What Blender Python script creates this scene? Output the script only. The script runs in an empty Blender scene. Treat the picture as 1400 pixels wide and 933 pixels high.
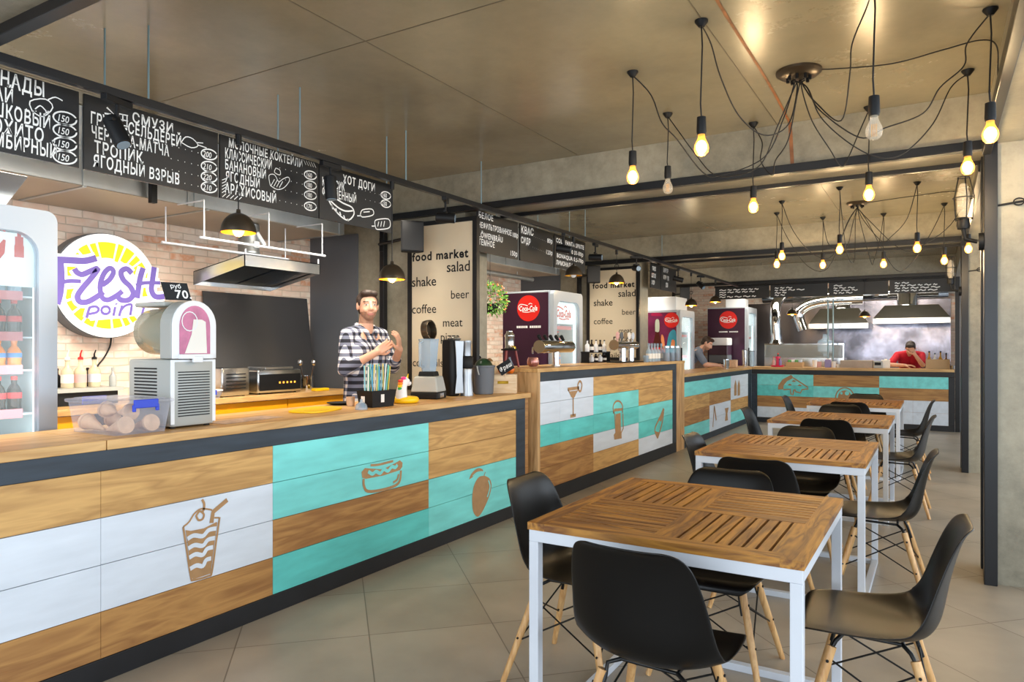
import bpy, bmesh, math, random
from mathutils import Vector, Matrix, Euler
random.seed(7)
SC = bpy.context.scene
COL = SC.collection
PI = math.pi

# ------------------------------------------------------------------ camera
H = 1.36                      # eye height
FPX = 967.0                   # focal length in pixels of a 1400 px wide frame
HOR = 475.0                   # horizon row
YAW = math.atan2(580, 967)
CY, SY = math.cos(YAW), math.sin(YAW)
cam = bpy.data.cameras.new('camera')
cam.sensor_width = 36.0
cam.lens = FPX / 1400 * 36.0
cam.shift_y = (HOR - 466.5) / 1400
cam.clip_start = 0.05
cam_o = bpy.data.objects.new('camera', cam)
COL.objects.link(cam_o)
cam_o.location = (0, 0, H)
cam_o.rotation_euler = (PI / 2, 0, YAW)
SC.camera = cam_o

def at(px, py, X=None, Y=None, Z=None):
    """the point of the place seen at a pixel of the photograph, on a plane X=, Y= or Z=."""
    u = (px - 700) / FPX
    v = -(py - HOR) / FPX
    a = (u * CY - SY, u * SY + CY, v)
    if X is not None: t = X / a[0]
    elif Y is not None: t = Y / a[1]
    else: t = (Z - H) / a[2]
    return Vector((t * a[0], t * a[1], H + t * a[2]))

# ------------------------------------------------------------------ world, light, exposure
SC.view_settings.view_transform = 'Standard'
SC.view_settings.look = 'None'
SC.view_settings.gamma = 1.0
SC.view_settings.use_curve_mapping = False
SC.view_settings.exposure = 0.36
w = bpy.data.worlds.new('world')
SC.world = w
w.use_nodes = True
bg = w.node_tree.nodes['Background']
bg.inputs['Color'].default_value = (0.80, 0.88, 1.0, 1)
bg.inputs['Strength'].default_value = 0.55

def area(name, loc, rot, sx, sy, power, col, spread=180):
    l = bpy.data.lights.new(name, 'AREA')
    l.shape = 'RECTANGLE'; l.size = sx; l.size_y = sy
    l.energy = power; l.color = col; l.spread = math.radians(spread)
    o = bpy.data.objects.new(name, l); COL.objects.link(o)
    o.location = loc; o.rotation_euler = rot
    return o
DAY = (0.80, 0.90, 1.0)
# daylight through the windows of the right-hand side and of the end behind the camera
area('daylight_right_near', (3.7, 1.5, 1.6), (0, PI/2, 0), 2.2, 4.5, 170, DAY)
area('daylight_right_mid', (3.7, 7.0, 1.6), (0, PI/2, 0), 2.2, 4.5, 140, DAY)
area('daylight_right_far', (3.7, 12.0, 1.6), (0, PI/2, 0), 2.2, 4.0, 70, DAY)
area('daylight_behind', (-0.8, -2.6, 1.6), (PI/2, 0, 0), 6.0, 2.2, 190, DAY)
# added fill for booths and kitchen, without fixtures, hidden behind the menu boards
WRM = (1.0, .90, .76)
area('booth_fill_near', (-3.6, 2.4, 2.50), (0, D_ := math.radians(26), 0), .25, 4.2, 62, WRM, 112)
area('booth_fill_middle', (-3.6, 7.0, 2.50), (0, D_, 0), .25, 3.2, 36, WRM, 112)
area('booth_fill_far', (-3.9, 11.2, 2.52), (0, D_, 0), .25, 3.0, 36, WRM, 112)
area('kitchen_fill', (-1.6, 14.2, 2.60), (math.radians(25), 0, 0), 3.2, .3, 55, WRM)

# ------------------------------------------------------------------ materials
def lin(c):
    if isinstance(c, str):
        c = tuple(int(c[i:i+2], 16) / 255 for i in (0, 2, 4))
    return tuple((x / 12.92 if x <= 0.04045 else ((x + 0.055) / 1.055) ** 2.4) for x in c) + (1.0,)

def nmat(name):
    m = bpy.data.materials.new(name); m.use_nodes = True
    nt = m.node_tree
    return m, nt, nt.nodes['Principled BSDF']

def mat(name, c, rough=0.5, metal=0.0, noise=0.0, scale=8.0, bump=0.0, spec=0.5, stretch=None):
    """plain painted / plastic / metal surface with a little procedural mottling."""
    m, nt, b = nmat(name)
    c = lin(c)
    b.inputs['Base Color'].default_value = c
    b.inputs['Roughness'].default_value = rough
    b.inputs['Metallic'].default_value = metal
    b.inputs['Specular IOR Level'].default_value = spec
    if noise or bump:
        tc = nt.nodes.new('ShaderNodeTexCoord'); mp = nt.nodes.new('ShaderNodeMapping')
        nt.links.new(tc.outputs['Object'], mp.inputs['Vector'])
        if stretch: mp.inputs['Scale'].default_value = stretch
        n = nt.nodes.new('ShaderNodeTexNoise'); n.inputs['Scale'].default_value = scale; n.inputs['Detail'].default_value = 6
        nt.links.new(mp.outputs['Vector'], n.inputs['Vector'])
        if noise:
            r = nt.nodes.new('ShaderNodeValToRGB')
            r.color_ramp.elements[0].position = 0.3; r.color_ramp.elements[1].position = 0.7
            r.color_ramp.elements[0].color = tuple(x * (1 - noise) for x in c[:3]) + (1,)
            r.color_ramp.elements[1].color = tuple(min(1, x * (1 + noise)) for x in c[:3]) + (1,)
            nt.links.new(n.outputs['Fac'], r.inputs['Fac']); nt.links.new(r.outputs['Color'], b.inputs['Base Color'])
        if bump:
            bp = nt.nodes.new('ShaderNodeBump'); bp.inputs['Strength'].default_value = bump; bp.inputs['Distance'].default_value = 0.01
            nt.links.new(n.outputs['Fac'], bp.inputs['Height']); nt.links.new(bp.outputs['Normal'], b.inputs['Normal'])
    return m

def wood(name, c1, c2, axis='Y', rough=0.55, scale=1.0, knots=True, worldspace=False):
    """boards with long grain along one axis."""
    m, nt, b = nmat(name)
    tc = nt.nodes.new('ShaderNodeTexCoord'); mp = nt.nodes.new('ShaderNodeMapping')
    s = {'X': (0.9, 9, 9), 'Y': (9, 0.9, 9), 'Z': (9, 9, 0.9)}[axis]
    mp.inputs['Scale'].default_value = tuple(q * scale for q in s)
    nt.links.new(tc.outputs['Object'], mp.inputs['Vector'])
    n1 = nt.nodes.new('ShaderNodeTexNoise'); n1.inputs['Scale'].default_value = 1.6; n1.inputs['Detail'].default_value = 3; n1.inputs['Distortion'].default_value = 0.6
    nt.links.new(mp.outputs['Vector'], n1.inputs['Vector'])
    ml = nt.nodes.new('ShaderNodeMath'); ml.operation = 'MULTIPLY'; ml.inputs[1].default_value = 7.0
    fr = nt.nodes.new('ShaderNodeMath'); fr.operation = 'PINGPONG'; fr.inputs[1].default_value = 1.0
    nt.links.new(n1.outputs['Fac'], ml.inputs[0]); nt.links.new(ml.outputs[0], fr.inputs[0])
    n2 = nt.nodes.new('ShaderNodeTexNoise'); n2.inputs['Scale'].default_value = 7; n2.inputs['Detail'].default_value = 5
    nt.links.new(mp.outputs['Vector'], n2.inputs['Vector'])
    ad = nt.nodes.new('ShaderNodeMix'); ad.data_type = 'FLOAT'; ad.inputs[0].default_value = 0.45
    nt.links.new(fr.outputs[0], ad.inputs[2]); nt.links.new(n2.outputs['Fac'], ad.inputs[3])
    r = nt.nodes.new('ShaderNodeValToRGB'); c1 = lin(c1); c2 = lin(c2)
    r.color_ramp.elements[0].color = c1; r.color_ramp.elements[1].color = c2
    r.color_ramp.elements[0].position = 0.2; r.color_ramp.elements[1].position = 0.8
    nt.links.new(ad.outputs[0], r.inputs['Fac']); nt.links.new(r.outputs['Color'], b.inputs['Base Color'])
    b.inputs['Roughness'].default_value = rough
    bp = nt.nodes.new('ShaderNodeBump'); bp.inputs['Strength'].default_value = 0.12; bp.inputs['Distance'].default_value = 0.004
    nt.links.new(ad.outputs[0], bp.inputs['Height']); nt.links.new(bp.outputs['Normal'], b.inputs['Normal'])
    return m

def emit(name, c, s):
    m, nt, b = nmat(name)
    b.inputs['Base Color'].default_value = lin(c)
    b.inputs['Emission Color'].default_value = lin(c); b.inputs['Emission Strength'].default_value = s
    return m

def glass(name, c='ffffff', rough=0.03, alpha=0.25, ior=1.45):
    """thin clear sheet or moulding: mostly see-through with a gloss coat."""
    m, nt, b = nmat(name)
    b.inputs['Base Color'].default_value = lin(c)
    b.inputs['Roughness'].default_value = rough
    b.inputs['Alpha'].default_value = alpha
    return m

def concrete(name, c1, c2, rough=(0.25, 0.6), scale=0.9, bump=0.25, mixf=0.35):
    m, nt, b = nmat(name)
    tc = nt.nodes.new('ShaderNodeTexCoord')
    n1 = nt.nodes.new('ShaderNodeTexNoise'); n1.inputs['Scale'].default_value = scale; n1.inputs['Detail'].default_value = 7; n1.inputs['Roughness'].default_value = 0.6
    n2 = nt.nodes.new('ShaderNodeTexNoise'); n2.inputs['Scale'].default_value = 14; n2.inputs['Detail'].default_value = 8; n2.inputs['Roughness'].default_value = 0.7
    for n in (n1, n2): nt.links.new(tc.outputs['Object'], n.inputs['Vector'])
    mx = nt.nodes.new('ShaderNodeMix'); mx.data_type = 'FLOAT'; mx.inputs[0].default_value = mixf
    nt.links.new(n1.outputs['Fac'], mx.inputs[2]); nt.links.new(n2.outputs['Fac'], mx.inputs[3])
    r = nt.nodes.new('ShaderNodeValToRGB')
    r.color_ramp.elements[0].position = 0.34; r.color_ramp.elements[1].position = 0.66
    r.color_ramp.elements[0].color = lin(c1); r.color_ramp.elements[1].color = lin(c2)
    nt.links.new(mx.outputs[0], r.inputs['Fac']); nt.links.new(r.outputs['Color'], b.inputs['Base Color'])
    mr = nt.nodes.new('ShaderNodeMapRange'); mr.inputs[1].default_value = 0.3; mr.inputs[2].default_value = 0.7
    mr.inputs[3].default_value = rough[0]; mr.inputs[4].default_value = rough[1]
    nt.links.new(mx.outputs[0], mr.inputs[0]); nt.links.new(mr.outputs[0], b.inputs['Roughness'])
    bp = nt.nodes.new('ShaderNodeBump'); bp.inputs['Strength'].default_value = bump; bp.inputs['Distance'].default_value = 0.006
    nt.links.new(n2.outputs['Fac'], bp.inputs['Height']); nt.links.new(bp.outputs['Normal'], b.inputs['Normal'])
    return m

def brickmat(name):
    """pale antique brick slips, some orange, some brown, in uneven mortar."""
    m, nt, b = nmat(name)
    tc = nt.nodes.new('ShaderNodeTexCoord')
    sp = nt.nodes.new('ShaderNodeSeparateXYZ'); cb = nt.nodes.new('ShaderNodeCombineXYZ')
    nt.links.new(tc.outputs['Object'], sp.inputs[0])
    ad = nt.nodes.new('ShaderNodeMath'); ad.operation = 'ADD'
    nt.links.new(sp.outputs['X'], ad.inputs[0]); nt.links.new(sp.outputs['Y'], ad.inputs[1])
    nt.links.new(ad.outputs[0], cb.inputs[0]); nt.links.new(sp.outputs['Z'], cb.inputs[1])
    wob = nt.nodes.new('ShaderNodeTexNoise'); wob.inputs['Scale'].default_value = 5
    nt.links.new(cb.outputs[0], wob.inputs['Vector'])
    vm = nt.nodes.new('ShaderNodeVectorMath'); vm.operation = 'MULTIPLY_ADD'
    vm.inputs[1].default_value = (0.02, 0.02, 0)
    nt.links.new(wob.outputs['Color'], vm.inputs[0]); nt.links.new(cb.outputs[0], vm.inputs[2])
    br = nt.nodes.new('ShaderNodeTexBrick')
    br.inputs['Scale'].default_value = 1.0
    br.inputs['Brick Width'].default_value = 0.225; br.inputs['Row Height'].default_value = 0.056
    br.inputs['Mortar Size'].default_value = 0.0045; br.inputs['Mortar Smooth'].default_value = 0.35
    br.inputs['Color1'].default_value = (0, 0, 0, 1); br.inputs['Color2'].default_value = (1, 1, 1, 1); br.inputs['Mortar'].default_value = (0.5, 0.5, 0.5, 1)
    br.offset = 0.5
    nt.links.new(vm.outputs[0], br.inputs['Vector'])
    # a tone of its own per brick, from noise sampled coarsely
    n = nt.nodes.new('ShaderNodeTexNoise'); n.inputs['Scale'].default_value = 9; n.inputs['Detail'].default_value = 4
    nt.links.new(vm.outputs[0], n.inputs['Vector'])
    mx = nt.nodes.new('ShaderNodeMix'); mx.data_type = 'FLOAT'; mx.inputs[0].default_value = 0.45
    nt.links.new(br.outputs['Color'], mx.inputs[2]); nt.links.new(n.outputs['Fac'], mx.inputs[3])
    r = nt.nodes.new('ShaderNodeValToRGB')
    els = [(0.12, 'b8a092'), (0.28, 'ecdccd'), (0.48, 'e4c6b2'), (0.64, 'f0e6d8'), (0.76, 'd99f7d'), (0.84, 'e6d0bf')]
    r.color_ramp.elements[0].position = els[0][0]; r.color_ramp.elements[0].color = lin(els[0][1])
    r.color_ramp.elements[1].position = els[-1][0]; r.color_ramp.elements[1].color = lin(els[-1][1])
    for p, cc in els[1:-1]:
        e = r.color_ramp.elements.new(p); e.color = lin(cc)
    nt.links.new(mx.outputs[0], r.inputs['Fac'])
    mm = nt.nodes.new('ShaderNodeMix'); mm.data_type = 'RGBA'
    nt.links.new(br.outputs['Fac'], mm.inputs[0]); nt.links.new(r.outputs['Color'], mm.inputs[6]); mm.inputs[7].default_value = lin('cdbba9')
    nt.links.new(mm.outputs[2], b.inputs['Base Color'])
    b.inputs['Roughness'].default_value = 0.85
    bp = nt.nodes.new('ShaderNodeBump'); bp.inputs['Strength'].default_value = 0.6; bp.inputs['Distance'].default_value = 0.008; bp.invert = True
    nt.links.new(br.outputs['Fac'], bp.inputs['Height']); nt.links.new(bp.outputs['Normal'], b.inputs['Normal'])
    return m

def floormat(name):
    m, nt, b = nmat(name)
    tc = nt.nodes.new('ShaderNodeTexCoord'); mp = nt.nodes.new('ShaderNodeMapping')
    mp.inputs['Rotation'].default_value = (0, 0, math.radians(-45)); mp.inputs['Location'].default_value = (-.156 + .595 * 8, -2.81 + .595 * 30, 0)
    nt.links.new(tc.outputs['Object'], mp.inputs['Vector'])
    br = nt.nodes.new('ShaderNodeTexBrick'); br.offset = 0.0
    br.inputs['Scale'].default_value = 1.0; br.inputs['Brick Width'].default_value = .595; br.inputs['Row Height'].default_value = .595
    br.inputs['Mortar Size'].default_value = 0.003; br.inputs['Mortar Smooth'].default_value = 0.1
    br.inputs['Color1'].default_value = lin('988e80'); br.inputs['Color2'].default_value = lin('a2988a'); br.inputs['Mortar'].default_value = lin('71675b')
    nt.links.new(mp.outputs['Vector'], br.inputs['Vector'])
    n = nt.nodes.new('ShaderNodeTexNoise'); n.inputs['Scale'].default_value = 2.5; n.inputs['Detail'].default_value = 7
    nt.links.new(tc.outputs['Object'], n.inputs['Vector'])
    mx = nt.nodes.new('ShaderNodeMix'); mx.data_type = 'RGBA'; mx.blend_type = 'OVERLAY'; mx.inputs[0].default_value = 0.35
    nt.links.new(br.outputs['Color'], mx.inputs[6]); nt.links.new(n.outputs['Fac'], mx.inputs[7])
    nt.links.new(mx.outputs[2], b.inputs['Base Color'])
    b.inputs['Roughness'].default_value = 0.38
    return m

M = {}
M['concrete'] = concrete('board_marked_concrete', '6f6a5b', 'aca591', bump=.3)
M['ceiling'] = concrete('smooth_ceiling_concrete', '746e5d', '989079', rough=(0.18, 0.30), scale=0.5, bump=0.05, mixf=0.12)
M['brick'] = brickmat('antique_brick')
M['floor'] = floormat('floor_tiles')
M['steel_black'] = mat('black_painted_steel', '121316', 0.35, 0.2)
M['pine'] = wood('pine_boards', 'b0864f', 'd3a767', 'Y')
M['pine_x'] = wood('pine_boards_across', 'b0864f', 'd3a767', 'X')
M['pine_dark'] = wood('stained_boards', '936639', 'b8894f', 'Y')
M['pine_dark_x'] = wood('stained_boards_across', '936639', 'b8894f', 'X')
M['pine_z'] = wood('pine_post', 'a67f50', 'd3ab78', 'Z')
M['worktop'] = wood('worktop_wood', 'b98d54', 'd8ae72', 'Y', 0.42)
M['worktop_x'] = wood('worktop_wood_across', 'b98d54', 'd8ae72', 'X', 0.42)
M['turq'] = mat('turquoise_paint', '7ad9d6', 0.5, 0, 0.12, 5, 0.06, stretch=(3, 0.6, 3))
M['turq_dk'] = mat('turquoise_paint_deeper', '5fcac6', 0.5, 0, 0.14, 5, 0.06, stretch=(3, 0.6, 3))
M['whiteboard'] = mat('white_limed_boards', 'd5dee9', 0.5, 0, 0.07, 5, 0.06, stretch=(3, 0.6, 3))
M['navy'] = mat('dark_stained_rail', '29343f', 0.5, 0, 0.3, 6, 0.1, stretch=(4, 0.5, 4))
M['kick'] = mat('black_kick_board', '14161b', 0.5, 0, 0.3, 6, 0.1)
M['carve'] = mat('carved_bare_wood', 'a9835a', 0.7, 0, 0.1, 20)
M['teak_x'] = wood('teak_slats_across', '663a0e', 'b07a2b', 'X', 0.5, 1.6)
M['teak_y'] = wood('teak_slats_along', '663a0e', 'b07a2b', 'Y', 0.5, 1.6)
M['white_metal'] = mat('white_powder_coated_steel', 'cbd0d8', 0.35, 0, 0.03)
M['black_plastic'] = mat('black_moulded_plastic', '070708', 0.34, 0, 0.0, spec=0.32)
M['beech'] = wood('beech_leg', 'b98a55', 'd3a972', 'Z', 0.45, 2.0)
M['black_wire'] = mat('black_steel_wire', '151515', 0.4, 0.4)
M['black'] = mat('black_matt', '0e0f11', 0.55, spec=.3)
M['chalkboard'] = mat('chalkboard_face', '17191c', 0.38, 0, 0.1, 6)
M['chalk'] = mat('chalk_marker', 'f3f3f0', 0.8)
M['stainless'] = mat('brushed_stainless', 'c2c5c7', 0.22, 1.0, 0.05, 4, 0.02, stretch=(1, 1, 12))
M['silver'] = mat('satin_silver', 'a4a8ac', .38, .8)
M['galv'] = mat('galvanised_sheet', 'b3b8ba', 0.35, 0.85, 0.12, 5)
M['chrome'] = mat('polished_chrome', 'd9dadb', 0.08, 1.0)
M['dark_metal'] = mat('dark_grey_panel', '5d6167', 0.5, 0.0, 0.06, 2)
M['white_plastic'] = mat('white_plastic', 'e6e9ec', 0.35)
M['grey_plastic'] = mat('grey_plastic', 'a9aca8', 0.4)
M['yellow'] = mat('yellow_plastic', 'f1c40a', 0.4)
M['mustard'] = mat('mustard_cabinet_front', 'f0a30f', 0.4)
M['red'] = mat('red_vinyl', 'd8211b', 0.45)
M['purple'] = mat('violet_letter_face', '6a54b5', 0.5)
M['clear'] = glass('clear_glass', 'dfeeee', 0.03, 0.16)
M['clear_blue'] = glass('blue_tinted_clear_plastic', 'a9c3d8', 0.1, 0.42)
M['frost'] = glass('frosted_clear_plastic', 'c9cfe0', 0.2, 0.26)
M['brown_panel'] = mat('plum_fridge_side', '3a1c30', 0.3, 0, 0.25, 2.0)

# ------------------------------------------------------------------ mesh building
class MB:
    def __init__(s): s.v = []; s.f = []; s.m = []; s.mats = []
    def mi(s, m):
        if m is None: return 0
        if isinstance(m, str): m = M[m]
        if m not in s.mats: s.mats.append(m)
        return s.mats.index(m)
    def add(s, vs, fs, m=None):
        o = len(s.v); k = s.mi(m)
        s.v += [tuple(p) for p in vs]
        for f in fs: s.f.append(tuple(i + o for i in f)); s.m.append(k)
        return s
    def box(s, c, d, m=None, R=None):
        hx, hy, hz = d[0] / 2, d[1] / 2, d[2] / 2
        vs = [Vector((x, y, z)) for x in (-hx, hx) for y in (-hy, hy) for z in (-hz, hz)]
        if R is not None: vs = [R @ v for v in vs]
        vs = [v + Vector(c) for v in vs]
        return s.add(vs, [(0, 1, 3, 2), (4, 6, 7, 5), (0, 4, 5, 1), (2, 3, 7, 6), (0, 2, 6, 4), (1, 5, 7, 3)], m)
    def bb(s, x0, x1, y0, y1, z0, z1, m=None):
        return s.box(((x0 + x1) / 2, (y0 + y1) / 2, (z0 + z1) / 2), (abs(x1 - x0), abs(y1 - y0), abs(z1 - z0)), m)
    def rbox(s, c, d, r=0.01, m=None, R=None, seg=3):
        """box with rounded vertical edges and a softened top and bottom."""
        hx, hy, hz = d[0] / 2, d[1] / 2, d[2] / 2
        r = min(r, hx * .99, hy * .99, hz * .99)
        def ring(z, ins):
            rr = max(r - ins, r * 0.15); pts = []
            for cx, cy, a0 in ((hx - r, hy - r, 0), (-hx + r, hy - r, PI/2), (-hx + r, -hy + r, PI), (hx - r, -hy + r, 1.5*PI)):
                for i in range(seg + 1):
                    a = a0 + PI/2 * i / seg
                    pts.append(Vector((cx + rr * math.cos(a), cy + rr * math.sin(a), z)))
            return pts
        e = r * 0.7
        rings = [ring(-hz, e), ring(-hz + e * 0.3, e * 0.3), ring(-hz + e, 0), ring(hz - e, 0), ring(hz - e * 0.3, e * 0.3), ring(hz, e)]
        n = len(rings[0]); vs = [p for q in rings for p in q]
        if R is not None: vs = [R @ v for v in vs]
        vs = [v + Vector(c) for v in vs]
        fs = [tuple(range(n))[::-1], tuple(range(5 * n, 6 * n))]
        for k in range(5):
            for i in range(n): j = (i + 1) % n; fs.append((k*n + i, k*n + j, k*n + n + j, k*n + n + i))
        return s.add(vs, fs, m)
    def lathe(s, prof, c=(0, 0, 0), n=24, m=None, R=None, cap=True):
        """prof: list of (radius, height); axis local Z."""
        vs = []
        for r, z in prof:
            for i in range(n):
                a = 2 * PI * i / n; p = Vector((r * math.cos(a), r * math.sin(a), z))
                if R is not None: p = R @ p
                vs.append(p + Vector(c))
        fs = []
        for k in range(len(prof) - 1):
            for i in range(n): j = (i + 1) % n; fs.append((k*n + i, k*n + j, k*n + n + j, k*n + n + i))
        if cap:
            fs.append(tuple(range(n))[::-1]); fs.append(tuple(range((len(prof)-1)*n, len(prof)*n)))
        return s.add(vs, fs, m)
    def cyl(s, a, b, r, r2=None, n=12, m=None):
        return s.tube([a, b], [r, r if r2 is None else r2], n, m)
    def tube(s, pts, r=0.01, n=8, m=None, closed=False):
        pts = [Vector(p) for p in pts]; k = len(pts)
        rs = r if isinstance(r, (list, tuple)) else [r] * k
        vs = []; up = None
        for i, p in enumerate(pts):
            t = (pts[min(i + 1, k - 1)] - pts[max(i - 1, 0)]) if not closed else (pts[(i + 1) % k] - pts[i - 1])
            if t.length < 1e-9: t = Vector((0, 0, 1))
            t.normalize()
            if up is None:
                up = Vector((0, 0, 1)) if abs(t.z) < 0.9 else Vector((1, 0, 0))
            up = up - t * up.dot(t)
            if up.length < 1e-6: up = t.orthogonal()
            up.normalize(); sd = t.cross(up)
            for j in range(n):
                a = 2 * PI * j / n
                vs.append(p + (up * math.cos(a) + sd * math.sin(a)) * rs[i])
        fs = []
        for i in range(k if closed else k - 1):
            i2 = (i + 1) % k
            for j in range(n): j2 = (j + 1) % n; fs.append((i*n + j, i*n + j2, i2*n + j2, i2*n + j))
        if not closed:
            fs.append(tuple(range(n))[::-1]); fs.append(tuple(range((k-1)*n, k*n)))
        return s.add(vs, fs, m)
    def sphere(s, c, r, m=None, nu=16, nv=10, R=None):
        r = (r, r, r) if not isinstance(r, (tuple, list)) else r
        vs = []; fs = []
        for k in range(1, nv):
            ph = PI * k / nv
            for i in range(nu):
                a = 2 * PI * i / nu
                vs.append(Vector((r[0] * math.sin(ph) * math.cos(a), r[1] * math.sin(ph) * math.sin(a), r[2] * math.cos(ph))))
        vs += [Vector((0, 0, r[2])), Vector((0, 0, -r[2]))]
        T, B = len(vs) - 2, len(vs) - 1
        for k in range(nv - 2):
            for i in range(nu): j = (i + 1) % nu; fs.append((k*nu + i, k*nu + nu + i, k*nu + nu + j, k*nu + j))
        for i in range(nu):
            j = (i + 1) % nu; fs.append((T, i, j)); fs.append((B, (nv-2)*nu + j, (nv-2)*nu + i))
        if R is not None: vs = [R @ v for v in vs]
        vs = [v + Vector(c) for v in vs]
        return s.add(vs, fs, m)
    def prism(s, pts, d, m=None):
        """polygon of 3-D points pushed along vector d."""
        pts = [Vector(p) for p in pts]; d = Vector(d); n = len(pts)
        vs = pts + [p + d for p in pts]
        fs = [tuple(range(n))[::-1], tuple(range(n, 2*n))] + [(i, (i+1) % n, n + (i+1) % n, n + i) for i in range(n)]
        return s.add(vs, fs, m)
    def ribbon(s, pts, wd, nrm, lift=0.002, m=None, closed=False, th=0.0015):
        """stroke of a pen along 3-D points lying in a plane with normal nrm."""
        pts = [Vector(p) for p in pts]; nrm = Vector(nrm).normalized(); k = len(pts)
        ws = wd if isinstance(wd, (list, tuple)) else [wd] * k
        L = []; Rr = []
        for i, p in enumerate(pts):
            if closed: t = pts[(i+1) % k] - pts[i-1]
            else: t = pts[min(i+1, k-1)] - pts[max(i-1, 0)]
            if t.length < 1e-9: t = Vector((0, 0, 1))
            t.normalize(); sd = nrm.cross(t); q = p + nrm * lift
            L.append(q + sd * ws[i] / 2); Rr.append(q - sd * ws[i] / 2)
        vs = L + Rr
        fs = [(i, (i+1) % k, k + (i+1) % k, k + i) for i in range(k if closed else k - 1)]
        return s.add(vs, fs, m)
    def text(s, st, o, U, V, size, m=None, bold=0.0, sx=1.0, shear=0.0, align='LEFT', wob=0.0, lift=0.002):
        """lettering in the plane of U (along) and V (up) at o."""
        vs, fs, wd = glyphs(st, bold)
        U = Vector(U).normalized(); V = Vector(V).normalized(); N = U.cross(V); o = Vector(o)
        x0 = {'LEFT': 0, 'CENTER': -wd / 2, 'RIGHT': -wd}[align]
        rnd = random.Random(st)
        ph = rnd.random() * 6
        out = []
        for x, y in vs:
            xx = (x + x0 + shear * y) * sx; yy = y
            if wob:
                yy += wob * math.sin(x * 2.1 + ph) + wob * 0.6 * math.sin(x * 5.3 + 2 * ph)
                xx += wob * 0.8 * math.sin(y * 4 + x * 3.1 + ph)
            out.append(o + U * (xx * size) + V * (yy * size) + N * lift)
        return s.add(out, fs, m)
    def build(s, name, m=None, parent=None, smooth=None, bevel=0.0, label=None, world=False):
        if world and parent is not None:      # shapes given in room coordinates: bring them into the thing's own
            chain = []; q = parent
            while q is not None: chain.append(q); q = q.parent
            mt = Matrix.Identity(4)
            for q in reversed(chain): mt = mt @ q.matrix_basis
            mt = mt.inverted()
            s.v = [tuple(mt @ Vector(p)) for p in s.v]
        me = bpy.data.meshes.new(name)
        me.from_pydata([tuple(v) for v in s.v], [], s.f)
        if m is not None:
            me.materials.append(M[m] if isinstance(m, str) else m)
        else:
            for q in s.mats: me.materials.append(q)
            me.polygons.foreach_set('material_index', s.m)
        me.validate()
        if smooth is not None:
            me.polygons.foreach_set('use_smooth', [True] * len(me.polygons))
            me.set_sharp_from_angle(angle=math.radians(smooth))
        me.update()
        o = bpy.data.objects.new(name, me); COL.objects.link(o)
        if parent is not None: o.parent = parent
        if bevel:
            b = o.modifiers.new('bevel', 'BEVEL'); b.width = bevel; b.segments = 2; b.limit_method = 'ANGLE'
        if label: o['label'] = label
        return o

_G = {}
def glyphs(st, bold=0.0):
    key = (st, bold)
    if key not in _G:
        cu = bpy.data.curves.new('t', 'FONT'); cu.body = st; cu.size = 1.0; cu.offset = bold; cu.resolution_u = 3
        if bold > .011: cu.space_character = 1.14
        o = bpy.data.objects.new('t', cu); COL.objects.link(o)
        dg = bpy.context.evaluated_depsgraph_get()
        me = bpy.data.meshes.new_from_object(o.evaluated_get(dg))
        vs = [(v.co.x, v.co.y) for v in me.vertices]; fs = [tuple(p.vertices) for p in me.polygons]
        bpy.data.objects.remove(o); bpy.data.curves.remove(cu); bpy.data.meshes.remove(me)
        _G[key] = (vs, fs, max([v[0] for v in vs], default=0.5))
    return _G[key]

def tag(o, label=None, cat=None, group=None, kind=None):
    if label: o['label'] = label
    if cat: o['category'] = cat
    if group: o['group'] = group
    if kind: o['kind'] = kind
    return o
def thing(name, label, cat, loc=(0, 0, 0), rz=0.0, group=None):
    o = bpy.data.objects.new(name, None); COL.objects.link(o); o.empty_display_size = 0.1
    o.location = loc; o.rotation_euler = (0, 0, rz)
    return tag(o, label, cat, group)
def struct(o): return tag(o, kind='structure')
def copy_tree(o, parent=None):
    c = o.copy(); COL.objects.link(c)
    if parent is not None:
        c.parent = parent
    for ch in list(o.children): copy_tree(ch, c)
    return c
def smoothpath(pts, n=8):
    """Catmull-Rom through points."""
    P = [Vector(p) for p in pts]; out = []
    for i in range(len(P) - 1):
        p0 = P[max(i-1, 0)]; p1 = P[i]; p2 = P[i+1]; p3 = P[min(i+2, len(P)-1)]
        for k in range(n):
            t = k / n
            out.append(0.5 * ((2*p1) + (p2-p0)*t + (2*p0-5*p1+4*p2-p3)*t*t + (3*p1-p0-3*p2+p3)*t*t*t))
    out.append(P[-1]); return out
def RZ(a): return Matrix.Rotation(a, 3, 'Z')
def RX(a): return Matrix.Rotation(a, 3, 'X')
def RY(a): return Matrix.Rotation(a, 3, 'Y')
# ------------------------------------------------------------------ the room
XF = -2.905                   # plane of the long bar front
XW = -5.25                    # brick wall behind the booths
ZC = 2.83                     # ceiling
ZB = 2.53                     # underside of the beams
XR, Y0, Y9 = 3.8, -2.8, 16.0
BEAMS = [(0.85, 1.24), (4.91, 5.30), (9.0, 9.40), (13.15, 13.55)]
def slab(name, x0, x1, y0, y1, z0, z1, m):
    return struct(MB().bb(x0, x1, y0, y1, z0, z1).build(name, m))
slab('floor', XW - .2, XR + .2, Y0 - .2, Y9 + .2, -0.12, 0.0, 'floor')
b = MB(); b.bb(XW - .2, XR + .2, Y0 - .2, Y9 + .2, ZC, ZC + .2, 'ceiling')
M['seam'] = mat('formwork_seam', '5f5746', 0.5)
for x in (-4.2, -2.35, -0.9): b.bb(x - .0025, x + .0025, Y0, Y9, ZC - .0015, ZC + .001, 'seam')
for y in (2.55, 6.9, 11.2): b.bb(XW, .27, y - .0025, y + .0025, ZC - .0015, ZC + .001, 'seam')
M['rust'] = mat('rust_coloured_paint_streak', '8e5a34', 0.5, 0, .4, 12)
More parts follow.
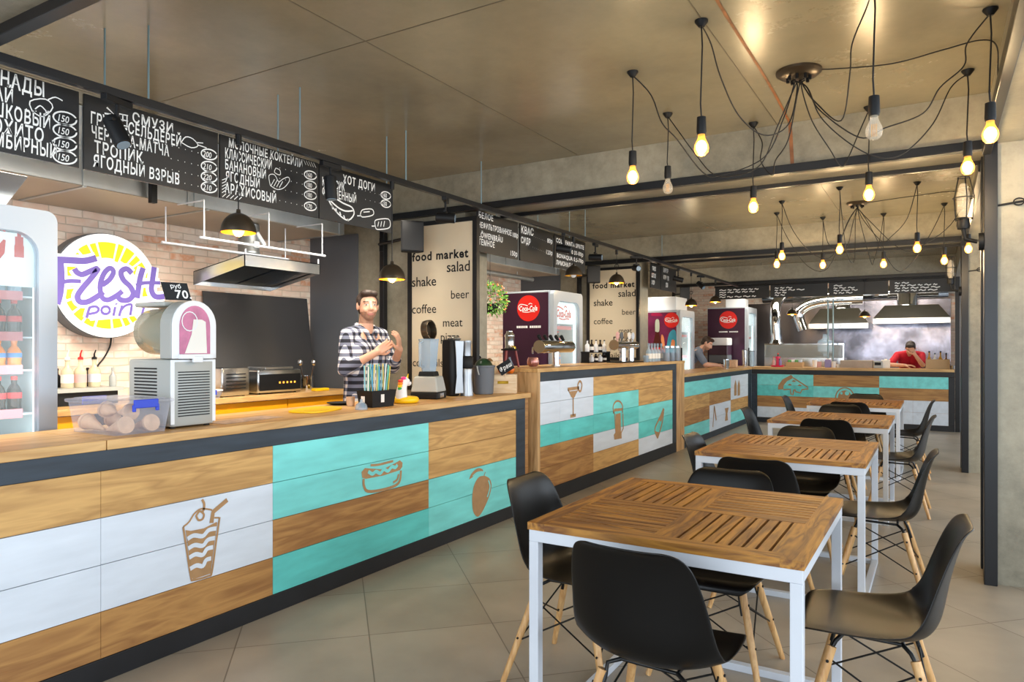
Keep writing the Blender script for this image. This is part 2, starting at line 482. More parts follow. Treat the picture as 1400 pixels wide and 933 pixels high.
rp = [at(978, -4, Z=ZC), at(1010, 48, Z=ZC), at(1038, 92, Z=ZC), at(1062, 133, Z=ZC), at(1080, 168, Z=ZC)]
b.ribbon(smoothpath(rp, 4), .014, (0, 0, -1), .003, 'rust')
struct(b.build('ceiling'))
for i, (y0, y1) in enumerate(BEAMS):
    bm_ = MB(); bm_.bb(XW, .27, y0, y1, ZB, ZC, 'concrete')
    if i == 1: bm_.ribbon([(rp[-1].x, y0, ZC), (rp[-1].x + .015, y0, 2.55)], .022, (0, -1, 0), .003, 'rust')
    struct(bm_.build('trim_%d' % (i + 1)))
slab('trim_5', .27, .68, Y0, Y9, ZB, ZC, 'concrete')            # beam that runs along the columns
slab('wall_left', XW - .2, XW, Y0, Y9, 0, ZC, 'brick')
# back wall of the far kitchen: brick on the left, the rest sheeted
slab('wall_far', XW, .33, Y9, Y9 + .2, 0, ZC, 'brick')
M['pale'] = mat('pale_plaster', 'c3c9cc', 0.6, 0, .05, 2)
slab('wall_right_far', .33, XR, 13.42, 13.6, 0, ZC, 'pale')
# outer walls with the windows the daylight comes through (behind the camera and on the right)
M['frame'] = mat('dark_window_frame', '3a3d40', 0.4)
for k, (y0, y1) in enumerate([(-1.0, 3.9), (4.7, 9.3), (9.9, 13.2)]):
    f = MB()
    for y in [y0 + (y1 - y0) * q / 3 for q in range(4)]: f.bb(XR - .03, XR + .03, y - .03, y + .03, .4, 2.75)
    for z in (.4, 2.75): f.bb(XR - .03, XR + .03, y0, y1, z - .03, z + .03)
    struct(f.build('window_%d' % (k + 1), 'frame'))
slab('wall_right', XR, XR + .2, Y0, Y9, 0, .38, 'concrete')
slab('wall_near', XW, XR, Y0 - .2, Y0, 0, .38, 'concrete')

# booth dividing walls with their steel posts
for i, (y, x1) in enumerate([(4.93, -3.42), (9.02, -3.42), (13.17, -4.15)]):
    slab('wall_divider_%d' % (i + 1), XW, x1, y, y + .34, 0, ZB, 'concrete')
# concrete columns on the right
for i, y in enumerate((4.91, 9.13)):
    slab('trim_%d' % (6 + i), .275, .72, y, y + .4, 0, ZB, 'concrete')
def steel(name, label, boxes, group=None, m='steel_black'):
    b = MB()
    for q in boxes: b.bb(*q)
    return tag(b.build(name, m, bevel=.003), label, 'steel frame', group)
cl = ['near', 'middle', 'far']
steel('steel_column_edging', 'black steel angle edging the nearest right-hand concrete column', [(.235, .30, 4.86, 4.91, 0, ZB), (.235, .272, 4.912, 4.96, 0, ZB), (.235, .272, 5.20, 5.26, 0, ZB)], 'steel edging of columns')
steel('steel_column_edging', 'black steel angle edging the second concrete column, farther back', [(.235, .30, 9.08, 9.13, 0, ZB), (.235, .272, 9.132, 9.18, 0, ZB), (.235, .272, 9.42, 9.48, 0, ZB)], 'steel edging of columns')
lb = ['nearest the camera', 'over the second word panel', 'over the far counter']
for i, (y0, y1) in enumerate(BEAMS[1:]):
    xl = -4.3
    steel('steel_beam_edging', 'black steel bar on the front edge of the beam ' + lb[i], [(xl, .235, y0 - .05, y0 + .0, 2.495, 2.55)], 'steel bars under the beams')
    steel('steel_beam_edging', 'thin black steel bar on the back edge of the beam ' + lb[i], [(-3.3, .235, y1 + .0, y1 + .035, 2.50, 2.535)], 'steel bars under the beams')
    steel('steel_post', 'black steel post standing against the concrete divider ' + ['by the speaker left of the first panel', 'left of the second panel', 'nearest the far kitchen'][i], [(-4.31, -4.26, y0 - .05, y0 - .0, 0, 2.49)], 'posts at the dividers')
steel('steel_beam_edging', 'black steel bar across the ceiling in the top left corner', [(XW, .235, 1.24, 1.29, 2.49, 2.55)], 'steel bars under the beams')
steel('steel_beam_edging', 'black steel bar running lengthwise towards the nearest column', [(.225, .268, -1.5, 4.86, 2.46, 2.53)], 'steel bars under the beams')
steel('steel_beam_edging', 'black steel bar running lengthwise between the two columns', [(.225, .268, 5.3, 9.08, 2.46, 2.53)], 'steel bars under the beams')
steel('kitchen_frame', 'black steel post at the right end of the far kitchen', [(.26, .325, 13.36, 13.42, 0, 2.49)])

# ------------------------------------------------------------------ bar counters
def plank_block(parent, col, x, y0, y1, z0, z1, n, name, axis='Y', g=.0016):
    """n boards one above the other, each with a hairline gap."""
    b = MB(); h = (z1 - z0) / n
    for k in range(n):
        if axis == 'Y': b.bb(x - .02, x, y0 + g*.6, y1 - g*.6, z0 + k*h + g, z0 + (k+1)*h - g)
        else: b.bb(y0 + g*.6, y1 - g*.6, x, x + .02, z0 + k*h + g, z0 + (k+1)*h - g)
    return b.build(name, col, parent, world=True)
NM = {'W': 'pine_panel', 'D': 'pine_panel', 'L': 'white_panel', 'T': 'turquoise_panel', 'S': 'turquoise_panel'}
CM = {'W': 'pine', 'D': 'pine_dark', 'L': 'whiteboard', 'T': 'turq', 'S': 'turq_dk'}
def counter_front(t, edges, grid, z0, z1, x, axis='Y'):
    """grid: one string per column, top row first; equal neighbours become one panel."""
    for c, col in enumerate(grid):
        n = len(col); h = (z1 - z0) / n; k = 0
        while k < n:
            j = k
            while j < n and col[j] == col[k]: j += 1
            mm = CM[col[k]]
            if axis == 'X' and mm in ('pine', 'pine_dark'): mm += '_x'
            plank_block(t, mm, x, edges[c], edges[c+1], z1 - j*h, z1 - k*h, j - k, NM[col[k]], axis)
            k = j
def px_y(px): return at(px, 500, X=XF).y

# counter 1: nearest
C1Y = [0.2, 1.602, 2.469, 3.762, 4.905]
t1 = thing('bar_counter', 'nearest long bar counter with milkshake, hot dog and mango cut-outs', 'counter', (-3.0, 2.7, 0), 0, 'plank-fronted bar counters')
counter_front(t1, C1Y, ['WLLD', 'WLLD', 'TTDS', 'WWTT'], .095, .857, XF)
MB().bb(XF - .02, XF + .003, .2, 5.05, .857, .941).build('top_rail', 'navy', t1, bevel=.002, world=True)
MB().bb(XF - .02, XF + .003, .2, 5.05, 0, .094).build('kick_board', 'kick', t1, bevel=.002, world=True)
MB().bb(XF - .02, XF + .003, 4.906, 5.05, .095, .856).build('end_stile', 'navy', t1, bevel=.002, world=True)
MB().bb(XF - .55, XF - .021, .2, 5.14, 0, .941).build('carcass', 'pine_dark', t1, world=True)
tp = MB(); tp.bb(-3.475, XF + .012, .2, 1.618, .941, .981); tp.bb(-3.475, XF + .012, 1.622, 5.13, .941, .981)
tag(tp.build('worktop', 'worktop', bevel=.003), 'pale wooden worktop on the nearest counter, under the slush machine and blender', 'worktop')

# counter 2: raised bar with beer taps
t2 = thing('bar_counter', 'raised middle bar counter with martini glass, beer mug and bottle cut-outs', 'counter', (-3.0, 7.2, 0), 0, 'plank-fronted bar counters')
C2Y = [5.285, 5.66, 6.385, 7.62, 8.82]
counter_front(t2, C2Y, ['LLSDD', 'LLSDD', 'WTSLW', 'WWTSL'], .13, 1.067, XF + .01)
MB().bb(XF - .01, XF + .013, 5.285, 8.97, 1.067, 1.146).build('top_rail', 'navy', t2, bevel=.002, world=True)
MB().bb(XF - .01, XF + .013, 5.285, 8.97, 0, .128).build('kick_board', 'kick', t2, bevel=.002, world=True)
MB().bb(XF - .01, XF + .013, 8.825, 8.97, .13, 1.066).build('end_stile', 'navy', t2, bevel=.002, world=True)
MB().bb(XF - .56, XF + .016, 5.24, 5.284, 0, 1.146).build('side_panel', 'pine_z', t2, bevel=.002, world=True)
MB().bb(XF - .56, XF + .016, 8.975, 9.30, 0, 1.146).build('side_panel', 'pine_z', t2, bevel=.002, world=True)
MB().bb(XF - .55, XF - .011, 5.284, 8.975, 0, 1.146).build('carcass', 'pine_dark', t2, world=True)
tag(MB().bb(-3.48, XF + .022, 5.232, 9.31, 1.146, 1.180).build('worktop', 'worktop', bevel=.003), 'pale wooden worktop on the raised middle bar, under the beer taps', 'worktop')

# counter 3 along, counter 4 across the far end
t3 = thing('bar_counter', 'third bar counter, running to the far corner, with fork and cup cut-outs', 'counter', (-3.0, 11.2, 0), 0, 'plank-fronted bar counters')
C3Y = [9.30, 10.579, 11.851, 13.10]
counter_front(t3, C3Y, ['TWDT', 'TDLL', 'LLWT'], .09, .885, XF)
MB().bb(XF - .02, XF + .003, 9.31, 13.365, .885, .957).build('top_rail', 'navy', t3, bevel=.002, world=True)
MB().bb(XF - .02, XF + .003, 9.31, 13.365, 0, .088).build('kick_board', 'navy', t3, bevel=.002, world=True)
MB().bb(XF - .02, XF + .003, 13.11, 13.365, .09, .884).build('corner_post', 'navy', t3, bevel=.002, world=True)
MB().bb(XF - .55, XF - .021, 9.31, 13.36, 0, .957).build('carcass', 'pine_dark', t3, world=True)
t4 = thing('bar_counter', 'far bar counter across the end of the room with pizza slice and pizza cut-outs', 'counter', (-1.3, 13.5, 0), 0, 'plank-fronted bar counters')
YF = 13.37
C4X = [-2.80, -1.85, -.822, -.33, .17]
counter_front(t4, C4X, ['TSDL', 'DTDL', 'TDLL', 'TDLL'], .09, .875, YF, 'X')
MB().bb(-2.9015, .255, YF - .0045, YF + .02, .877, .957).build('top_rail', 'kick', t4, bevel=.002, world=True)
MB().bb(-2.9015, .255, YF - .0045, YF + .02, 0, .088).build('kick_board', 'kick', t4, bevel=.002, world=True)
MB().bb(-2.9015, -2.803, YF - .0045, YF + .02, .09, .875).build('corner_post', 'navy', t4, bevel=.002, world=True)
MB().bb(.172, .255, YF - .004, YF + .02, .09, .875).build('end_stile', 'kick', t4, bevel=.002, world=True)
MB().bb(-2.9, .255, YF + .021, YF + .56, 0, .957).build('carcass', 'pine_dark', t4, world=True)
tp = MB(); tp.bb(-3.475, XF + .012, 9.315, 13.36, .957, 1.0)
tag(tp.build('worktop', 'worktop', bevel=.003), 'wooden worktop on the third counter, where the man leans over his phone', 'worktop')
tp = MB(); tp.bb(-3.475, .25, 13.361, 13.95, .957, 1.0)
tag(tp.build('worktop', 'worktop_x', bevel=.003), 'wooden worktop on the far counter, where the man in red leans', 'worktop')

# pictures cut through the paint down to the wood
class Cut:
    def __init__(s, parent, name, X=None, Y=None):
        s.b = MB(); s.p = parent; s.n = name; s.k = {'X': X} if X is not None else {'Y': Y}
        s.nr = (1, 0, 0) if X is not None else (0, -1, 0)
    def st(s, pts, wd, closed=False, sm=4, m='carve'):
        q = [at(x, y, **s.k) for x, y in pts]
        if sm and len(q) > 2: q = smoothpath(q + ([q[0]] if closed else []), sm)
        if closed and sm: q = q[:-1]
        s.b.ribbon(q, wd, s.nr, .0022, m, closed); return s
    def fill(s, pts, m='carve', lift=.0018, sm=0):
        q = [at(x, y, **s.k) for x, y in pts]
        if sm: q = smoothpath(q + [q[0]], sm)[:-1]
        n = Vector(s.nr); q = [p + n * lift for p in q]
        s.b.add(q, [tuple(range(len(q)))], m); return s
    def done(s, label=None): return s.b.build(s.n, None, s.p, world=True, label=label)
# milkshake
z = lambda x, y: (230 + x / 6.22, 660 + y / 6.22)
c = Cut(t1, 'milkshake_cutout', X=XF)
c.fill([z(145, 405), z(190, 412), z(300, 390), z(410, 335), z(415, 345), z(385, 560), z(358, 775), z(210, 825), z(195, 800), z(160, 500)])
c.st([z(125, 378), z(150, 540), z(190, 800), z(215, 830), z(340, 795), z(368, 765), z(400, 540), z(435, 295)], .010)
for a, d in ((480, 0), (562, 6), (640, 14), (735, 22)):
    c.b.ribbon(smoothpath([at(*z(160 + d, a), X=XF), at(*z(215 + d, a - 30), X=XF), at(*z(290, a - 25), X=XF), at(*z(340 - d, a - 75), X=XF), at(*z(405 - 2*d, a - 90), X=XF)], 5), .02, (1, 0, 0), .0035, 'whiteboard')
c.st([z(125, 378), z(175, 335), z(220, 265), z(275, 225), z(340, 228), z(370, 235)], .008)
c.st([z(235, 285), z(265, 245), z(300, 270), z(290, 310), z(255, 320)], .010, True)
c.st([z(285, 145), z(303, 180), z(300, 225), z(290, 245)], .012)
c.st([z(365, 345), z(380, 250), z(500, 148)], .022, sm=0)
c.st([z(390, 300), z(430, 300)], .008, sm=0)
c.done()
# hot dog
z = lambda x, y: (480 + x / 7, 610 + y / 7)
c = Cut(t1, 'hot_dog_cutout', X=XF)
c.fill([z(98, 250), z(130, 212), z(300, 225), z(420, 165), z(465, 138), z(490, 160), z(488, 200), z(465, 232), z(300, 285), z(140, 315), z(105, 305)])
c.b.ribbon(smoothpath([at(*z(x, y), X=XF) for x, y in ((160, 245), (200, 268), (235, 245), (275, 262), (310, 225), (350, 240), (385, 200), (420, 205), (440, 180))], 4), .022, (1, 0, 0), .0035, 'turq')
c.st([z(185, 185), z(260, 180), z(340, 160), z(400, 145)], .014)
c.st([z(118, 315), z(120, 380), z(160, 435), z(300, 420), z(420, 380), z(465, 330), z(475, 235)], .018)
c.st([z(400, 350), z(440, 320), z(452, 270)], .014)
c.done()
# mango
c = Cut(t1, 'mango_cutout', X=XF)
c.fill([z(1275, 285), z(1320, 310), z(1342, 370), z(1325, 470), z(1270, 600), z(1225, 670), z(1195, 672), z(1165, 620), z(1157, 500), z(1175, 380), z(1220, 300)], sm=4)
c.b.ribbon(smoothpath([at(*z(x, y), X=XF) for x, y in ((1312, 330), (1326, 380), (1318, 430), (1300, 490))], 4), .014, (1, 0, 0), .0035, 'turq')
c.fill([z(1128, 322), z(1150, 265), z(1200, 218), z(1240, 215), z(1262, 240), z(1200, 262), z(1160, 300)], sm=3)
c.b.ribbon(smoothpath([at(*z(x, y), X=XF) for x, y in ((1160, 290), (1200, 255), (1250, 245))], 4), .008, (1, 0, 0), .0035, 'turq')
c.st([z(1270, 285), z(1284, 250)], .008, sm=0)
c.done()
# martini, mug, bottle on counter 2 (crop at 760,510 scale 5.385)
X2 = XF + .01
z = lambda x, y: (760 + x / 5.385, 510 + y / 5.385)
c = Cut(t2, 'martini_cutout', X=X2)
c.fill([z(95, 138), z(155, 130), z(140, 175), z(126, 188), z(112, 178)])
c.st([z(86, 122), z(170, 110)], .03, sm=0)
c.st([z(88, 125), z(126, 190), z(165, 118)], .012, sm=0)
c.st([z(126, 188), z(126, 315)], .022, sm=0)
c.st([z(105, 320), z(145, 312)], .03, sm=0)
c.st([z(165, 120), z(160, 90), z(175, 62), z(190, 85), z(183, 130), z(172, 135)], .022, True)
c.done()
c = Cut(t2, 'beer_mug_cutout', X=X2)
c.fill([z(440, 305), z(475, 295), z(478, 440), z(482, 475), z(430, 485), z(428, 455), z(440, 440)])
c.st([z(425, 300), z(420, 250), z(440, 212), z(470, 212), z(490, 245), z(488, 290)], .02)
c.st([z(425, 300), z(430, 275), z(488, 268), z(490, 295)], .03, sm=0)
c.st([z(432, 300), z(440, 440), z(428, 460), z(430, 485), z(482, 476), z(480, 440), z(495, 410), z(492, 300)], .022, sm=0)
c.done()
c = Cut(t2, 'bottle_cutout', X=X2)
c.st([z(792, 262), z(765, 330), z(735, 390), z(728, 430), z(748, 480)], .03, sm=2)
c.st([z(795, 265), z(785, 350), z(768, 420), z(748, 480)], .03, sm=2)
c.fill([z(780, 290), z(795, 285), z(775, 360), z(750, 345)])
c.fill([z(730, 430), z(765, 440), z(748, 485)])
c.done()
c = Cut(t3, 'fork_cutout', X=XF)
c.st([z(1165, 245), z(1180, 350)], .05, sm=0); c.st([z(1165, 250), z(1155, 400)], .035, sm=0)
c.done()
c = Cut(t3, 'coffee_cup_cutout', X=XF)
c.fill([z(1243, 262), z(1272, 255), z(1262, 300), z(1266, 350), z(1244, 355), z(1250, 300)])
c.done()
c = Cut(t3, 'ketchup_bottles_cutout', X=XF)
for dx in (0, 25):
    c.fill([z(1312 + dx, 170), z(1330 + dx, 165), z(1330 + dx, 90), z(1322 + dx, 50), z(1312 + dx, 95)])
c.done()
z = lambda x, y: (1040 + x / 10, 500 + y / 10)
c = Cut(t4, 'pizza_slice_cutout', Y=YF)
c.fill([z(238, 330), z(240, 270), z(300, 190), z(415, 128), z(440, 150), z(435, 175), z(360, 215), z(315, 270), z(310, 325)])
c.st([z(310, 330), z(405, 325), z(415, 395), z(440, 405), z(455, 330), z(470, 330), z(480, 360), z(545, 375), z(565, 330), z(650, 320), z(640, 295), z(440, 165)], .022, sm=0)
for q in ((395, 262), (450, 212), (530, 270)): c.fill([z(q[0] - 30, q[1] + 8), z(q[0], q[1] - 14), z(q[0] + 30, q[1]), z(q[0] + 20, q[1] + 14)])
c.done()
c = Cut(t4, 'pizza_cutout', Y=YF)
c.st([z(1150 + 125 * math.cos(a), 440 + 135 * math.sin(a)) for a in [i * PI / 8 for i in range(16)]], .02, True, 2)
c.fill([z(1150 + 95 * math.cos(a), 440 + 100 * math.sin(a)) for a in [i * PI / 8 for i in range(16)]])
c.fill([z(1180 + 30 * math.cos(a), 380 + 30 * math.sin(a)) for a in [i * PI / 4 for i in range(8)]], 'turq', .003)
c.fill([z(1105 + 18 * math.cos(a), 380 + 18 * math.sin(a)) for a in [i * PI / 4 for i in range(8)]], 'turq', .003)
c.done()
# ------------------------------------------------------------------ tables
def make_table(L, W):
    """origin at the floor under the middle; L across (X), W along (Y)."""
    r = thing('cafe_table', 'table', 'table', (0, 0, 0), 0, 'teak topped cafe tables')
    zt, th = .762, .025
    top = MB(); bw = .065
    hx, hy = L / 2, W / 2
    zc = zt - th / 2
    for y0, y1 in ((-hy, -hy + bw), (hy - bw, hy)): top.bb(-hx + bw, hx - bw, y0, y1, zt - th, zt, 'teak_x')
    for x0, x1 in ((-hx, -hx + bw), (hx - bw, hx)): top.bb(x0, x1, -hy, hy, zt - th, zt, 'teak_y')
    top.bb(-hx + bw, hx - bw, -.02, .02, zt - th, zt, 'teak_x')
    top.bb(-.02, .02, -hy + bw, hy - bw, zt - th, zt - .0005, 'teak_y')
    n = 9
    for qx, qy, ax in ((-1, -1, 'X'), (1, -1, 'Y'), (-1, 1, 'Y'), (1, 1, 'X')):
        x0, x1 = (.02, hx - bw) if qx > 0 else (-hx + bw, -.02)
        y0, y1 = (.02, hy - bw) if qy > 0 else (-hy + bw, -.02)
        g = .009
        for k in range(n):
            if ax == 'X':
                a = y0 + (y1 - y0) * k / n; bb_ = y0 + (y1 - y0) * (k + 1) / n
                top.bb(x0, x1, a + (g/2 if k else 0), bb_ - (g/2 if k < n-1 else 0), zt - th, zt - .001, 'teak_x')
            else:
                a = x0 + (x1 - x0) * k / n; bb_ = x0 + (x1 - x0) * (k + 1) / n
                top.bb(a + (g/2 if k else 0), bb_ - (g/2 if k < n-1 else 0), y0, y1, zt - th, zt - .001, 'teak_y')
    top.build('tabletop', None, r)
    s = .035; zf = zt - th
    ap = MB()
    for y in (-hy + s/2 + .004, hy - s/2 - .004): ap.bb(-hx + .004, hx - .004, y - s/2, y + s/2, zf - .04, zf)
    for x in (-hx + s/2 + .004, hx - s/2 - .004): ap.bb(x - s/2, x + s/2, -hy + .04, hy - .04, zf - .04, zf)
    for x in (-.2, .2): ap.bb(x - .012, x + .012, -hy + .04, hy - .04, zf - .025, zf)
    ap.build('frame', 'white_metal', r, bevel=.002)
    for sx in (-1, 1):
        for sy in (-1, 1):
            x = sx * (hx - s/2 - .004); y = sy * (hy - s/2 - .004)
            MB().bb(x - s/2, x + s/2, y - s/2, y + s/2, 0.0, zf - .04).build('leg', 'white_metal', r, bevel=.002)
    for sx in (-1, 1):
        x = sx * (hx - s/2 - .004)
        MB().bb(x - s/2, x + s/2, -hy + s + .006, hy - s - .006, 0, .03).build('floor_rail', 'white_metal', r, bevel=.002)
    for sy in (-1, 1):
        y = sy * (hy - s/2 - .004)
        MB().bb(-hx + s + .006, hx - s - .006, y - s/2, y + s/2, 0, .03).build('floor_rail', 'white_metal', r, bevel=.002)
    return r
TABLES = [(-.757, 2.585), (-.752, 4.52), (-.752, 6.56), (-.752, 8.60)]
TL = ['nearest teak-topped table with white frame, in the foreground', 'second teak-topped table from the front, white frame', 'third teak-topped table from the front, white frame', 'farthest teak-topped table, nearest the pizza counter']
tb = make_table(.885, .965)
for i, (x, y) in enumerate(TABLES):
    o = tb if i == 0 else copy_tree(tb)
    o.location = (x, y, 0); o['label'] = TL[i]

# ------------------------------------------------------------------ chairs
def shell_mesh():
    # side profile from front lip to head: (y, z, half width, edge lift)
    P = [(.235, .398, .150, .0), (.232, .418, .185, .004), (.205, .434, .208, .010), (.14, .432, .222, .018), (.05, .424, .230, .030), (-.05, .419, .234, .045),
         (-.12, .424, .235, .060), (-.165, .445, .233, .070), (-.192, .485, .230, .066), (-.206, .54, .224, .055), (-.216, .60, .216, .045), (-.228, .66, .207, .036),
         (-.243, .72, .194, .028), (-.258, .765, .176, .020), (-.270, .788, .150, .012), (-.283, .800, .112, .004)]
    P = [Vector((p[0], p[1], 0)).to_tuple()[:2] + p[2:] for p in P]
    nu = 14; vs = []; fs = []
    # resample with Catmull-Rom
    pts = smoothpath([(p[0], p[1], 0) for p in P], 2); prm = smoothpath([(p[2], p[3], 0) for p in P], 2)
    n = len(pts)
    for i in range(n):
        y, zz = pts[i].x, pts[i].y
        t = pts[min(i+1, n-1)] - pts[max(i-1, 0)]
        # normal that points into the bowl
        nr = Vector((t.y, -t.x)); nr.normalize()
        if i < 4: nr = Vector((0, 1))
        nr = Vector((-t.y, t.x)).normalized() if nr.dot(Vector((.3, .9))) < 0 and i < n/2 else nr
        if nr.dot(Vector((.6, .6))) < 0: nr = -nr
        hw, lf = prm[i].x, prm[i].y
        for j in range(nu + 1):
            q = -1 + 2 * j / nu
            q2 = math.sin(q * PI / 2) * .35 + q * .65
            e = abs(q2) ** 2.6 * lf
            vs.append((q2 * hw, y + nr.x * e, zz + nr.y * e))
    w_ = nu + 1
    for i in range(n - 1):
        for j in range(nu): fs.append((i*w_ + j, i*w_ + j + 1, (i+1)*w_ + j + 1, (i+1)*w_ + j))
    return vs, fs
def make_chair():
    r = thing('shell_chair', 'chair', 'chair', (0, 0, 0), 0, 'black shell chairs at the tables')
    b = MB(); vs, fs = shell_mesh(); b.add(vs, fs)
    o = b.build('seat_shell', 'black_plastic', r, smooth=80)
    sd = o.modifiers.new('solid', 'SOLIDIFY'); sd.thickness = .006; sd.offset = 0
    ss = o.modifiers.new('sub', 'SUBSURF'); ss.levels = 1; ss.render_levels = 1
    tops = {}; feet = {}
    for sx in (-1, 1):
        for sy in (-1, 1):
            a = Vector((sx * .135, (.115 if sy > 0 else -.125), .375)); f = Vector((sx * .225, (.215 if sy > 0 else -.235), 0.0))
            tops[sx, sy] = a; feet[sx, sy] = f
            d = (f - a)
            lg = MB(); lg.tube([a, a + d * .5, a + d * .985, f], [.0155, .0145, .0115, .0105], 12)
            lg.build('leg', 'beech', r, smooth=50)
    wb = MB()
    for s_ in (-1, 1):
        # mounts: short black brackets from the seat to each leg
        for sy in (-1, 1):
            a = tops[s_, sy]; dn = (feet[s_, sy] - a).normalized()
            ins = Vector((-s_ * .016, 0, 0))
            wb.tube([Vector((s_ * .09, a.y * .72, .408 if sy > 0 else .403)), Vector((s_ * .125, a.y * .9, .392)), a + ins + dn * .02, a + ins + dn * .09], .007, 8)
            wb.tube([a + dn * .045 - Vector((s_ * .024, 0, 0)), a + dn * .045 + Vector((s_ * .019, 0, 0))], .005, 8)
            wb.tube([a + dn * .205 - Vector((s_ * .022, 0, 0)), a + dn * .205 + Vector((s_ * .018, 0, 0))], .0045, 8)
    def on(k, q): return tops[k] + (feet[k] - tops[k]) * q
    for (k1, k2) in (((-1, 1), (1, 1)), ((-1, -1), (1, -1)), ((-1, -1), (-1, 1)), ((1, -1), (1, 1))):
        for a_, b_ in ((k1, k2), (k2, k1)):
            p = on(a_, .10); q = on(b_, .55)
            wb.tube([p, q], .0035, 6)
    wb.tube([(-.09, .083, .408), (.09, .083, .408)], .006, 8); wb.tube([(-.09, -.09, .403), (.09, -.09, .403)], .006, 8)
    wb.tube([(-.09, .083, .408), (-.09, -.09, .403)], .006, 8); wb.tube([(.09, .083, .408), (.09, -.09, .403)], .006, 8)
    wb.build('wire_base', 'black_wire', r, smooth=50)
    return r
# (x, y, heading in degrees: 0 faces +Y away from the camera, -90 faces the right, 90 faces the bar)
D = math.radians
CHAIRS = [
 (-.735, 2.12, -3, 'black shell chair with its back to us, nearest of all, at the foreground table'),
 (-.80, 3.02, 180, 'black shell chair facing us from the far side of the foreground table'),
 (-1.27, 2.66, -90, 'black shell chair on the bar side of the foreground table'),
 (-.185, 2.68, 92, 'black shell chair with seat in full view, right of the foreground table'),
 (-.79, 3.93, 0, 'black shell chair with its back to us at the second table'),
 (-.78, 5.06, 180, 'black shell chair facing us from the far side of the second table'),
 (-1.10, 4.50, -90, 'black shell chair on the bar side of the second table'),
 (-.27, 4.42, 90, 'black shell chair at the right of the second table'),
 (-.74, 6.22, 0, 'black shell chair with its back to us at the third table'),
 (-.80, 7.30, 180, 'black shell chair facing us from the far side of the third table'),
 (-1.25, 6.70, -90, 'black shell chair on the bar side of the third table'),
 (-.28, 6.70, 90, 'black shell chair at the right of the third table'),
 (-.77, 8.20, 0, 'black shell chair with its back to us at the farthest table'),
 (-.72, 9.18, 180, 'black shell chair beyond the farthest table, before the pizza counter'),
 (-1.23, 8.55, -90, 'black shell chair on the bar side of the farthest table'),
 (-.29, 8.63, 90, 'black shell chair at the right of the farthest table'),
]
ch = make_chair()
for i, (x, y, a, l) in enumerate(CHAIRS):
    o = ch if i == 0 else copy_tree(ch)
    o.location = (x, y, 0); o.rotation_euler = (0, 0, D(a)); o['label'] = l
# ------------------------------------------------------------------ overhead: track, spots, pendants, menu boards
XT = -3.085; ZT = 2.472
tr = thing('lighting_track', 'long black lighting track hung above the bar fronts', 'lighting track', (XT, 6.5, ZT))
MB().bb(-.018, .018, -6.3, 6.6, -.018, .018).build('rail', 'steel_black', tr, bevel=.002)
M['rod'] = mat('blue_grey_threaded_rod', '7f98a0', 0.4, 0.5)
for px in (203, 410, 555, 658, 800, 905):
    y = at(px, 200, X=XT).y
    MB().cyl((0, y - 6.5, .019), (0, y - 6.5, ZC - ZT), .0045, n=8).build('hanging_rod', 'rod', tr)
M['bulb_on'] = emit('glowing_filament_bulb', 'ffca7a', 14.0)
M['bulb_soft'] = emit('warm_bulb_in_shade', 'ffbf5e', 8.0)
M['gold_in'] = mat('gold_lined_shade', 'd99a1c', 0.35, 0.5)
M['bronze'] = mat('dark_bronze_shade', '4a4034', 0.32, 0.6)
def point(name, loc, power, parent=None, r=.03, col=(1.0, .72, .38)):
    l = bpy.data.lights.new(name, 'POINT'); l.energy = power; l.color = col; l.shadow_soft_size = r
    o = bpy.data.objects.new(name, l); COL.objects.link(o); o.location = loc
    if parent: o.parent = parent
    return o
def pendant(px, py, label, X=XT, Y=None, lit=True, ztop=ZT - .018, rad=.088):
    p = at(px, py, X=X) if Y is None else at(px, py, Y=Y)
    t = thing('pendant_lamp', label, 'pendant lamp', (p.x, p.y, p.z), 0, 'small dome pendant lamps over the bars')
    s = MB(); R = rad
    pr = [(R * math.cos(a), R * 1.15 * math.sin(a)) for a in [i * PI / 2 / 10 for i in range(10)]] + [(.012, R * 1.16), (.010, R * 1.35)]
    s.lathe(pr, n=28, cap=False, m='bronze')
    pi_ = [(r - .003 if r > .02 else r * .5, z - .002) for r, z in pr[:-1]]
    s.lathe(list(reversed(pi_)), n=28, cap=False, m='gold_in')
    s.lathe([(R, 0), (R - .003, -.001), (R - .003, -.002)], n=28, cap=False, m='gold_in')
    s.build('shade', None, t, smooth=50)
    b = MB(); b.sphere((0, 0, .012), (.030, .030, .034)); b.cyl((0, 0, .04), (0, 0, R * 1.1), .016)
    b.build('bulb', 'bulb_soft' if lit else 'white_plastic', t, smooth=60)
    cd = MB(); cd.tube([(0, 0, R * 1.3), (0, 0, ztop - p.z - .05)], .003, 6)
    cd.lathe([(.016, 0), (.016, .05)], (0, 0, ztop - p.z - .05), 12)
    if px in (843, 945): cd.tube([(.022 * math.cos(a), 0, .19 + .022 * math.sin(a)) for a in [i * PI / 6 for i in range(12)]], .004, 6, closed=True)
    cd.build('cord', 'black_wire', t, smooth=50)
    if lit: point('pendant_glow', (0, 0, -.03), 5, t)
    return t
pendant(326, 318, 'lit dome pendant lamp in front of the milkshake menu board, nearest the camera')
pendant(536, 382, 'lit dome pendant lamp beside the man in the plaid shirt')
pendant(784, 377, 'unlit dome pendant lamp above the middle refrigerator', lit=False)
pendant(843, 387, 'lit dome pendant lamp in front of the second word panel')
pendant(945, 418, 'lit dome pendant lamp above the leaning man in grey')
pendant(978, 413, 'lit dome pendant lamp just left of the far plum refrigerator')
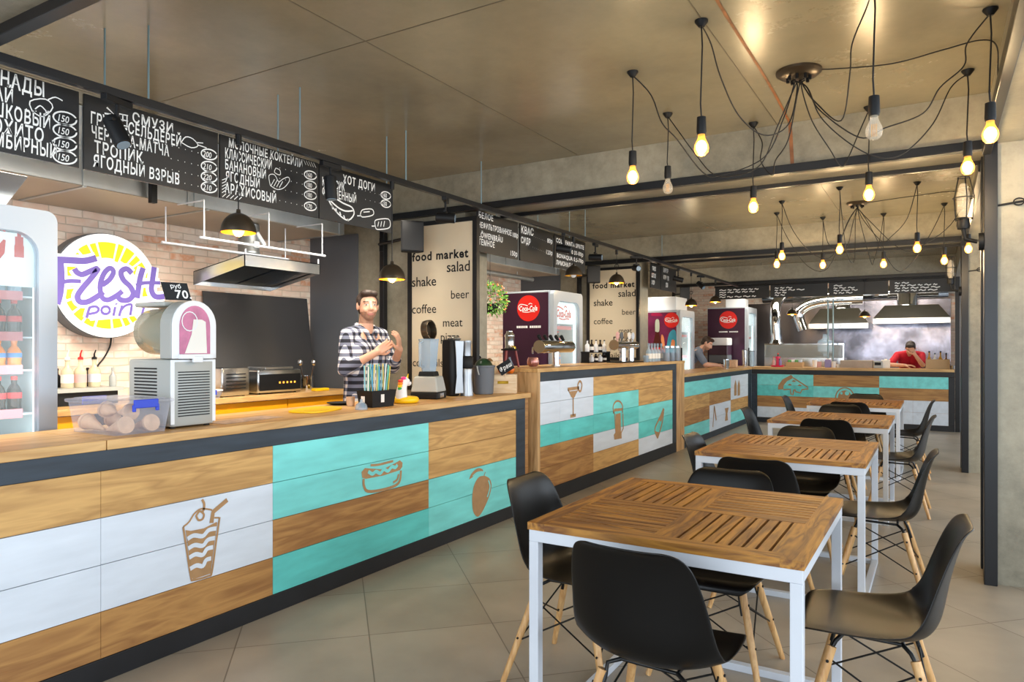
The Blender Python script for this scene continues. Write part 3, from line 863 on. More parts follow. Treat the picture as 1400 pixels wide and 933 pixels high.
def spot(px, label, yaw=0.0, tilt=0.5, y=None):
    y = at(px, 200, X=XT).y if y is None else y
    t = thing('track_spotlight', label, 'spotlight', (XT, y, ZT - .019), yaw, 'black spotlights on the track')
    MB().box((0, 0, -.014), (.034, .15, .028)).build('adapter', 'black', t, bevel=.003)
    st = MB(); st.cyl((0, 0, -.028), (0, 0, -.09), .008); st.box((0, 0, -.10), (.02, .075, .012)); st.build('bracket', 'black', t)
    R = RX(0) @ RY(-tilt)
    h = MB(); h.lathe([(.034, -.07), (.036, -.065), (.036, .065), (.030, .07)], (0, 0, -.145), 20, None, R)
    h.build('lamp_head', 'black', t, smooth=40)
    l = MB(); l.lathe([(.028, -.073), (.028, -.071)], (0, 0, -.145), 20, None, R); l.build('lens', 'clear_blue', t)
for px, l, yw, tl in ((160, 'nearest black track spotlight, in front of the second menu board', .3, .5), (452, 'black track spotlight in front of the hot dog menu board', 0, .1), (609, 'black track spotlight above the first word panel', .5, 1.5),
                  (770, 'black track spotlight in front of the soft drinks board', .5, 1.4), (814, 'black track spotlight beside the soft drinks board, against pale concrete', .2, 1.5), (870, 'black track spotlight at the right corner of the second word panel', -.8, 1.4),
                  (927, 'black track spotlight right of the menu boards past the second panel', .4, 1.3), (958, 'farthest black track spotlight, tilted', -.4, .9)):
    spot(px, l, yw, tl)

XB = -3.28
bz1, bz0 = 2.50, 2.16
def board(label, y0, y1, lines, X=XB, z0=bz0, z1=bz1, rods=(), group='chalk menu boards over the first booth', extra=None, U=(0, 1, 0), flat_y=None):
    """chalkboard whose face looks along +X (or towards the camera when flat_y is given)."""
    t = thing('menu_board', label, 'menu board', (X if flat_y is None else (y0 + y1) / 2, (y0 + y1) / 2 if flat_y is None else flat_y, z0), 0, group)
    b = MB()
    if flat_y is None: b.bb(X - .012, X, y0, y1, z0, z1)
    else: b.bb(y0, y1, flat_y, flat_y + .012, z0, z1)
    b.build('panel', 'chalkboard', t, world=True)
    tx = MB(); V = (0, 0, 1); hh = z1 - z0
    def o(u, v):      # u metres from the left edge, v fraction of the height from the top
        return (X, y0 + u, z1 - v * hh) if flat_y is None else (y0 + u, flat_y, z1 - v * hh)
    for (s, u, v, size, sx) in lines:
        tx = MB()
        if isinstance(u, tuple):          # the line runs between two columns of the photograph
            ya, yb = at(u[0], 200, X=X).y, at(u[1], 200, X=X).y; u = ya - y0; sx = (yb - ya) / (glyphs(s, .02)[2] * size)
        else: sx *= .79
        tx.text(s, o(u, v), U, V, size, bold=.02, sx=sx, wob=.012, shear=.02); tx.build('chalk_line', 'chalk', t, world=True)
    if extra: tx = MB(); extra(tx, o); tx.build('chalk_drawing', 'chalk', t, world=True)
    for y in rods:
        MB().cyl((X - .006, y, z1), (X - .006, y, ZC), .0045, n=8).build('hanging_rod', 'rod', t, world=True)
    return t
NX = (1, 0, 0)
def oval(tx, o, u, v, ru, rv, w_=.007, n=20, nr=NX, ph=0.2):
    tx.ribbon([Vector(o(u + ru * math.cos(a) + .15 * ru * math.sin(a), v - rv * math.sin(a))) for a in [i * 2 * PI / n + ph for i in range(n + 2)]], w_, nr)
def dots(tx, o, u0, u1, v0, v1, nr=NX, s=.004):
    n = max(2, int((u1 - u0) / .03))
    for i in range(n):
        q = i / (n - 1); c_ = Vector(o(u0 + (u1 - u0) * q, v0 + (v1 - v0) * q)); d_ = Vector(o(u0 + .01, v0)) - Vector(o(u0, v0)); d_.normalize()
        tx.ribbon([c_ - d_ * s / 2, c_ + d_ * s / 2], s, nr)
def strokes(tx, o, pl, w_=.006, nr=NX, sm=3):
    for p in pl:
        q = [Vector(o(a, b)) for a, b in p]
        tx.ribbon(smoothpath(q, sm) if sm and len(q) > 2 else q, w_, nr)
e = [at(px, 200, X=XB).y for px in (108, 115, 298, 301, 435, 437, 537)]
Wd = e[2] - e[1]
def ex1(tx, o):
    for k, v in enumerate((.40, .56, .73, .90)):
        oval(tx, o, Wd - .06, v, .048, .085); tx.text('150', o(Wd - .095, v + .05), (0, 1, .0), (0, 0, 1), .042, bold=.01, sx=.8, shear=.2)
    strokes(tx, o, [[(Wd - .19, .42), (Wd - .20, .30), (Wd - .14, .22), (Wd - .11, .30), (Wd - .15, .45), (Wd - .19, .42)], [(Wd - .13, .22), (Wd - .10, .16), (Wd - .07, .18)], [(Wd - .18, .38), (Wd - .16, .32), (Wd - .14, .36)]], .005)
    dots(tx, o, Wd - .36, Wd - .14, .42, .40)
    dots(tx, o, Wd - .20, Wd - .12, .77, .76)
board('chalk menu board cut off by the left edge of the photo, prices all 150', e[0] - Wd, e[0],
      [('ЛИМОНАДЫ', (-72, 60), .20, .085, 1), ('ЧАЙ', (-22, 17), .39, .080, 1), ('РОМАШКОВЫЙ', (-68, 68), .585, .080, 1), ('МОХИТО', (-30, 59), .775, .080, 1), ('ИМБИРНЫЙ', (-22, 77), .94, .080, 1)], rods=(e[0] - .35,), extra=ex1)
def ex2(tx, o):
    for k, (v, s) in enumerate(((.37, '200'), (.56, '210'), (.72, '220'), (.88, '210'))):
        oval(tx, o, Wd - .055, v, .046, .08); tx.text(s, o(Wd - .092, v + .05), (0, 1, 0), (0, 0, 1), .042, bold=.01, sx=.8, shear=.15)
        dots(tx, o, Wd - .30 + .03 * (k % 2), Wd - .12, v + .02, v + .02)
    strokes(tx, o, [[(.475, .30), (.50, .20), (.54, .20), (.57, .28), (.53, .34), (.475, .30)], [(.56, .24), (.60, .22)], [(.57, .27), (.62, .28)]], .005)
    strokes(tx, o, [[(.10, .10), (.135, .17), (.09, .19)]], .008, sm=0)
    for q in range(3): strokes(tx, o, [[(.155 + .02 * q, .13), (.155 + .02 * q, .30)], [(.15, .14 + .075 * q), (.20, .13 + .075 * q)]], .005, sm=0)
board('smoothie chalk menu board with prices 200, 210, 220 and 210', e[1], e[2],
      [('СМУЗИ', (180, 236), .20, .066, 1), ('ГРУША-СЕЛЬДЕРЕЙ', (123, 247), .37, .074, 1), ('ЧЕРНИКА-МАТЧА', (124, 231), .555, .074, 1), ('ТРОПИК', (128, 195), .75, .076, 1), ('ЯГОДНЫЙ ВЗРЫВ', (127, 245), .935, .076, 1)], rods=(1.83,), extra=ex2)
W3 = e[4] - e[3]
def ex3(tx, o):
    for k, (v, s) in enumerate(((.26, '160'), (.44, '180'), (.62, '180'), (.82, '170'))):
        oval(tx, o, W3 - .065, v, .048, .075); tx.text(s, o(W3 - .10, v + .045), (0, 1, 0), (0, 0, 1), .040, bold=.01, sx=.8)
        dots(tx, o, W3 - .30, W3 - .13, v + .02, v + .02)
    strokes(tx, o, [[(.33, .62), (.32, .46), (.36, .42), (.39, .52), (.42, .46), (.46, .40), (.47, .46), (.43, .60), (.38, .66), (.33, .62)], [(.37, .30), (.36, .38), (.40, .40), (.40, .32), (.37, .30)]] + [[(.335 + .02 * q, .62), (.36 + .02 * q, .50)] for q in range(4)], .004)
    for q in range(5): strokes(tx, o, [[(.012 + .025 * q, .985), (.035 + .025 * q, .92)], [(.010, .92 - .05 * q), (.035, .86 - .045 * q)], [(W3 - .10 + .02 * q, .10), (W3 - .12 + .02 * q, .02)]], .004, sm=0)
board('milkshake chalk menu board behind the nearest pendant lamp', e[3], e[4],
      [('МОЛОЧНЫЕ КОКТЕЙЛИ', (312, 413), .165, .066, 1), ('КЛАССИЧЕСКИЙ', (307, 371), .35, .072, 1), ('БАНАНОВЫЙ', (307, 363), .53, .072, 1), ('ЯГОДНЫЙ', (308, 354.5), .71, .072, 1), ('АРАХИСОВЫЙ', (307, 377), .90, .074, 1)], rods=(2.83,), extra=ex3)
W4 = e[6] - e[5]
def ex4(tx, o):
    for v, s in ((.25, '160'), (.42, '230')):
        oval(tx, o, W4 - .075, v, .05, .075); tx.text(s, o(W4 - .115, v + .045), (0, 1, 0), (0, 0, 1), .042, bold=.01, sx=.8)
        dots(tx, o, W4 - .28, W4 - .14, v + .02, v + .02)
    strokes(tx, o, [[(.06, .56), (.10, .54), (.20, .62), (.28, .66), (.30, .78), (.25, .92), (.18, .88), (.10, .72), (.06, .56)], [(.07, .60), (.15, .72), (.22, .76), (.29, .72)]] + [[(.10 + .035 * q, .70 + .05 * q), (.11 + .035 * q, .78 + .04 * q)] for q in range(5)], .010)
    strokes(tx, o, [[(.36, .76), (.38, .66), (.47, .60), (.49, .68), (.46, .74), (.38, .80), (.36, .76)], [(.33, .80), (.37, .78)], [(.39, .70), (.45, .66)], [(.51, .96), (.50, .84), (.53, .78), (.64, .72), (.66, .84), (.63, .92), (.53, .98), (.51, .96)], [(.47, .94), (.51, .92)]] + [[(.53 + .03 * q, .92 - .01 * q), (.54 + .03 * q, .82 - .02 * q)] for q in range(3)], .007)
board('hot dog chalk menu board with a drawn hot dog, rightmost of the first booth', e[5], e[6],
      [('ХОТ ДОГИ', (468.5, 512), .235, .074, 1), ('КЛАССИК', (440, 471), .385, .072, 1), ('ФИРМЕННЫЙ', (440, 486.6), .56, .072, 1)], rods=(3.78,), extra=ex4)

# ------------------------------------------------------------------ booth 1 behind the counter
M['duct_in'] = mat('duct_underside', 'a59a8a', 0.45, 0.2, .08, 2)
t = thing('ventilation_duct', 'large galvanised box duct along the brick wall under the ceiling', 'duct', (-4.85, 2.4, 2.34))
b = MB(); b.bb(-5.245, -4.44, .0, 4.55, 2.345, ZC - .005, 'galv'); b.bb(-5.24, -4.45, .005, 4.545, 2.34, 2.3449, 'duct_in')
b.build('casing', None, t, world=True)
for y in (.6, 1.45, 2.35, 3.05, 3.1, 4.5): MB().bb(-4.44, -4.432, y - .012, y + .012, 2.34, 2.82).build('flange', 'galv', t, world=True)
for y in (1.45, 2.35, 3.2, 4.5): MB().bb(-5.22, -4.44, y - .012, y + .012, 2.333, 2.34).build('flange', 'galv', t, world=True)
for q, (y, xo) in enumerate(((1.32, -4.35), (2.75, -4.38))):
    tag(MB().bb(xo - .02, xo + .02, y - .02, y + .02, 2.30, ZC - .001).build('duct_bracket', 'black', bevel=.002), 'dark vertical bracket hanging in front of the box duct, ' + ('left one' if q == 0 else 'right one'), 'bracket', 'brackets at the box duct')
# extractor hood
t = thing('extractor_hood', 'stainless extractor hood hanging over the black back panel', 'extractor hood', (-4.6, 3.8, 1.85))
hy0, hy1, hx0, hx1 = 3.44, 4.18, -4.95, -4.35
b = MB()
pt = lambda x, y, zz: Vector((x, y, zz))
def sheet(q, n, th=.006): b.prism(q, Vector(n) * th)
sheet([pt(hx1, hy0, 1.96), pt(hx1, hy1, 1.96), pt(hx1, hy1, 2.045), pt(hx1, hy0, 2.045)], (-1, 0, 0))
for y, s_ in ((hy0, 1), (hy1, -1)):
    sheet([pt(hx0, y, 1.845), pt(hx1, y, 1.96), pt(hx1, y, 2.045), pt(hx0, y, 1.95)], (0, s_, 0))
sheet([pt(hx0, hy0, 1.845), pt(hx0, hy1, 1.845), pt(hx0, hy1, 1.95), pt(hx0, hy0, 1.95)], (1, 0, 0))
sheet([pt(hx0, hy0, 1.95), pt(hx0, hy1, 1.95), pt(hx1, hy1, 2.045), pt(hx1, hy0, 2.045)], (0, 0, -1))
b.build('canopy', 'stainless', t, world=True)
b = MB()
for y0_ in (hy0 + .02, (hy0 + hy1) / 2 + .012):
    b.prism([pt(hx0 + .02, y0_, 1.878), pt(hx0 + .02, y0_ + .335, 1.878), pt(hx1 - .03, y0_ + .335, 1.985), pt(hx1 - .03, y0_, 1.985)], (0, 0, .01))
M['filter'] = mat('dark_grease_filter', '2f3a44', 0.25, 0.7)
b.build('grease_filter', 'filter', t, world=True)
b = MB(); b.lathe([(.082, 2.0), (.082, 2.10), (.086, 2.105), (.086, 2.115), (.082, 2.12), (.082, 2.332)], (-4.68, 3.74, 0), 24)
b.build('flue_pipe', 'galv', t, smooth=40, world=True)
b = MB(); b.box((-4.60, 3.79, 2.22), (.015, .03, .12), None, RX(.7)); b.box((-4.60, 3.745, 2.17), (.02, .05, .05)); b.build('damper_handle', 'white_plastic', t, world=True)
b = MB()
for y in (hy0 + .015, hy1 - .01): b.cyl((hx1 - .01, y, 2.045), (hx1 - .01, y, 2.085), .007)
b.build('hanger_clip', 'white_metal', t, world=True)
# white hanging rail frame
t = thing('hanging_rail', 'thin white tubular rail frame hanging below the box duct', 'rail', (-4.35, 3.5, 2.085))
b = MB()
for x in (-4.58, -4.16): b.tube([(x, 2.94, 2.085), (x, 4.05, 2.085)], .009, 8)
b.build('rail_tube', 'white_metal', t, smooth=50, world=True)
for x, y in ((-4.58, 2.97), (-4.16, 2.97), (-4.16, 4.02), (-4.58, 4.02), (-4.16, 3.5)):
    z1 = 2.34 if x < -4.44 else 2.30
    bb_ = MB(); bb_.cyl((x, y, 2.09), (x, y, 2.335), .005, n=6)
    if x > -4.44: bb_.cyl((x, y, 2.335), (-4.445, y, 2.335), .005, n=6)
    bb_.build('drop_rod', 'white_metal', t, world=True)
# steel sheets
t = tag(MB().bb(XW + .0, -4.63, 4.915, 4.929, 0, 2.42).build('wall_panel', 'dark_metal'), 'dark grey sheet panel on the side wall behind the man in plaid', 'panel')
b = MB(); b.prism([(-5.24, 3.72, 1.83), (-5.24, 4.86, 1.83), (-5.125, 4.86, .9725), (-5.125, 3.72, .9725)], (.006, 0, 0))
M['smoke_steel'] = mat('smoked_polished_steel', '6e6e70', 0.25, 0.8, .08, 2)
tag(b.build('leaning_steel_sheet', 'smoke_steel'), 'shiny blackened steel panel leaning on the brick under the extractor hood', 'panel')
# back counter
t = thing('back_counter', 'back counter with wooden top and mustard yellow fronts along the brick wall', 'counter', (-4.95, 2.6, 0))
MB().bb(-5.245, -4.68, .4, 4.88, 0, .93).build('carcass', 'white_metal', t, world=True)
y = .42
for k, wdt in enumerate((.75, .75, .62, .8, .78, .72)):
    f = MB().bb(-4.68, -4.662, y, y + wdt - .01, .06, .925)
    if k == 3:
        f = MB().bb(-4.68, -4.662, y, y + wdt - .01, .06, .925)
        f.build('drawer_front', 'black', t, world=True)
        for zz in (.3, .62, .88): MB().bb(-4.662, -4.65, y + .15, y + wdt - .16, zz, zz + .012).build('handle', 'stainless', t, world=True)
    else: f.build('cabinet_door', 'mustard', t, world=True)
    y += wdt
tag(MB().bb(-5.245, -4.63, .4, 4.88, .931, .971).build('worktop', 'worktop', bevel=.003), 'wooden worktop on the back counter, under the oven and containers', 'worktop')
t = thing('bottle_shelf', 'low black raised shelf under the syrup bottles', 'shelf', (-5.05, 2.2, .971))
MB().bb(-5.2, -4.88, 1.75, 2.85, 1.06, 1.085).build('shelf_top', 'grey_plastic', t, world=True)
MB().bb(-5.18, -4.90, 1.78, 2.82, .9715, 1.06).build('shelf_box', 'black', t, world=True)
# syrup bottles with pourers
def bottle(loc, h, r, body, label_c=None, cap='black', name='bottle', label='', cat='bottle', group=None, pour=False, liquid=None, n=16):
    t = thing(name, label, cat, loc, 0, group)
    b = MB(); b.lathe([(r * .9, 0), (r, .01), (r, h * .58), (r * .9, h * .64), (r * .38, h * .76), (r * .34, h * .94), (r * .40, h * .95), (r * .40, h)], n=n)
    b.build('glass', body, t, smooth=50)
    if label_c is not None:
        l = MB(); l.lathe([(r * 1.015, h * .18), (r * 1.015, h * .48)], n=n, cap=False); l.build('paper_label', label_c, t, smooth=50)
    c_ = MB(); c_.lathe([(r * .45, h), (r * .42, h * 1.08), (r * .2, h * 1.10)], n=n)
    if pour: c_.tube([(0, 0, h * 1.08), (0, 0, h * 1.2), (r * .5, 0, h * 1.34)], [.006, .005, .004], 6)
    c_.build('cap' if not pour else 'pourer', cap, t, smooth=50)
    return t
M['amber'] = glass('pale_amber_syrup', 'e6d8b4', .05, .6)
M['paper'] = mat('white_paper', 'ece9e2', .7)
M['paper_red'] = mat('white_and_red_label', 'd9a9a4', .7)
M['paper_blue'] = mat('pale_blue_label', 'c6d0dd', .7)
for px, cp, lc, lb in ((92, 'white_plastic', 'paper', 'syrup bottle with white pourer on the black shelf, by the refrigerator'), (110, 'red', 'paper_red', 'syrup bottle with red pourer on the black shelf'), (129, 'black', 'paper_blue', 'syrup bottle with black pourer on the black shelf')):
    p = at(px, 530, X=-5.0)
    bottle((-5.0, p.y, 1.0855), .19, .038, 'amber', lc, cp, 'syrup_bottle', lb, 'bottle', 'syrup bottles on the black shelf', True)
for px, cc, lb in ((80, 'black', 'dark bottle half hidden by the refrigerator edge, left end of the black shelf'), (122, 'black', 'dark bottle standing behind the syrup bottles'), (139, 'grey_plastic', 'short grey bottle at the right of the syrup bottles')):
    p = at(px, 530, X=-5.09)
    bottle((-5.11 + (.16 if px == 139 else 0), p.y + (.0 if px == 139 else 0), 1.0855), .12, .024, cc, None, cc, 'sauce_bottle', lb, 'bottle', 'dark bottles on the black shelf')
# sign cable
b = MB(); q = [at(152, 462, X=-5.22), at(150, 475, X=-5.235), at(142, 490, X=-5.24), at(133, 502, X=-5.24), at(128, 520, X=-5.24)]
tag(b.tube(smoothpath(q, 5), .006, 6).build('power_cable', 'black_wire', smooth=60), 'dark cable hanging from the round yellow and violet wall sign', 'cable')
# round sign
XS = -5.12
cS = at(147, 391, X=XS); rS = .378
t = thing('wall_sign', 'round yellow citrus sign with violet brush lettering on the brick wall', 'sign', (XS, cS.y, cS.z - rS))
RYX = Matrix.Rotation(PI / 2, 3, 'Y')
M['sign_white'] = emit('backlit_white_face', 'ffffff', 0.25)
M['sign_yellow'] = emit('backlit_yellow_face', 'ffd900', 0.4)
M['sign_violet'] = emit('backlit_violet_face', '6f5cb4', 0.05)
MB().lathe([(rS, 0), (rS, .118)], (XW + .005, cS.y, cS.z), 64, None, RYX).build('box', 'dark_metal', t, smooth=40, world=True)
MB().lathe([(rS - .006, 0), (rS - .006, .004)], (XS + .0035, cS.y, cS.z), 64, None, RYX).build('white_face', 'sign_white', t, world=True)
b = MB()
def seg(a0, a1, r0, r1, n=5, jag=0.0):
    q = [Vector((XS + .010, cS.y + math.cos(a) * r0, cS.z + math.sin(a) * r0)) for a in [a0 + (a1 - a0) * i / n for i in range(n + 1)]]
    q += [Vector((XS + .010, cS.y + math.cos(a) * r1, cS.z + math.sin(a) * r1)) for a in [a1 + (a0 - a1) * i / n for i in range(n + 1)]]
    b.add(q, [tuple(range(len(q)))])
rn = random.Random(5)
a = math.radians(18)
while a < math.radians(372):
    w_ = math.radians(rn.choice((8, 13, 20, 24)))
    seg(a, a + w_, rS * rn.uniform(.42, .62), rS * rn.uniform(.80, .85)); a += w_ + math.radians(3.2)
b.build('citrus_segments', 'sign_yellow', t, world=True)
z = lambda x, y: at(60 + x / 5.185, 300 + y / 5.185, X=XS)
LET = [([(98, 275), (108, 400), (100, 520), (78, 600)], .046), ([(85, 288), (180, 292), (280, 296), (362, 276)], .040), ([(120, 446), (180, 438), (252, 442)], .024),
       ([(205, 350), (225, 378), (262, 392), (320, 368), (372, 352), (318, 425), (262, 490), (228, 545), (245, 585), (300, 585), (372, 545), (410, 515)], .034),
       ([(400, 468), (452, 430), (482, 375), (455, 348), (412, 390), (388, 470), (398, 550), (440, 572), (500, 545), (545, 510)], .032),
       ([(612, 385), (575, 352), (535, 375), (552, 430), (602, 480), (622, 530), (590, 572), (535, 572), (505, 540)], .034),
       ([(692, 345), (668, 430), (648, 560)], .036), ([(640, 470), (700, 452), (812, 452)], .024), ([(770, 340), (758, 430), (750, 500), (778, 548), (842, 548)], .036)]
LP = [([(312, 625), (300, 660), (290, 700)], .016), ([(305, 628), (350, 618), (375, 635), (360, 660), (305, 672)], .015), ([(425 + 30 * math.cos(a_), 645 + 27 * math.sin(a_)) for a_ in [i * PI / 5 for i in range(11)]], .015),
      ([(492, 622), (480, 685)], .015), ([(498, 596), (502, 606)], .016), ([(540, 612), (530, 650), (520, 688)], .015), ([(530, 650), (560, 615), (605, 605), (605, 640), (598, 680)], .015), ([(635, 606), (700, 598), (775, 592)], .015), ([(705, 600), (690, 640), (678, 690)], .015)]
wb_ = MB(); vb = MB()
for i_, (pts, w_) in enumerate(LET + LP):
    q = [z(*p) for p in pts]
    q = smoothpath(q, 5) if len(q) > 2 else q
    wb_.ribbon(q, w_ + (.046 if w_ > .02 else .03), NX, .016); vb.ribbon(q, w_ * 1.15, NX, .0195 + .0005 * i_)
for pts in ([(270, 600), (320, 720), (560, 700), (800, 650), (850, 540), (500, 560)],):   # white ground behind the small word
    q = [z(*p) + Vector((.0155, 0, 0)) for p in pts]; wb_.add(q, [tuple(range(len(q)))])
o = wb_.build('white_outline', 'sign_white', t, world=True)
vb.build('lettering', 'sign_violet', t, world=True)

# ---------- refrigerators with glass doors
M['fr_in'] = mat('white_refrigerator_lining', 'dfe9ea', .4)
M['led'] = emit('white_led_strip', 'eafcff', 1.6)
M['fr_frame'] = mat('silver_grey_door_frame', 'b9c2cb', .35, .2)
M['fr_header'] = emit('backlit_header', 'd2e6ee', 0.45)
M['pink_strip'] = mat('pink_and_red_price_strip', 'd9828a', .5)
def swash(tx, c, s, nrm, U):
    """the flowing white word mark: slanted letters with pen flourishes."""
    U = Vector(U); V = Vector((0, 0, 1)); c = Vector(c)
    P = lambda x, y: c + U * (x * s) + V * (y * s)
    w_ = glyphs('Coca-Cola', .035)[2]
    tx.text('Coca-Cola', P(-.93, -.22), U, V, s * .62, bold=.035, sx=1.86 / (w_ * .62), shear=.22)
    for pts, q in (([(-.95, -.12), (-1.0, .16), (-.82, .36), (-.4, .33), (-.05, .22)], .07), ([(-.62, -.30), (-.1, -.36), (.4, -.30), (.7, -.33)], .06), ([(.05, .34), (.2, .44), (.42, .36)], .06)):
        tx.ribbon(smoothpath([P(*p) for p in pts], 3), q * s, nrm, .002)
def fridge(label, X, y0, y1, depth, h, side=None, header=True, handle=True, shelves=(.45, .75, 1.05, 1.255, 1.41, 1.60), glow=6, ez=.19):
    t = thing('drinks_refrigerator', label, 'refrigerator', (X - depth / 2, (y0 + y1) / 2, 0), 0, 'glass-door drinks refrigerators')
    b = MB(); T = .04
    b.bb(X - depth, X - .05, y0, y0 + T, .05, h); b.bb(X - depth, X - .05, y1 - T, y1, .05, h); b.bb(X - depth, X - depth + T, y0 + T, y1 - T, .05, h)
    b.bb(X - depth + T, X - .05, y0 + T, y1 - T, h - T, h); b.bb(X - depth + T, X - .05, y0 + T, y1 - T, .05, .22); b.bb(X - depth + .02, X - .1, y0 + .02, y1 - .02, 0, .05)
    b.build('cabinet', 'fr_frame', t, bevel=.006, world=True)
    b = MB(); b.bb(X - depth + T, X - depth + T + .005, y0 + T, y1 - T, .22, h - T); b.bb(X - depth + T, X - .06, y0 + T, y0 + T + .004, .22, h - T); b.bb(X - depth + T, X - .06, y1 - T - .004, y1 - T, .22, h - T)
    b.build('lining', 'fr_in', t, world=True)
    # door with a rounded window
    m_ = .085; zb, ztp = .16, h - .11
    oy0, oy1, oz0, oz1 = y0 + .004, y1 - .004, .10, h
    iy0, iy1 = y0 + m_, y1 - m_; R = .10
    def rr(a0, a1, c0, c1, rad, n=6):
        q = []
        for cx, cz, s_ in ((a1 - rad, c1 - rad, 0), (a0 + rad, c1 - rad, PI/2), (a0 + rad, c0 + rad, PI), (a1 - rad, c0 + rad, 1.5*PI)):
            for i in range(n + 1):
                a_ = s_ + PI/2 * i / n; q.append((cx + rad * math.cos(a_), cz + rad * math.sin(a_)))
        return q
    out = rr(oy0, oy1, oz0, oz1, .05); inn = rr(iy0, iy1, zb, ztp, R); n = len(out)
    vs = [(X, p[0], p[1]) for p in out] + [(X, p[0], p[1]) for p in inn] + [(X - .045, p[0], p[1]) for p in out] + [(X - .045, p[0], p[1]) for p in inn]
    fs = []
    for i in range(n):
        j = (i + 1) % n
        fs += [(i, j, n + j, n + i), (2*n + i, 3*n + i, 3*n + j, 2*n + j), (i, 2*n + i, 2*n + j, j), (n + i, n + j, 3*n + j, 3*n + i)]
    d_ = MB().add(vs, fs).build('door', 'fr_frame', t, smooth=30, world=True)
    MB().prism([(X - .022, p[0], p[1]) for p in inn], (-.004, 0, 0)).build('glass_pane', 'clear', d_, world=True)
    if handle: MB().bb(X, X + .02, y0 + .03, y0 + .055, .9, 1.35).build('handle', 'black', d_, world=True)
    if header:
        MB().bb(X - .06, X - .05, iy0 - .02, iy1 + .02, h - .36, h - .115).build('header_sign', 'fr_header', t, world=True)
    for z_ in shelves:
        sh = MB().bb(X - depth + .05, X - .10, y0 + T + .005, y1 - T - .005, z_ - .008, z_).build('shelf', 'white_metal', t, world=True)
        MB().bb(X - .10, X - .095, y0 + T + .005, y1 - .11, z_ - .02, z_ + .022).build('price_strip', 'pink_strip', sh, world=True)
    b = MB(); b.bb(X - .09, X - .075, y1 - T - .03, y1 - T - .01, .25, h - .15); b.bb(X - .09, X - .075, y0 + T + .01, y0 + T + .03, .25, h - .15)
    b.build('led_strip', 'led', t, world=True)
    if side == 'plum':
        MB().bb(X - depth + .005, X - .06, y0 - .004, y0 - .0005, .06, h - .02).build('side_panel', 'brown_panel', t, world=True)
        cx, cz = X - depth * .48, h - ez; r_ = depth * .222
        s_ = MB(); s_.lathe([(r_, 0), (r_, .002)], (cx, y0 - .004, cz), 40, 'red', Matrix.Rotation(PI/2, 3, 'X'))
        swash(s_, (cx, y0 - .007, cz), r_ * .86, (0, -1, 0), (1, 0, 0))
        s_.m = [0] * 42 + [0] * (len(s_.f) - 42); 
        nred = 42
        s_.mats = [M['red'], M['chalk']]; s_.m = [0 if i < nred else 1 for i in range(len(s_.f))]
        for q in range(13): 
            x_ = cx - depth * .23 + q * depth * .037
            if q != 6: s_.bb(x_, x_ + depth * .028, y0 - .0065, y0 - .005, cz - r_ - .075, cz - r_ - .05, 'chalk')
        s_.build('red_disc_emblem', None, t, world=True)
    if glow:
        l = bpy.data.lights.new('refrigerator_light', 'AREA'); l.shape = 'RECTANGLE'; l.size = .45; l.size_y = h * .7; l.energy = glow; l.color = (.88, 1, 1)
        lo = bpy.data.objects.new('refrigerator_light', l); COL.objects.link(lo); lo.location = (depth / 2 - .085, 0, h * .55); lo.rotation_euler = (0, PI / 2, 0); lo.parent = t
    return t
f1 = fridge('tall drinks refrigerator at the left edge, lit shelves of cola and orange bottles', -3.58, 1.06, 1.775, .66, 2.0, glow=4, handle=False)
X1 = -3.58
b = MB()   # bottle picture and red swirl on the lit header
p = at(26, 330, X=X1 - .05)
for i, (w_, za, zb_) in enumerate(((.014, .06, .085), (.016, .02, .06), (.034, -.02, .02), (.040, -.075, -.02))):
    b.bb(X1 - .0495, X1 - .048, p.y - w_/2, p.y + w_/2, p.z + za, p.z + zb_)
q = [at(-6, 313, X=X1 - .047), at(2, 312, X=X1 - .047), at(8, 315, X=X1 - .047)]
b.ribbon(q, .02, NX); b.ribbon([at(-8, 350, X=X1 - .047), at(0, 343, X=X1 - .047), at(6, 328, X=X1 - .047)], [.05, .04, .01], NX)
b.build('bottle_picture', 'red', f1, world=True)
# bottles on its shelves
M['cola'] = mat('dark_cola_bottle', '1c0f0d', .12)
M['fanta'] = mat('orange_drink', 'f08a17', .15)
M['water'] = glass('water_bottle', 'bcd6e6', .05, .55)
M['redlab'] = mat('red_bottle_label', 'd6232a', .5)
M['blulab'] = mat('blue_bottle_label', '3f7fc0', .5)
def drink(loc, kind, label, group, h=.165):
    body, lab, cap = {'cola': ('cola', 'redlab', 'red'), 'fanta': ('fanta', 'blulab', 'fanta'), 'water': ('water', 'paper_blue', 'blulab')}[kind]
    k_ = h / .225; r = .031
    t = thing('drink_bottle', label, 'bottle', loc, 0, group)
    MB().lathe([(r * .85, 0), (r, .012), (r * .92, .06 * k_), (r, .10 * k_), (r, .14 * k_), (r * .75, .175 * k_), (r * .38, .20 * k_), (r * .38, h)], n=16).build('bottle_body', body, t, smooth=60)
    MB().lathe([(r * 1.02, .10 * k_), (r * 1.02, .14 * k_)], n=16, cap=False).build('paper_label', lab, t, smooth=60)
    MB().lathe([(r * .44, h), (r * .44, h + .018)], n=12).build('cap', cap, t)

SH = [('topmost', 1.60, 'water', 'clear water bottle', .165), ('second', 1.41, 'cola', 'dark cola bottle', .155), ('third', 1.255, 'fanta', 'orange drink bottle', .125), ('fourth', 1.05, 'cola', 'dark cola bottle', .155)]
for w_, z_, kd, nm_, hh in SH:
    for k, yy in enumerate((1.655, 1.588, 1.52)):
        pos = ('beside the light strip', 'second from the light strip', 'third from the light strip')[k]
        drink((-3.735, yy, z_ + .0005), kd, '%s on the %s shelf of the left refrigerator, %s' % (nm_, w_, pos), 'bottles in the left refrigerator', hh)
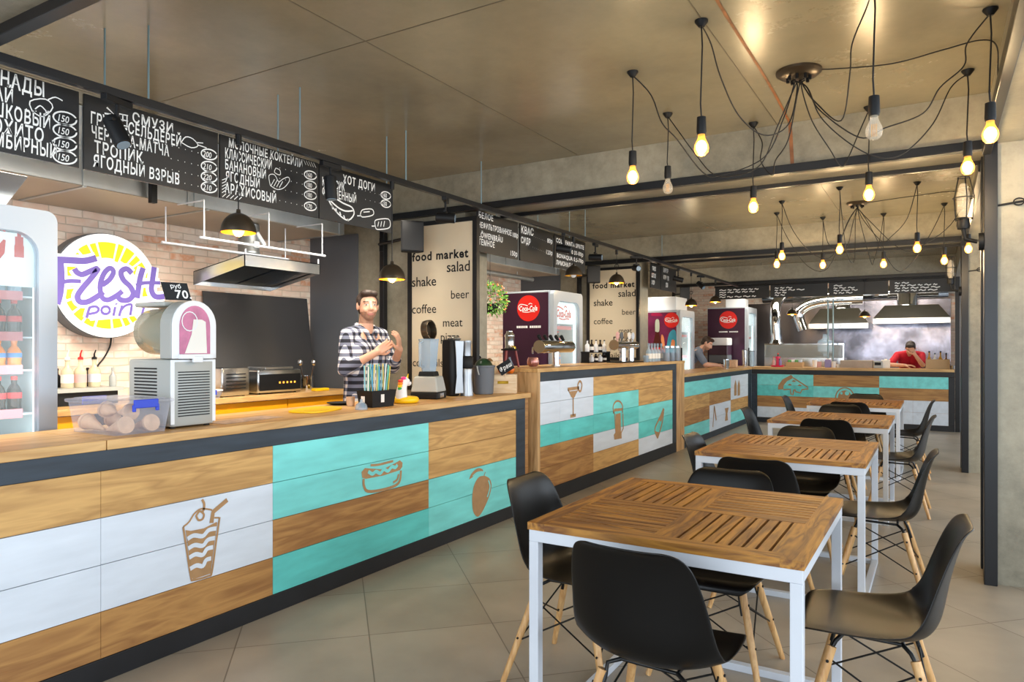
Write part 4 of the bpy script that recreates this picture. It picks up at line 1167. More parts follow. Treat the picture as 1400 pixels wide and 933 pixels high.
# wide steel bowl-shaped basin on top of the refrigerator
b = MB(); y0_, y1_ = .75, 1.62
def tap(za, xa, ya0, ya1, zb_, xb, yb0, yb1):
    return [(xa[0], ya0, za), (xa[1], ya0, za), (xa[1], ya1, za), (xa[0], ya1, za), (xb[0], yb0, zb_), (xb[1], yb0, zb_), (xb[1], yb1, zb_), (xb[0], yb1, zb_)]
b.add(tap(2.001, (-4.12, -3.72), 1.08, 1.60, 2.16, (-4.20, -3.66), .98, 1.68), [(0, 3, 2, 1), (0, 1, 5, 4), (1, 2, 6, 5), (2, 3, 7, 6), (3, 0, 4, 7)])
o = b.build('steel_basin', 'stainless'); sm_ = o.modifiers.new('solid', 'SOLIDIFY'); sm_.thickness = .006; sm_.offset = -1
tag(o, 'tapered stainless basin on top of the refrigerator at the left edge', 'basin')
# ------------------------------------------------------------------ things standing on the nearest counter
ZT1 = .9815
# slush machine
t = thing('slush_machine', 'grey and white frozen drink machine with pink front and grilles on the near counter', 'drink machine', (-3.19, 2.10, ZT1))
b = MB(); b.rbox((0, 0, .165), (.345, .235, .315), .02); b.build('base_housing', 'grey_plastic', t, smooth=40)
for x in (-.14, .14):
    for y in (-.09, .09): MB().cyl((x, y, 0), (x, y, .012), .014).build('foot', 'black', t)
b = MB()
for k in range(17): b.bb(.1725, .1765, -.082, .082, .055 + k * .0128, .0595 + k * .0128)
b.build('front_grille', 'black', t)
b = MB()
for k in range(10): b.bb(-.115, .065, -.1195, -.1165, .135 + k * .0155, .1415 + k * .0155)
b.build('side_grille', 'black', t)
# white front plate with the arched upper part
def arch(y, z0_, z1_, n=14, hw=.118):
    return [(-hw, z0_), (hw, z0_)] + [(hw * math.cos(a), z1_ - hw + hw * 1.0 * math.sin(a)) for a in [i * PI / n for i in range(n + 1)]]
pl = MB(); pl.prism([(.168, p[0], p[1]) for p in [(-.118, .02), (.118, .02), (.118, .32), (-.118, .32)]], (.004, 0, 0)); pl.build('front_plate', 'white_plastic', t, bevel=.002)
outl = arch(0, .325, .60); 
pl = MB(); pl.prism([(.085, p[0], p[1]) for p in outl], (.088, 0, 0)); pl.build('bowl_front', 'grey_plastic', t, bevel=.006)
fr_ = MB(); fr_.prism([(.1735, p[0], p[1]) for p in arch(0, .325, .60, hw=.116)], (.006, 0, 0)); fr_.build('front_surround', 'white_plastic', t, bevel=.003)
M['pink'] = mat('pink_slush_picture', 'c86a94', .3, 0, .35, 9)
wn = MB(); wn.prism([(.180, p[0] * .82, p[1]) for p in arch(0, .345, .575, hw=.098)], (.002, 0, 0)); wn.build('pink_window', 'pink', t)
pp = MB(); pp.add([(.1835, -.055, .35), (.1835, .062, .35), (.1835, .055, .50), (.1835, .035, .51), (.1835, -.01, .51), (.1835, -.02, .44)], [(0, 1, 2, 3, 4, 5)]); pp.build('paper_note', 'paper', t)
rg = MB(); rg.ribbon([(.183, -.03 + .04 * math.cos(a), .50 + .045 * math.sin(a)) for a in [i * PI / 8 for i in range(16)]], .005, NX, .001, None, True); rg.build('round_mark', 'white_plastic', t)
M['bowl'] = glass('smoky_clear_bowl', '8d9484', .12, .72)
bw = MB(); bw.lathe([(.02, -.275), (.085, -.255), (.112, -.22), (.116, -.05), (.116, .0)], (.085, 0, .455), 28, None, Matrix.Rotation(PI/2, 3, 'Y')); bw.build('clear_bowl', 'bowl', t, smooth=50)
ld = MB(); ld.rbox((-.06, 0, .585), (.24, .16, .022), .02); ld.build('bowl_lid', 'grey_plastic', t, smooth=40)
tp_ = MB(); tp_.box((.19, 0, .335), (.03, .17, .022)); tp_.box((.20, 0, .322), (.016, .05, .03)); tp_.build('dispensing_tap', 'white_plastic', t, bevel=.003)
# price tag on top
t = thing('price_tag', 'small black price tag reading 70 standing on the drink machine', 'price tag', (-3.10, 2.06, ZT1 + .601))
U = Vector((.35, .94, 0)).normalized(); V = Vector((-.18, .0, .98)).normalized(); N = U.cross(V)
b = MB(); o_ = Vector((0, -.05, .001))
V0 = Vector((-.10, -.22, .92)).normalized()
b.prism([o_, o_ + U * .115, o_ + U * .115 + V0 * .085, o_ + V0 * .085], -N * .004); b.build('card', 'black', t)
b = MB(); b.text('70.', o_ + U * .045 + V0 * .01, U, V0, .055, bold=.02, shear=.1); b.text('руб', o_ + U * .035 + V0 * .058, U, V0, .028, bold=.01); b.build('chalk_writing', 'chalk', t)
# box of waffle cones
t = thing('lidded_box', 'clear plastic box with blue clips, full of wafer cones, on the near counter', 'box', (-3.15, 1.82, ZT1), .0)
b = MB(); x0, x1, y0, y1 = -.185, .185, -.125, .125
lo = [(x0 + .02, y0 + .015), (x1 - .02, y0 + .015), (x1 - .02, y1 - .015), (x0 + .02, y1 - .015)]; hi = [(x0, y0), (x1, y0), (x1, y1), (x0, y1)]
b.add([(p[0], p[1], .0) for p in lo] + [(p[0], p[1], .132) for p in hi], [(0, 3, 2, 1)] + [(i, (i+1) % 4, 4 + (i+1) % 4, 4 + i) for i in range(4)])
b.build('tub', 'frost', t)
b = MB(); b.rbox((0, 0, .141), (.40, .275, .016), .02); b.rbox((0, 0, .151), (.34, .22, .006), .02); b.build('lid', 'frost', t, smooth=40)
M['blue'] = mat('bright_blue_clip', '1f3fc4', .4)
b = MB(); b.bb(.198, .208, -.055, .055, .115, .152); b.bb(.196, .206, -.06, -.045, .10, .13); b.bb(.196, .206, .045, .06, .10, .13); b.build('clip', 'blue', t, bevel=.003)
b = MB(); b.bb(-.208, -.198, -.055, .055, .115, .152); b.build('clip', 'blue', t, bevel=.003)
M['wafer'] = mat('pale_wafer', 'dcb896', .7, 0, .12, 30)
CN = [((.155, -.062, .042), (.01, -.062, .012), 'pale wafer cone at the front right of the clear box'), ((-.155, -.062, .042), (-.01, -.062, .012), 'wafer cone at the front left of the clear box, its mouth to the left'),
      ((.155, .055, .042), (.01, .055, .012), 'wafer cone at the back right of the clear box'), ((-.155, .055, .042), (-.01, .055, .012), 'wafer cone at the back left of the clear box'),
      ((.10, -.004, .092), (.008, -.01, .085), 'short-looking wafer cone on top of the right-hand pair in the clear box'), ((-.10, -.004, .092), (-.008, -.01, .085), 'wafer cone on top of the left-hand pair in the clear box')]
for a_, c_, l in CN:
    a_ = Vector(a_); c_ = Vector(c_); q = thing('wafer_cone', l, 'wafer cone', Vector((-3.15, 1.82, ZT1 + .002)), 0, 'wafer cones in the clear box')
    d_ = (c_ - a_).normalized()
    b = MB(); b.tube([a_, a_ + (c_ - a_) * .5, c_], [.036, .021, .005], 16)
    b.build('cone', 'wafer', q, smooth=50)
    b = MB(); b.tube([a_ - d_ * .002, a_ + d_ * .012], [.038, .038], 16); b.build('rim', 'wafer', q, smooth=40)
# menu sheets
p = at(335, 574, Z=.983); 
b = MB(); R_ = RZ(.15); 
for k, (dx, dy, rr_) in enumerate(((0, 0, .12),)):
    b.box((p.x, p.y, .9825), (.15, .40, .0012), None, RZ(rr_))
M['menu_print'] = mat('printed_menu_sheet', 'b9a08e', .5, 0, .35, 30)
tag(b.build('menu_sheet', 'menu_print'), 'printed menu sheet lying flat on the counter right of the drink machine', 'menu sheet')
# yellow board and dark dish behind it
p = at(432, 561, Z=.985)
b = MB(); n = 24
q = [(.19 * math.copysign(abs(math.cos(a)) ** .6, math.cos(a)), .115 * math.copysign(abs(math.sin(a)) ** .6, math.sin(a))) for a in [i * 2 * PI / n for i in range(n)]]
b.prism([Vector((p.x, p.y, .982)) + RZ(1.9) @ Vector((x_, y_, 0)) for x_, y_ in q], (0, 0, .011))
tag(b.build('cutting_board', 'yellow', bevel=.003), 'yellow plastic board lying on the counter in front of the man in plaid', 'cutting board')
p = at(467, 553, Z=.99)
b = MB(); b.lathe([(.05, 0), (.085, .012), (.088, .016), (.05, .006)], (p.x - .06, p.y + .05, .9815), 24)
tag(b.build('black_dish', 'black', smooth=40), 'flat black dish behind the yellow board', 'dish')
p = at(494, 560, Z=.982)
t = thing('glass_dome', 'small clear glass bell beside the black straw box', 'glass', (p.x, p.y, ZT1))
MB().lathe([(.038, 0), (.038, .01), (.032, .03), (.018, .042), (.008, .05), (.010, .058), (.004, .064)], n=20).build('dome', 'clear_blue', t, smooth=50)
p = at(481, 556, Z=.982)
tag(MB().lathe([(.024, 0), (.028, .06), (.026, .06), (.022, .004)], (p.x - .03, p.y + .02, ZT1), 16).build('paper_cup', 'wafer', smooth=50), 'small beige cup between the dark dish and the glass bell', 'cup')
# straw box
t = thing('straw_box', 'black holder full of striped paper straws on the counter by the man', 'holder', (-3.07, 3.435, ZT1))
b = MB(); lo = [(-.055, -.10), (.055, -.10), (.055, .10), (-.055, .10)]; hi = [(-.065, -.115), (.065, -.115), (.065, .115), (-.065, .115)]
b.add([(p_[0], p_[1], 0) for p_ in lo] + [(p_[0], p_[1], .105) for p_ in hi], [(0, 3, 2, 1)] + [(i, (i+1) % 4, 4 + (i+1) % 4, 4 + i) for i in range(4)])
o = b.build('tray', 'black', t); m_ = o.modifiers.new('s', 'SOLIDIFY'); m_.thickness = .004; m_.offset = -1
b = MB(); b.bb(.0625, .0645, -.03, .0, .03, .08); b.build('paper_label', 'paper', t)
b = MB(); b.bb(-.03, -.0, -.1115, -.1095, .03, .07); b.build('paper_label', 'paper', t)
SC_ = ['8fd3e0', 'f2efe6', 'f4d67a', '7fc9b2', '3f9bc8', 'f6f2ea', 'e9c84a', '59b6a4']
for i, c_ in enumerate(SC_): M['straw%d' % i] = mat('paper_straw_%s' % ['sky', 'cream', 'yellow', 'mint', 'blue', 'white', 'mustard', 'teal'][i], c_, .6)
SN = ['sky blue', 'cream', 'pale yellow', 'mint', 'blue', 'white', 'mustard', 'teal']
rn = random.Random(3)
for i in range(24):
    k = i % 8; y_ = -.095 + .19 * (i / 23); x_ = -.03 + .06 * rn.random()
    lean = rn.uniform(-.035, .035); h_ = rn.uniform(.255, .275)
    if i in (6, 15): lean = .06 * (1 if i == 6 else -1)
    b = MB(); b.tube([(-3.07 + x_ * .8, 3.435 + max(-.09, min(.09, y_ - lean * .3)), ZT1 + .006), (-3.07 + x_ * 1.2, 3.435 + y_ + lean * .4, ZT1 + h_)], .0042, 7)
    tag(b.build('drinking_straw', 'straw%d' % k, smooth=60), '%s paper straw standing in the black holder' % SN[k], 'straw', 'paper straws in the black holder')
# unicorn float
p = at(556, 551, Z=.985)
t = thing('unicorn_figure', 'white inflatable unicorn with rainbow mane on a yellow ring beside the blender', 'toy', (p.x - .03, p.y + .02, ZT1), .15)
RR = MB(); RR.tube([(.072 * math.cos(a), .072 * math.sin(a), .022) for a in [i * PI / 12 for i in range(24)]], .022, 12, closed=True); RR.build('ring', 'yellow', t, smooth=60)
b = MB(); b.tube(smoothpath([(0, -.05, .03), (0, -.045, .08), (.0, -.035, .115), (.0, -.008, .142)], 4), [.040, .040, .039, .037, .036, .034, .033, .032, .031, .030, .030, .030, .029], 14)
b.sphere((0, .012, .142), (.026, .036, .027)); b.sphere((0, .043, .132), (.019, .026, .019))
b.build('neck_and_head', 'white_plastic', t, smooth=60)
for s_ in (-1, 1): MB().tube([(s_ * .016, -.012, .155), (s_ * .02, -.016, .178)], [.009, .002], 8).build('ear', 'white_plastic', t, smooth=60)
MB().tube([(0, .024, .163), (0, .042, .196)], [.009, .002], 10).build('horn', 'yellow', t, smooth=60)
for s_ in (-1, 1): MB().sphere((s_ * .024, .026, .148), .005).build('eye', 'black', t)
MN = ['e83d8c', 'e23b2e', 'f28a1e', 'f4d32b', '37b24d', '2f7fd6', '6a3fb5']
for i, c_ in enumerate(MN):
    M['mane%d' % i] = mat('mane_%s' % ['pink', 'red', 'orange', 'yellow', 'green', 'blue', 'violet'][i], c_, .5)
    q = Vector((0, -.040 - .012 * math.sin(i * .5), .168 - i * .017))
    MB().sphere(q - Vector((0, .012 if i else -.02, 0)), (.018, .018, .012)).build('mane_tuft', 'mane%d' % i, t, smooth=60)
# blender
t = thing('blender', 'grey kitchen blender with clear jug on the near counter', 'blender', (-3.22, 4.17, ZT1), .3)
b = MB()
def frust(b, z0_, z1_, a0, a1, m=None):
    b.add([(x * a0[0], y * a0[1], z0_) for x, y in ((-1, -1), (1, -1), (1, 1), (-1, 1))] + [(x * a1[0], y * a1[1], z1_) for x, y in ((-1, -1), (1, -1), (1, 1), (-1, 1))], [(0, 3, 2, 1), (4, 5, 6, 7)] + [(i, (i+1) % 4, 4 + (i+1) % 4, 4 + i) for i in range(4)], m)
frust(b, 0, .05, (.105, .10), (.105, .10)); b.build('base_foot', 'black', t, bevel=.008)
b = MB(); frust(b, .051, .165, (.105, .10), (.085, .08)); b.build('motor_housing', 'grey_plastic', t, bevel=.01)
b = MB(); b.bb(.105, .108, -.05, .03, .01, .042); b.build('control_plate', 'stainless', t)
b = MB(); frust(b, .166, .20, (.062, .06), (.055, .055)); b.build('blade_collar', 'black', t, bevel=.005)
b = MB(); b.lathe([(.056, .20), (.064, .26), (.078, .42), (.082, .44), (.080, .44), (.075, .42), (.061, .26), (.053, .205)], n=6); b.build('jug', 'clear_blue', t)
b = MB(); b.tube([(-.02, -.072, .42), (-.02, -.125, .41), (-.02, -.125, .24), (-.02, -.062, .235)], .012, 8); b.build('jug_handle', 'clear_blue', t, smooth=60)
p = Vector((-3.215, 4.165, ZT1 + .475))
t = thing('ring_lid', 'dark bronze ring-shaped lid tilted in the mouth of the blender jug', 'cup', p, 0)  # round bronze lid resting tilted in the jug mouth
b = MB(); Rt = RY(1.45) @ RX(.0); b.lathe([(.075, -.025), (.078, .0), (.075, .025), (.066, .025), (.062, .0), (.058, -.018), (.01, -.02)], (0, 0, .028), 28, None, RZ(.12) @ Rt)
b.build('ring', 'bronze', t, smooth=40)
# slow juicer
t = thing('juicer', 'tall black and silver slow juicer standing right of the blender', 'juicer', (-3.20, 4.50, ZT1), -.32)
b = MB(); b.rbox((-.035, -.03, .22), (.13, .105, .44), .03); b.build('body', 'black', t, smooth=40)
b = MB(); b.prism([(.037, -.05, .02), (.037, .03, .02), (.037, .022, .15), (.037, .025, .30), (.037, .035, .43), (.037, -.05, .43), (.037, -.04, .30), (.037, -.035, .15)], (.012, 0, 0)); b.build('silver_front', 'silver', t, bevel=.004)
b = MB(); b.lathe([(.05, .435), (.055, .447), (.03, .457), (.028, .465)], (-.02, -.01, 0), 20); b.build('top_cap', 'stainless', t, smooth=50)
b = MB(); b.lathe([(.052, .0), (.050, .03), (.040, .15), (.044, .205), (.042, .21)], (.03, .075, .0), 20); b.build('jug', 'silver', t, smooth=50)
b = MB(); b.lathe([(.044, .212), (.050, .225), (.050, .30), (.04, .31)], (.03, .075, 0), 20); b.build('chamber', 'black', t, smooth=50)
b = MB(); b.lathe([(.034, .311), (.034, .405), (.036, .41), (.036, .43)], (.03, .075, 0), 18); b.build('feed_tube', 'silver', t, smooth=50)
# bucket with dark lid
t = thing('juice_bucket', 'dark grey round bin beside the juicer, with a dark green melon in it', 'bin', (-3.14, 4.79, ZT1))
b = MB(); b.lathe([(.072, 0), (.078, .005), (.088, .215), (.094, .218), (.094, .232), (.086, .232), (.084, .21), (.074, .01), (.0, .008)], n=32, cap=False); b.build('bin_body', 'dark_metal', t, smooth=40)
b = MB(); b.tube([(.0, -.094, .225), (.02, -.115, .19), (.02, -.10, .16)], .006, 8); b.build('clip', 'grey_plastic', t)
M['melon'] = mat('dark_green_rind', '1f3a22', .3, 0, .5, 12)
tag(MB().sphere((-3.14, 4.79, ZT1 + .205), (.078, .078, .085), nu=24, nv=16).build('watermelon', 'melon', smooth=80), 'dark green melon showing above the rim of the grey bin', 'melon')
# fruit crates
M['crate'] = wood('new_pine_crate', 'd9b98f', 'ecd7b6', 'X', .6)
def crate(label, c, w_, d_, h_, rz=0.0):
    t = thing('fruit_crate', label, 'crate', c, rz, 'small pine fruit crates')
    th = .010
    b = MB(); b.bb(-w_/2 + th, w_/2 - th, -d_/2 + th, d_/2 - th, 0, th); b.build('bottom_board', 'crate', t)
    # front board with a hand hole
    f = MB(); hw, z0_, z1_ = .045, h_ * .50, h_ * .66
    f.bb(-w_/2, w_/2, -d_/2, -d_/2 + th, 0, z0_); f.bb(-w_/2, -hw, -d_/2, -d_/2 + th, z0_ + .001, z1_ - .001); f.bb(hw, w_/2, -d_/2, -d_/2 + th, z0_ + .001, z1_ - .001); f.bb(-w_/2, w_/2, -d_/2, -d_/2 + th, z1_, h_)
    f.build('front_board', 'crate', t)
    MB().bb(-w_/2, w_/2, d_/2 - th, d_/2, 0, h_).build('back_board', 'crate', t)
    for s_ in (-1, 1): MB().bb(s_ * (w_/2 - th), s_ * w_/2, -d_/2 + th + .001, d_/2 - th - .001, 0, h_).build('side_board', 'crate', t)
    return t
crate('front pine crate with bananas behind its hand hole', (-3.10, 5.03, ZT1), .225, .17, .152, .5)
crate('pine crate at the back of the stack, under the top crate', (-3.36, 5.135, ZT1), .23, .18, .15)
crate('topmost pine crate with kiwis, behind the grey bin', (-3.36, 5.135, ZT1 + .151), .20, .17, .105)
M['kiwi'] = mat('fuzzy_kiwi', '8a6a3c', .8, 0, .3, 40, .3); M['orange'] = mat('orange_peel', 'e8731a', .45, 0, .08, 60, .15); M['banana'] = mat('banana_skin', 'e6b91e', .5, 0, .12, 12)
for i, (dx, dy, dz, l) in enumerate(((.02, -.03, .01, 'kiwi at the front of the top crate'), (.068, -.01, .005, 'kiwi at the right of the top crate'), (-.03, .0, .0, 'kiwi at the left of the top crate'), (.03, .035, .012, 'kiwi at the back of the top crate'))):
    t = tag(MB().sphere((-3.36 + dx, 5.135 + dy, ZT1 + .151 + .098 + dz), (.024, .030, .023)).build('kiwi', 'kiwi', smooth=80), l, 'kiwi', 'kiwis in the top crate')
for dx, dy, dz, l in ((-.055, .03, .192, 'orange beside the black sign on the front crate'), (.03, .05, .190, 'orange behind the black sign on the front crate')):
    tag(MB().sphere((-3.10 + dx * .8, 5.05 + dy, ZT1 + dz), .037, nu=20, nv=14).build('orange', 'orange', smooth=80), l, 'orange', 'oranges in the front crate')
for k, l in enumerate(('upper banana seen through the hand hole of the front crate', 'lower banana seen through the hand hole of the front crate')):
    q = [Vector((-3.10, 5.03, ZT1)) + RZ(.5) @ Vector((.075 * math.sin(a), -.03 + .012 * k, .055 + .040 * k + .030 * math.cos(a))) for a in [-1.1 + i * .22 for i in range(11)]]
    tag(MB().tube(q, [.005, .012, .015, .017, .018, .018, .018, .017, .015, .012, .006], 10).build('banana', 'banana', smooth=60), l, 'banana', 'bananas in the front crate')
def slate(label, c, word, sz, ang, stake=.05):
    t = thing('slate_sign', label, 'sign', c, .35)
    b = MB(); U = Vector((math.cos(ang), 0, math.sin(ang))); V = Vector((-math.sin(ang), 0, math.cos(ang)))
    o_ = Vector((0, 0, stake)); w_, h_ = sz
    a_ = o_ - U * 0; b.prism([a_ - V*h_/2 - U*w_/2 + Vector((0,0,h_/2)), a_ - V*h_/2 + U*w_/2 + Vector((0,0,h_/2)), a_ + V*h_/2 + U*w_/2 + Vector((0,0,h_/2)), a_ + V*h_/2 - U*w_/2 + Vector((0,0,h_/2))], (0, .004, 0))
    b.build('slate', 'black', t)
    tx = MB(); tx.text(word, a_ + Vector((0, -.0005, h_/2)) - V * .018 , U, V, .05, bold=.02, sx=.75, shear=.2, align='CENTER'); tx.build('chalk_writing', 'chalk', t)
    b = MB(); b.cyl((0, .006, -.03), (0, .006, stake + h_ * .5), .003); b.build('stake', 'crate', t)
slate('black slate sign reading Смузи leaning on the top crate', (-3.40, 5.02, ZT1 + .252), 'Смузи', (.12, .085), .5, .0)
slate('black slate sign reading Фреш stuck in the front crate', (-3.03, 4.945, ZT1 + .150), 'Фреш', (.125, .09), .55, .02)
# on the back counter
ZB1 = .9715
t = thing('toaster_oven', 'black-fronted stainless toaster oven on the back counter', 'oven', (-4.90, 4.10, ZB1))
MB().rbox((0, 0, .105), (.34, .46, .19), .015).build('casing', 'stainless', t, smooth=40)
for x in (-.13, .13):
    for y in (-.19, .19): MB().cyl((x, y, 0), (x, y, .012), .012).build('foot', 'black', t)
MB().bb(.171, .176, -.215, .215, .03, .165).build('front_panel', 'black', t, bevel=.002)
M['amber_led'] = emit('amber_display', 'ffb040', 1.0)
b = MB()
for k in range(5): b.bb(.1765, .178, -.02 + .04 * k, -.004 + .04 * k, .085, .10)
b.build('indicator', 'amber_led', t)
b = MB(); b.bb(-.12, .1, -.1, .2, .201, .222); b.build('warming_tray', 'stainless', t, bevel=.003)
t = thing('griddle', 'stainless box grill to the left of the toaster oven', 'grill', (-4.90, 3.66, ZB1))
MB().rbox((0, 0, .115), (.34, .26, .22), .012).build('casing', 'stainless', t, smooth=40)
for x in (-.13, .13):
    for y in (-.1, .1): MB().cyl((x, y, 0), (x, y, .012), .012).build('foot', 'black', t)
b = MB()
for k in range(5): b.bb(.171, .174, -.09, .09, .06 + k * .028, .068 + k * .028)
b.build('vent_slots', 'black', t)
p = at(311, 534, X=-4.68)
t = thing('storage_tub', 'low clear tub with blue clips on the back counter', 'tub', (-4.72, 3.36, ZB1))
b = MB(); frust(b, 0, .055, (.07, .085), (.085, .105)); b.build('tub_body', 'frost', t)
b = MB(); b.rbox((0, 0, .063), (.18, .22, .012), .015); b.build('lid', 'white_plastic', t, smooth=40)
b = MB(); b.bb(.088, .096, -.03, .05, .03, .068); b.build('clip', 'blue', t, bevel=.002)
p = at(299, 520, X=-5.0)
bottle((-5.02, 3.47, ZB1), .14, .045, 'black', None, 'orange', 'sauce_jar', 'dark jar with orange lid by the brick at the left of the grill', 'jar')
p = at(447, 532, X=-4.85)
t = thing('utensil_pot', 'steel pot of utensils on the back counter beside the man in plaid', 'utensil pot', (-4.9, 4.55, ZB1))
MB().lathe([(.05, 0), (.055, .13), (.052, .13), (.047, .006), (0, .006)], n=20, cap=False).build('pot', 'chrome', t, smooth=50)
for k in range(4):
    a_ = k * 1.6; q = Vector((.03 * math.cos(a_), .03 * math.sin(a_), .02)); e_ = Vector((.085 * math.cos(a_), .085 * math.sin(a_), .25))
    b = MB(); b.tube([q, e_], .005, 6); b.sphere(e_, (.022, .022, .03)); b.build('utensil', 'chrome', t, smooth=60)
p = at(454, 532, Z=.985)
tag(MB().rbox((-4.70, 4.52, ZB1 + .0125), (.07, .16, .025), .01).build('sponge', 'yellow', smooth=40), 'small yellow tray near the front edge of the back counter', 'tray')
# ------------------------------------------------------------------ word panels on the divider ends
M['panel_beige'] = mat('beige_panel', 'cfc2a8', .55, 0, .03, 2)
def fit_text(b, st, pL, pR, Y, bold=0.0, m=None):
    a = at(pL[0], pL[1], Y=Y); c_ = at(pR[0], pR[1], Y=Y)
    w_ = glyphs(st, bold)[2]
    b.text(st, (a.x, Y, (a.z + c_.z) / 2), (1, 0, 0), (0, 0, 1), (c_.x - a.x) / w_, m, bold=bold)
def word_panel(label, Y, x0, x1, words, z0=.985, z1=2.45):
    t = thing('word_panel', label, 'panel', ((x0 + x1) / 2, Y, z0), 0, 'word panels on the dividers')
    f = MB(); w_ = .042
    f.bb(x0, x0 + w_, Y - .01, Y + .035, z0, z1); f.bb(x1 - w_, x1, Y - .01, Y + .035, z0, z1); f.bb(x0 + w_, x1 - w_, Y - .01, Y + .035, z1 - .035, z1); f.bb(x0 + w_, x1 - w_, Y - .01, Y + .035, z0, z0 + .035)
    f.build('frame', 'steel_black', t, world=True)
    MB().bb(x0 + w_ + .001, x1 - w_ - .001, Y, Y + .034, z0 + .036, z1 - .036).build('board', 'panel_beige', t, world=True)
    for st, pL, pR, bd in words:
        b = MB(); fit_text(b, st, pL, pR, Y, bd); b.build('word', 'black', t, world=True)
word_panel('first beige word panel reading food market, salad, shake, behind the blender', 4.88, -3.995, -3.262,
    [('food market', (564, 357), (640.5, 352), .03), ('salad', (610.5, 372), (642.5, 370.5), .006), ('shake', (563, 392), (596.5, 391), .006), ('beer', (616, 409), (641.5, 407.5), 0), ('coffee', (563, 429), (596.5, 428), 0), ('meat', (605, 447.5), (632.5, 446), 0),
     ('pizza', (602, 467), (629, 466), 0), ('sushi', (612, 484), (643, 483), 0), ('cocktails', (564, 502), (606, 500.5), 0)])
word_panel('second beige word panel reading food market, salad, shake, behind the far beer taps', 8.97, -4.165, -3.40,
    z0=1.185, words=[('food market', (810.5, 395), (867.5, 392), .03), ('salad', (845, 406.3), (869, 405), .006), ('shake', (811.5, 418.5), (837.5, 418), .006), ('beer', (850, 430.6), (869, 430), 0), ('coffee', (811.5, 443.7), (837.5, 443), 0), ('meat', (846, 455.5), (864, 455), 0),
     ('pizza', (838, 467.5), (866, 467), 0), ('sushi', (846, 478.5), (869, 478), 0), ('cocktails', (812, 490), (847, 489.5), 0)])
# loudspeakers
def speaker(px, py, Y, s, yaw, label):
    p = at(px, py, Y=Y)
    t = thing('loudspeaker', label, 'loudspeaker', tuple(p), yaw, 'black loudspeakers on the dividers')
    b = MB(); b.prism([(-.10 * s, .09 * s, -.13 * s), (.10 * s, .09 * s, -.13 * s), (.075 * s, -.0 * s, -.13 * s), (-.075 * s, -.0, -.13 * s)][::-1], (0, 0, .26 * s))
    b.build('cabinet', 'black', t, bevel=.008)
    g = MB(); g.bb(-.092 * s, .092 * s, .091 * s, .097 * s, -.12 * s, .12 * s); g.build('grille', 'black_plastic', t, bevel=.003)
    k = MB(); yp = {0: 4.858, 1: 8.968, 2: 13.098}[0 if Y < 6 else 1 if Y < 10 else 2]
    k.tube([p, Vector((-4.285, yp - .03, p.z)), Vector((-4.285, yp, p.z))], .014, 8); k.bb(-4.305, -4.265, yp - .006, yp + .0015, p.z - .06, p.z + .06); k.build('bracket', 'steel_black', t, world=True)
speaker(560, 325, 4.66, 1.0, D(-125), 'black loudspeaker at the top left corner of the first word panel')
speaker(811, 376, 8.80, .90, D(-150), 'black loudspeaker at the top left corner of the second word panel')
speaker(935, 402, 12.98, .95, D(-150), 'black loudspeaker near the far brick wall, above the leaning man in grey')

# ------------------------------------------------------------------ booth 2
def lines(*a): return list(a)
kb = [at(px, 200, X=XB).y for px in (653, 708, 711, 756, 758, 800)]
board('chalk menu board listing pale, unfiltered and dark beer, left of the second booth', kb[0], kb[1], [('БЕЛОЕ', (654, 674), .16, .07, 1), ('НЕФИЛЬТРОВАННОЕ', (654, 699), .40, .066, 1), ('LÖWENBRÄU', (654, 687), .64, .068, 1), ('ТЕМНОЕ', (654, 676), .82, .068, 1), ('100р', (700, 708), .42, .06, 1), ('150р', (697, 707), .92, .06, 1)], rods=(kb[0] + .3,), group='chalk menu boards over the second booth')
board('chalk menu board listing kvass and cider, middle of the second booth', kb[2], kb[3], [('КВАС', (712, 729), .25, .095, 1), ('СИДР', (712, 725), .52, .08, 1), ('80р', (748, 755), .32, .06, 1), ('120р', (746, 755), .66, .06, 1)], rods=(kb[2] + .35,), group='chalk menu boards over the second booth', extra=lambda tx, o: (dots(tx, o, .26, .50, .26, .30), dots(tx, o, .24, .48, .56, .62)))
board('chalk menu board of soft drinks and prices, right end of the second booth', kb[4], kb[5], [('COLA FANTA SPRITE', (760, 798), .24, .062, 1), ('0.5-100р  0.33-80р', (761, 797), .47, .058, 1), ('BONAQUA 0.5-70р', (761, 797), .68, .058, 1), ('ЛИМОНАД-70р', (760, 787), .90, .062, 1)], rods=(kb[4] + .35,), group='chalk menu boards over the second booth')
board('chalk menu board half hidden by the second word panel, third booth', 9.08, 9.47, [('ПИВО', .06, .30, .075, .75), ('СВЕТЛОЕ', .03, .58, .075, .55), ('СИДР', .03, .85, .07, .7)], rods=(9.3,), group='chalk menu boards over the third booth')
board('rightmost chalk menu board of the third booth, next to pale concrete', 9.49, 10.17, [('БУРГЕР', .10, .25, .08, .8), ('ФРИ 150', .10, .55, .085, .8), ('350', .20, .85, .09, .8)], rods=(9.9,), group='chalk menu boards over the third booth')
t = thing('ventilation_duct', 'galvanised box duct in the second booth above the hanging plant', 'duct', (-4.85, 7.0, 2.34))
b = MB(); b.bb(-5.245, -4.40, 5.4, 8.6, 2.345, ZC - .005, 'galv'); b.bb(-5.24, -4.41, 5.405, 8.595, 2.34, 2.3449, 'duct_in'); b.build('casing', None, t, world=True)
for y in (6.0, 7.2, 8.5): MB().bb(-4.40, -4.392, y - .012, y + .012, 2.34, 2.82).build('flange', 'galv', t, world=True)
t = thing('ventilation_duct', 'galvanised pipe running under the duct of the second booth', 'duct', (-4.7, 7.0, 2.25), 0)
b = MB(); b.tube([(-4.66, 5.5, 2.27), (-4.66, 8.3, 2.27)], .03, 12); b.build('pipe', 'galv', t, smooth=50, world=True)
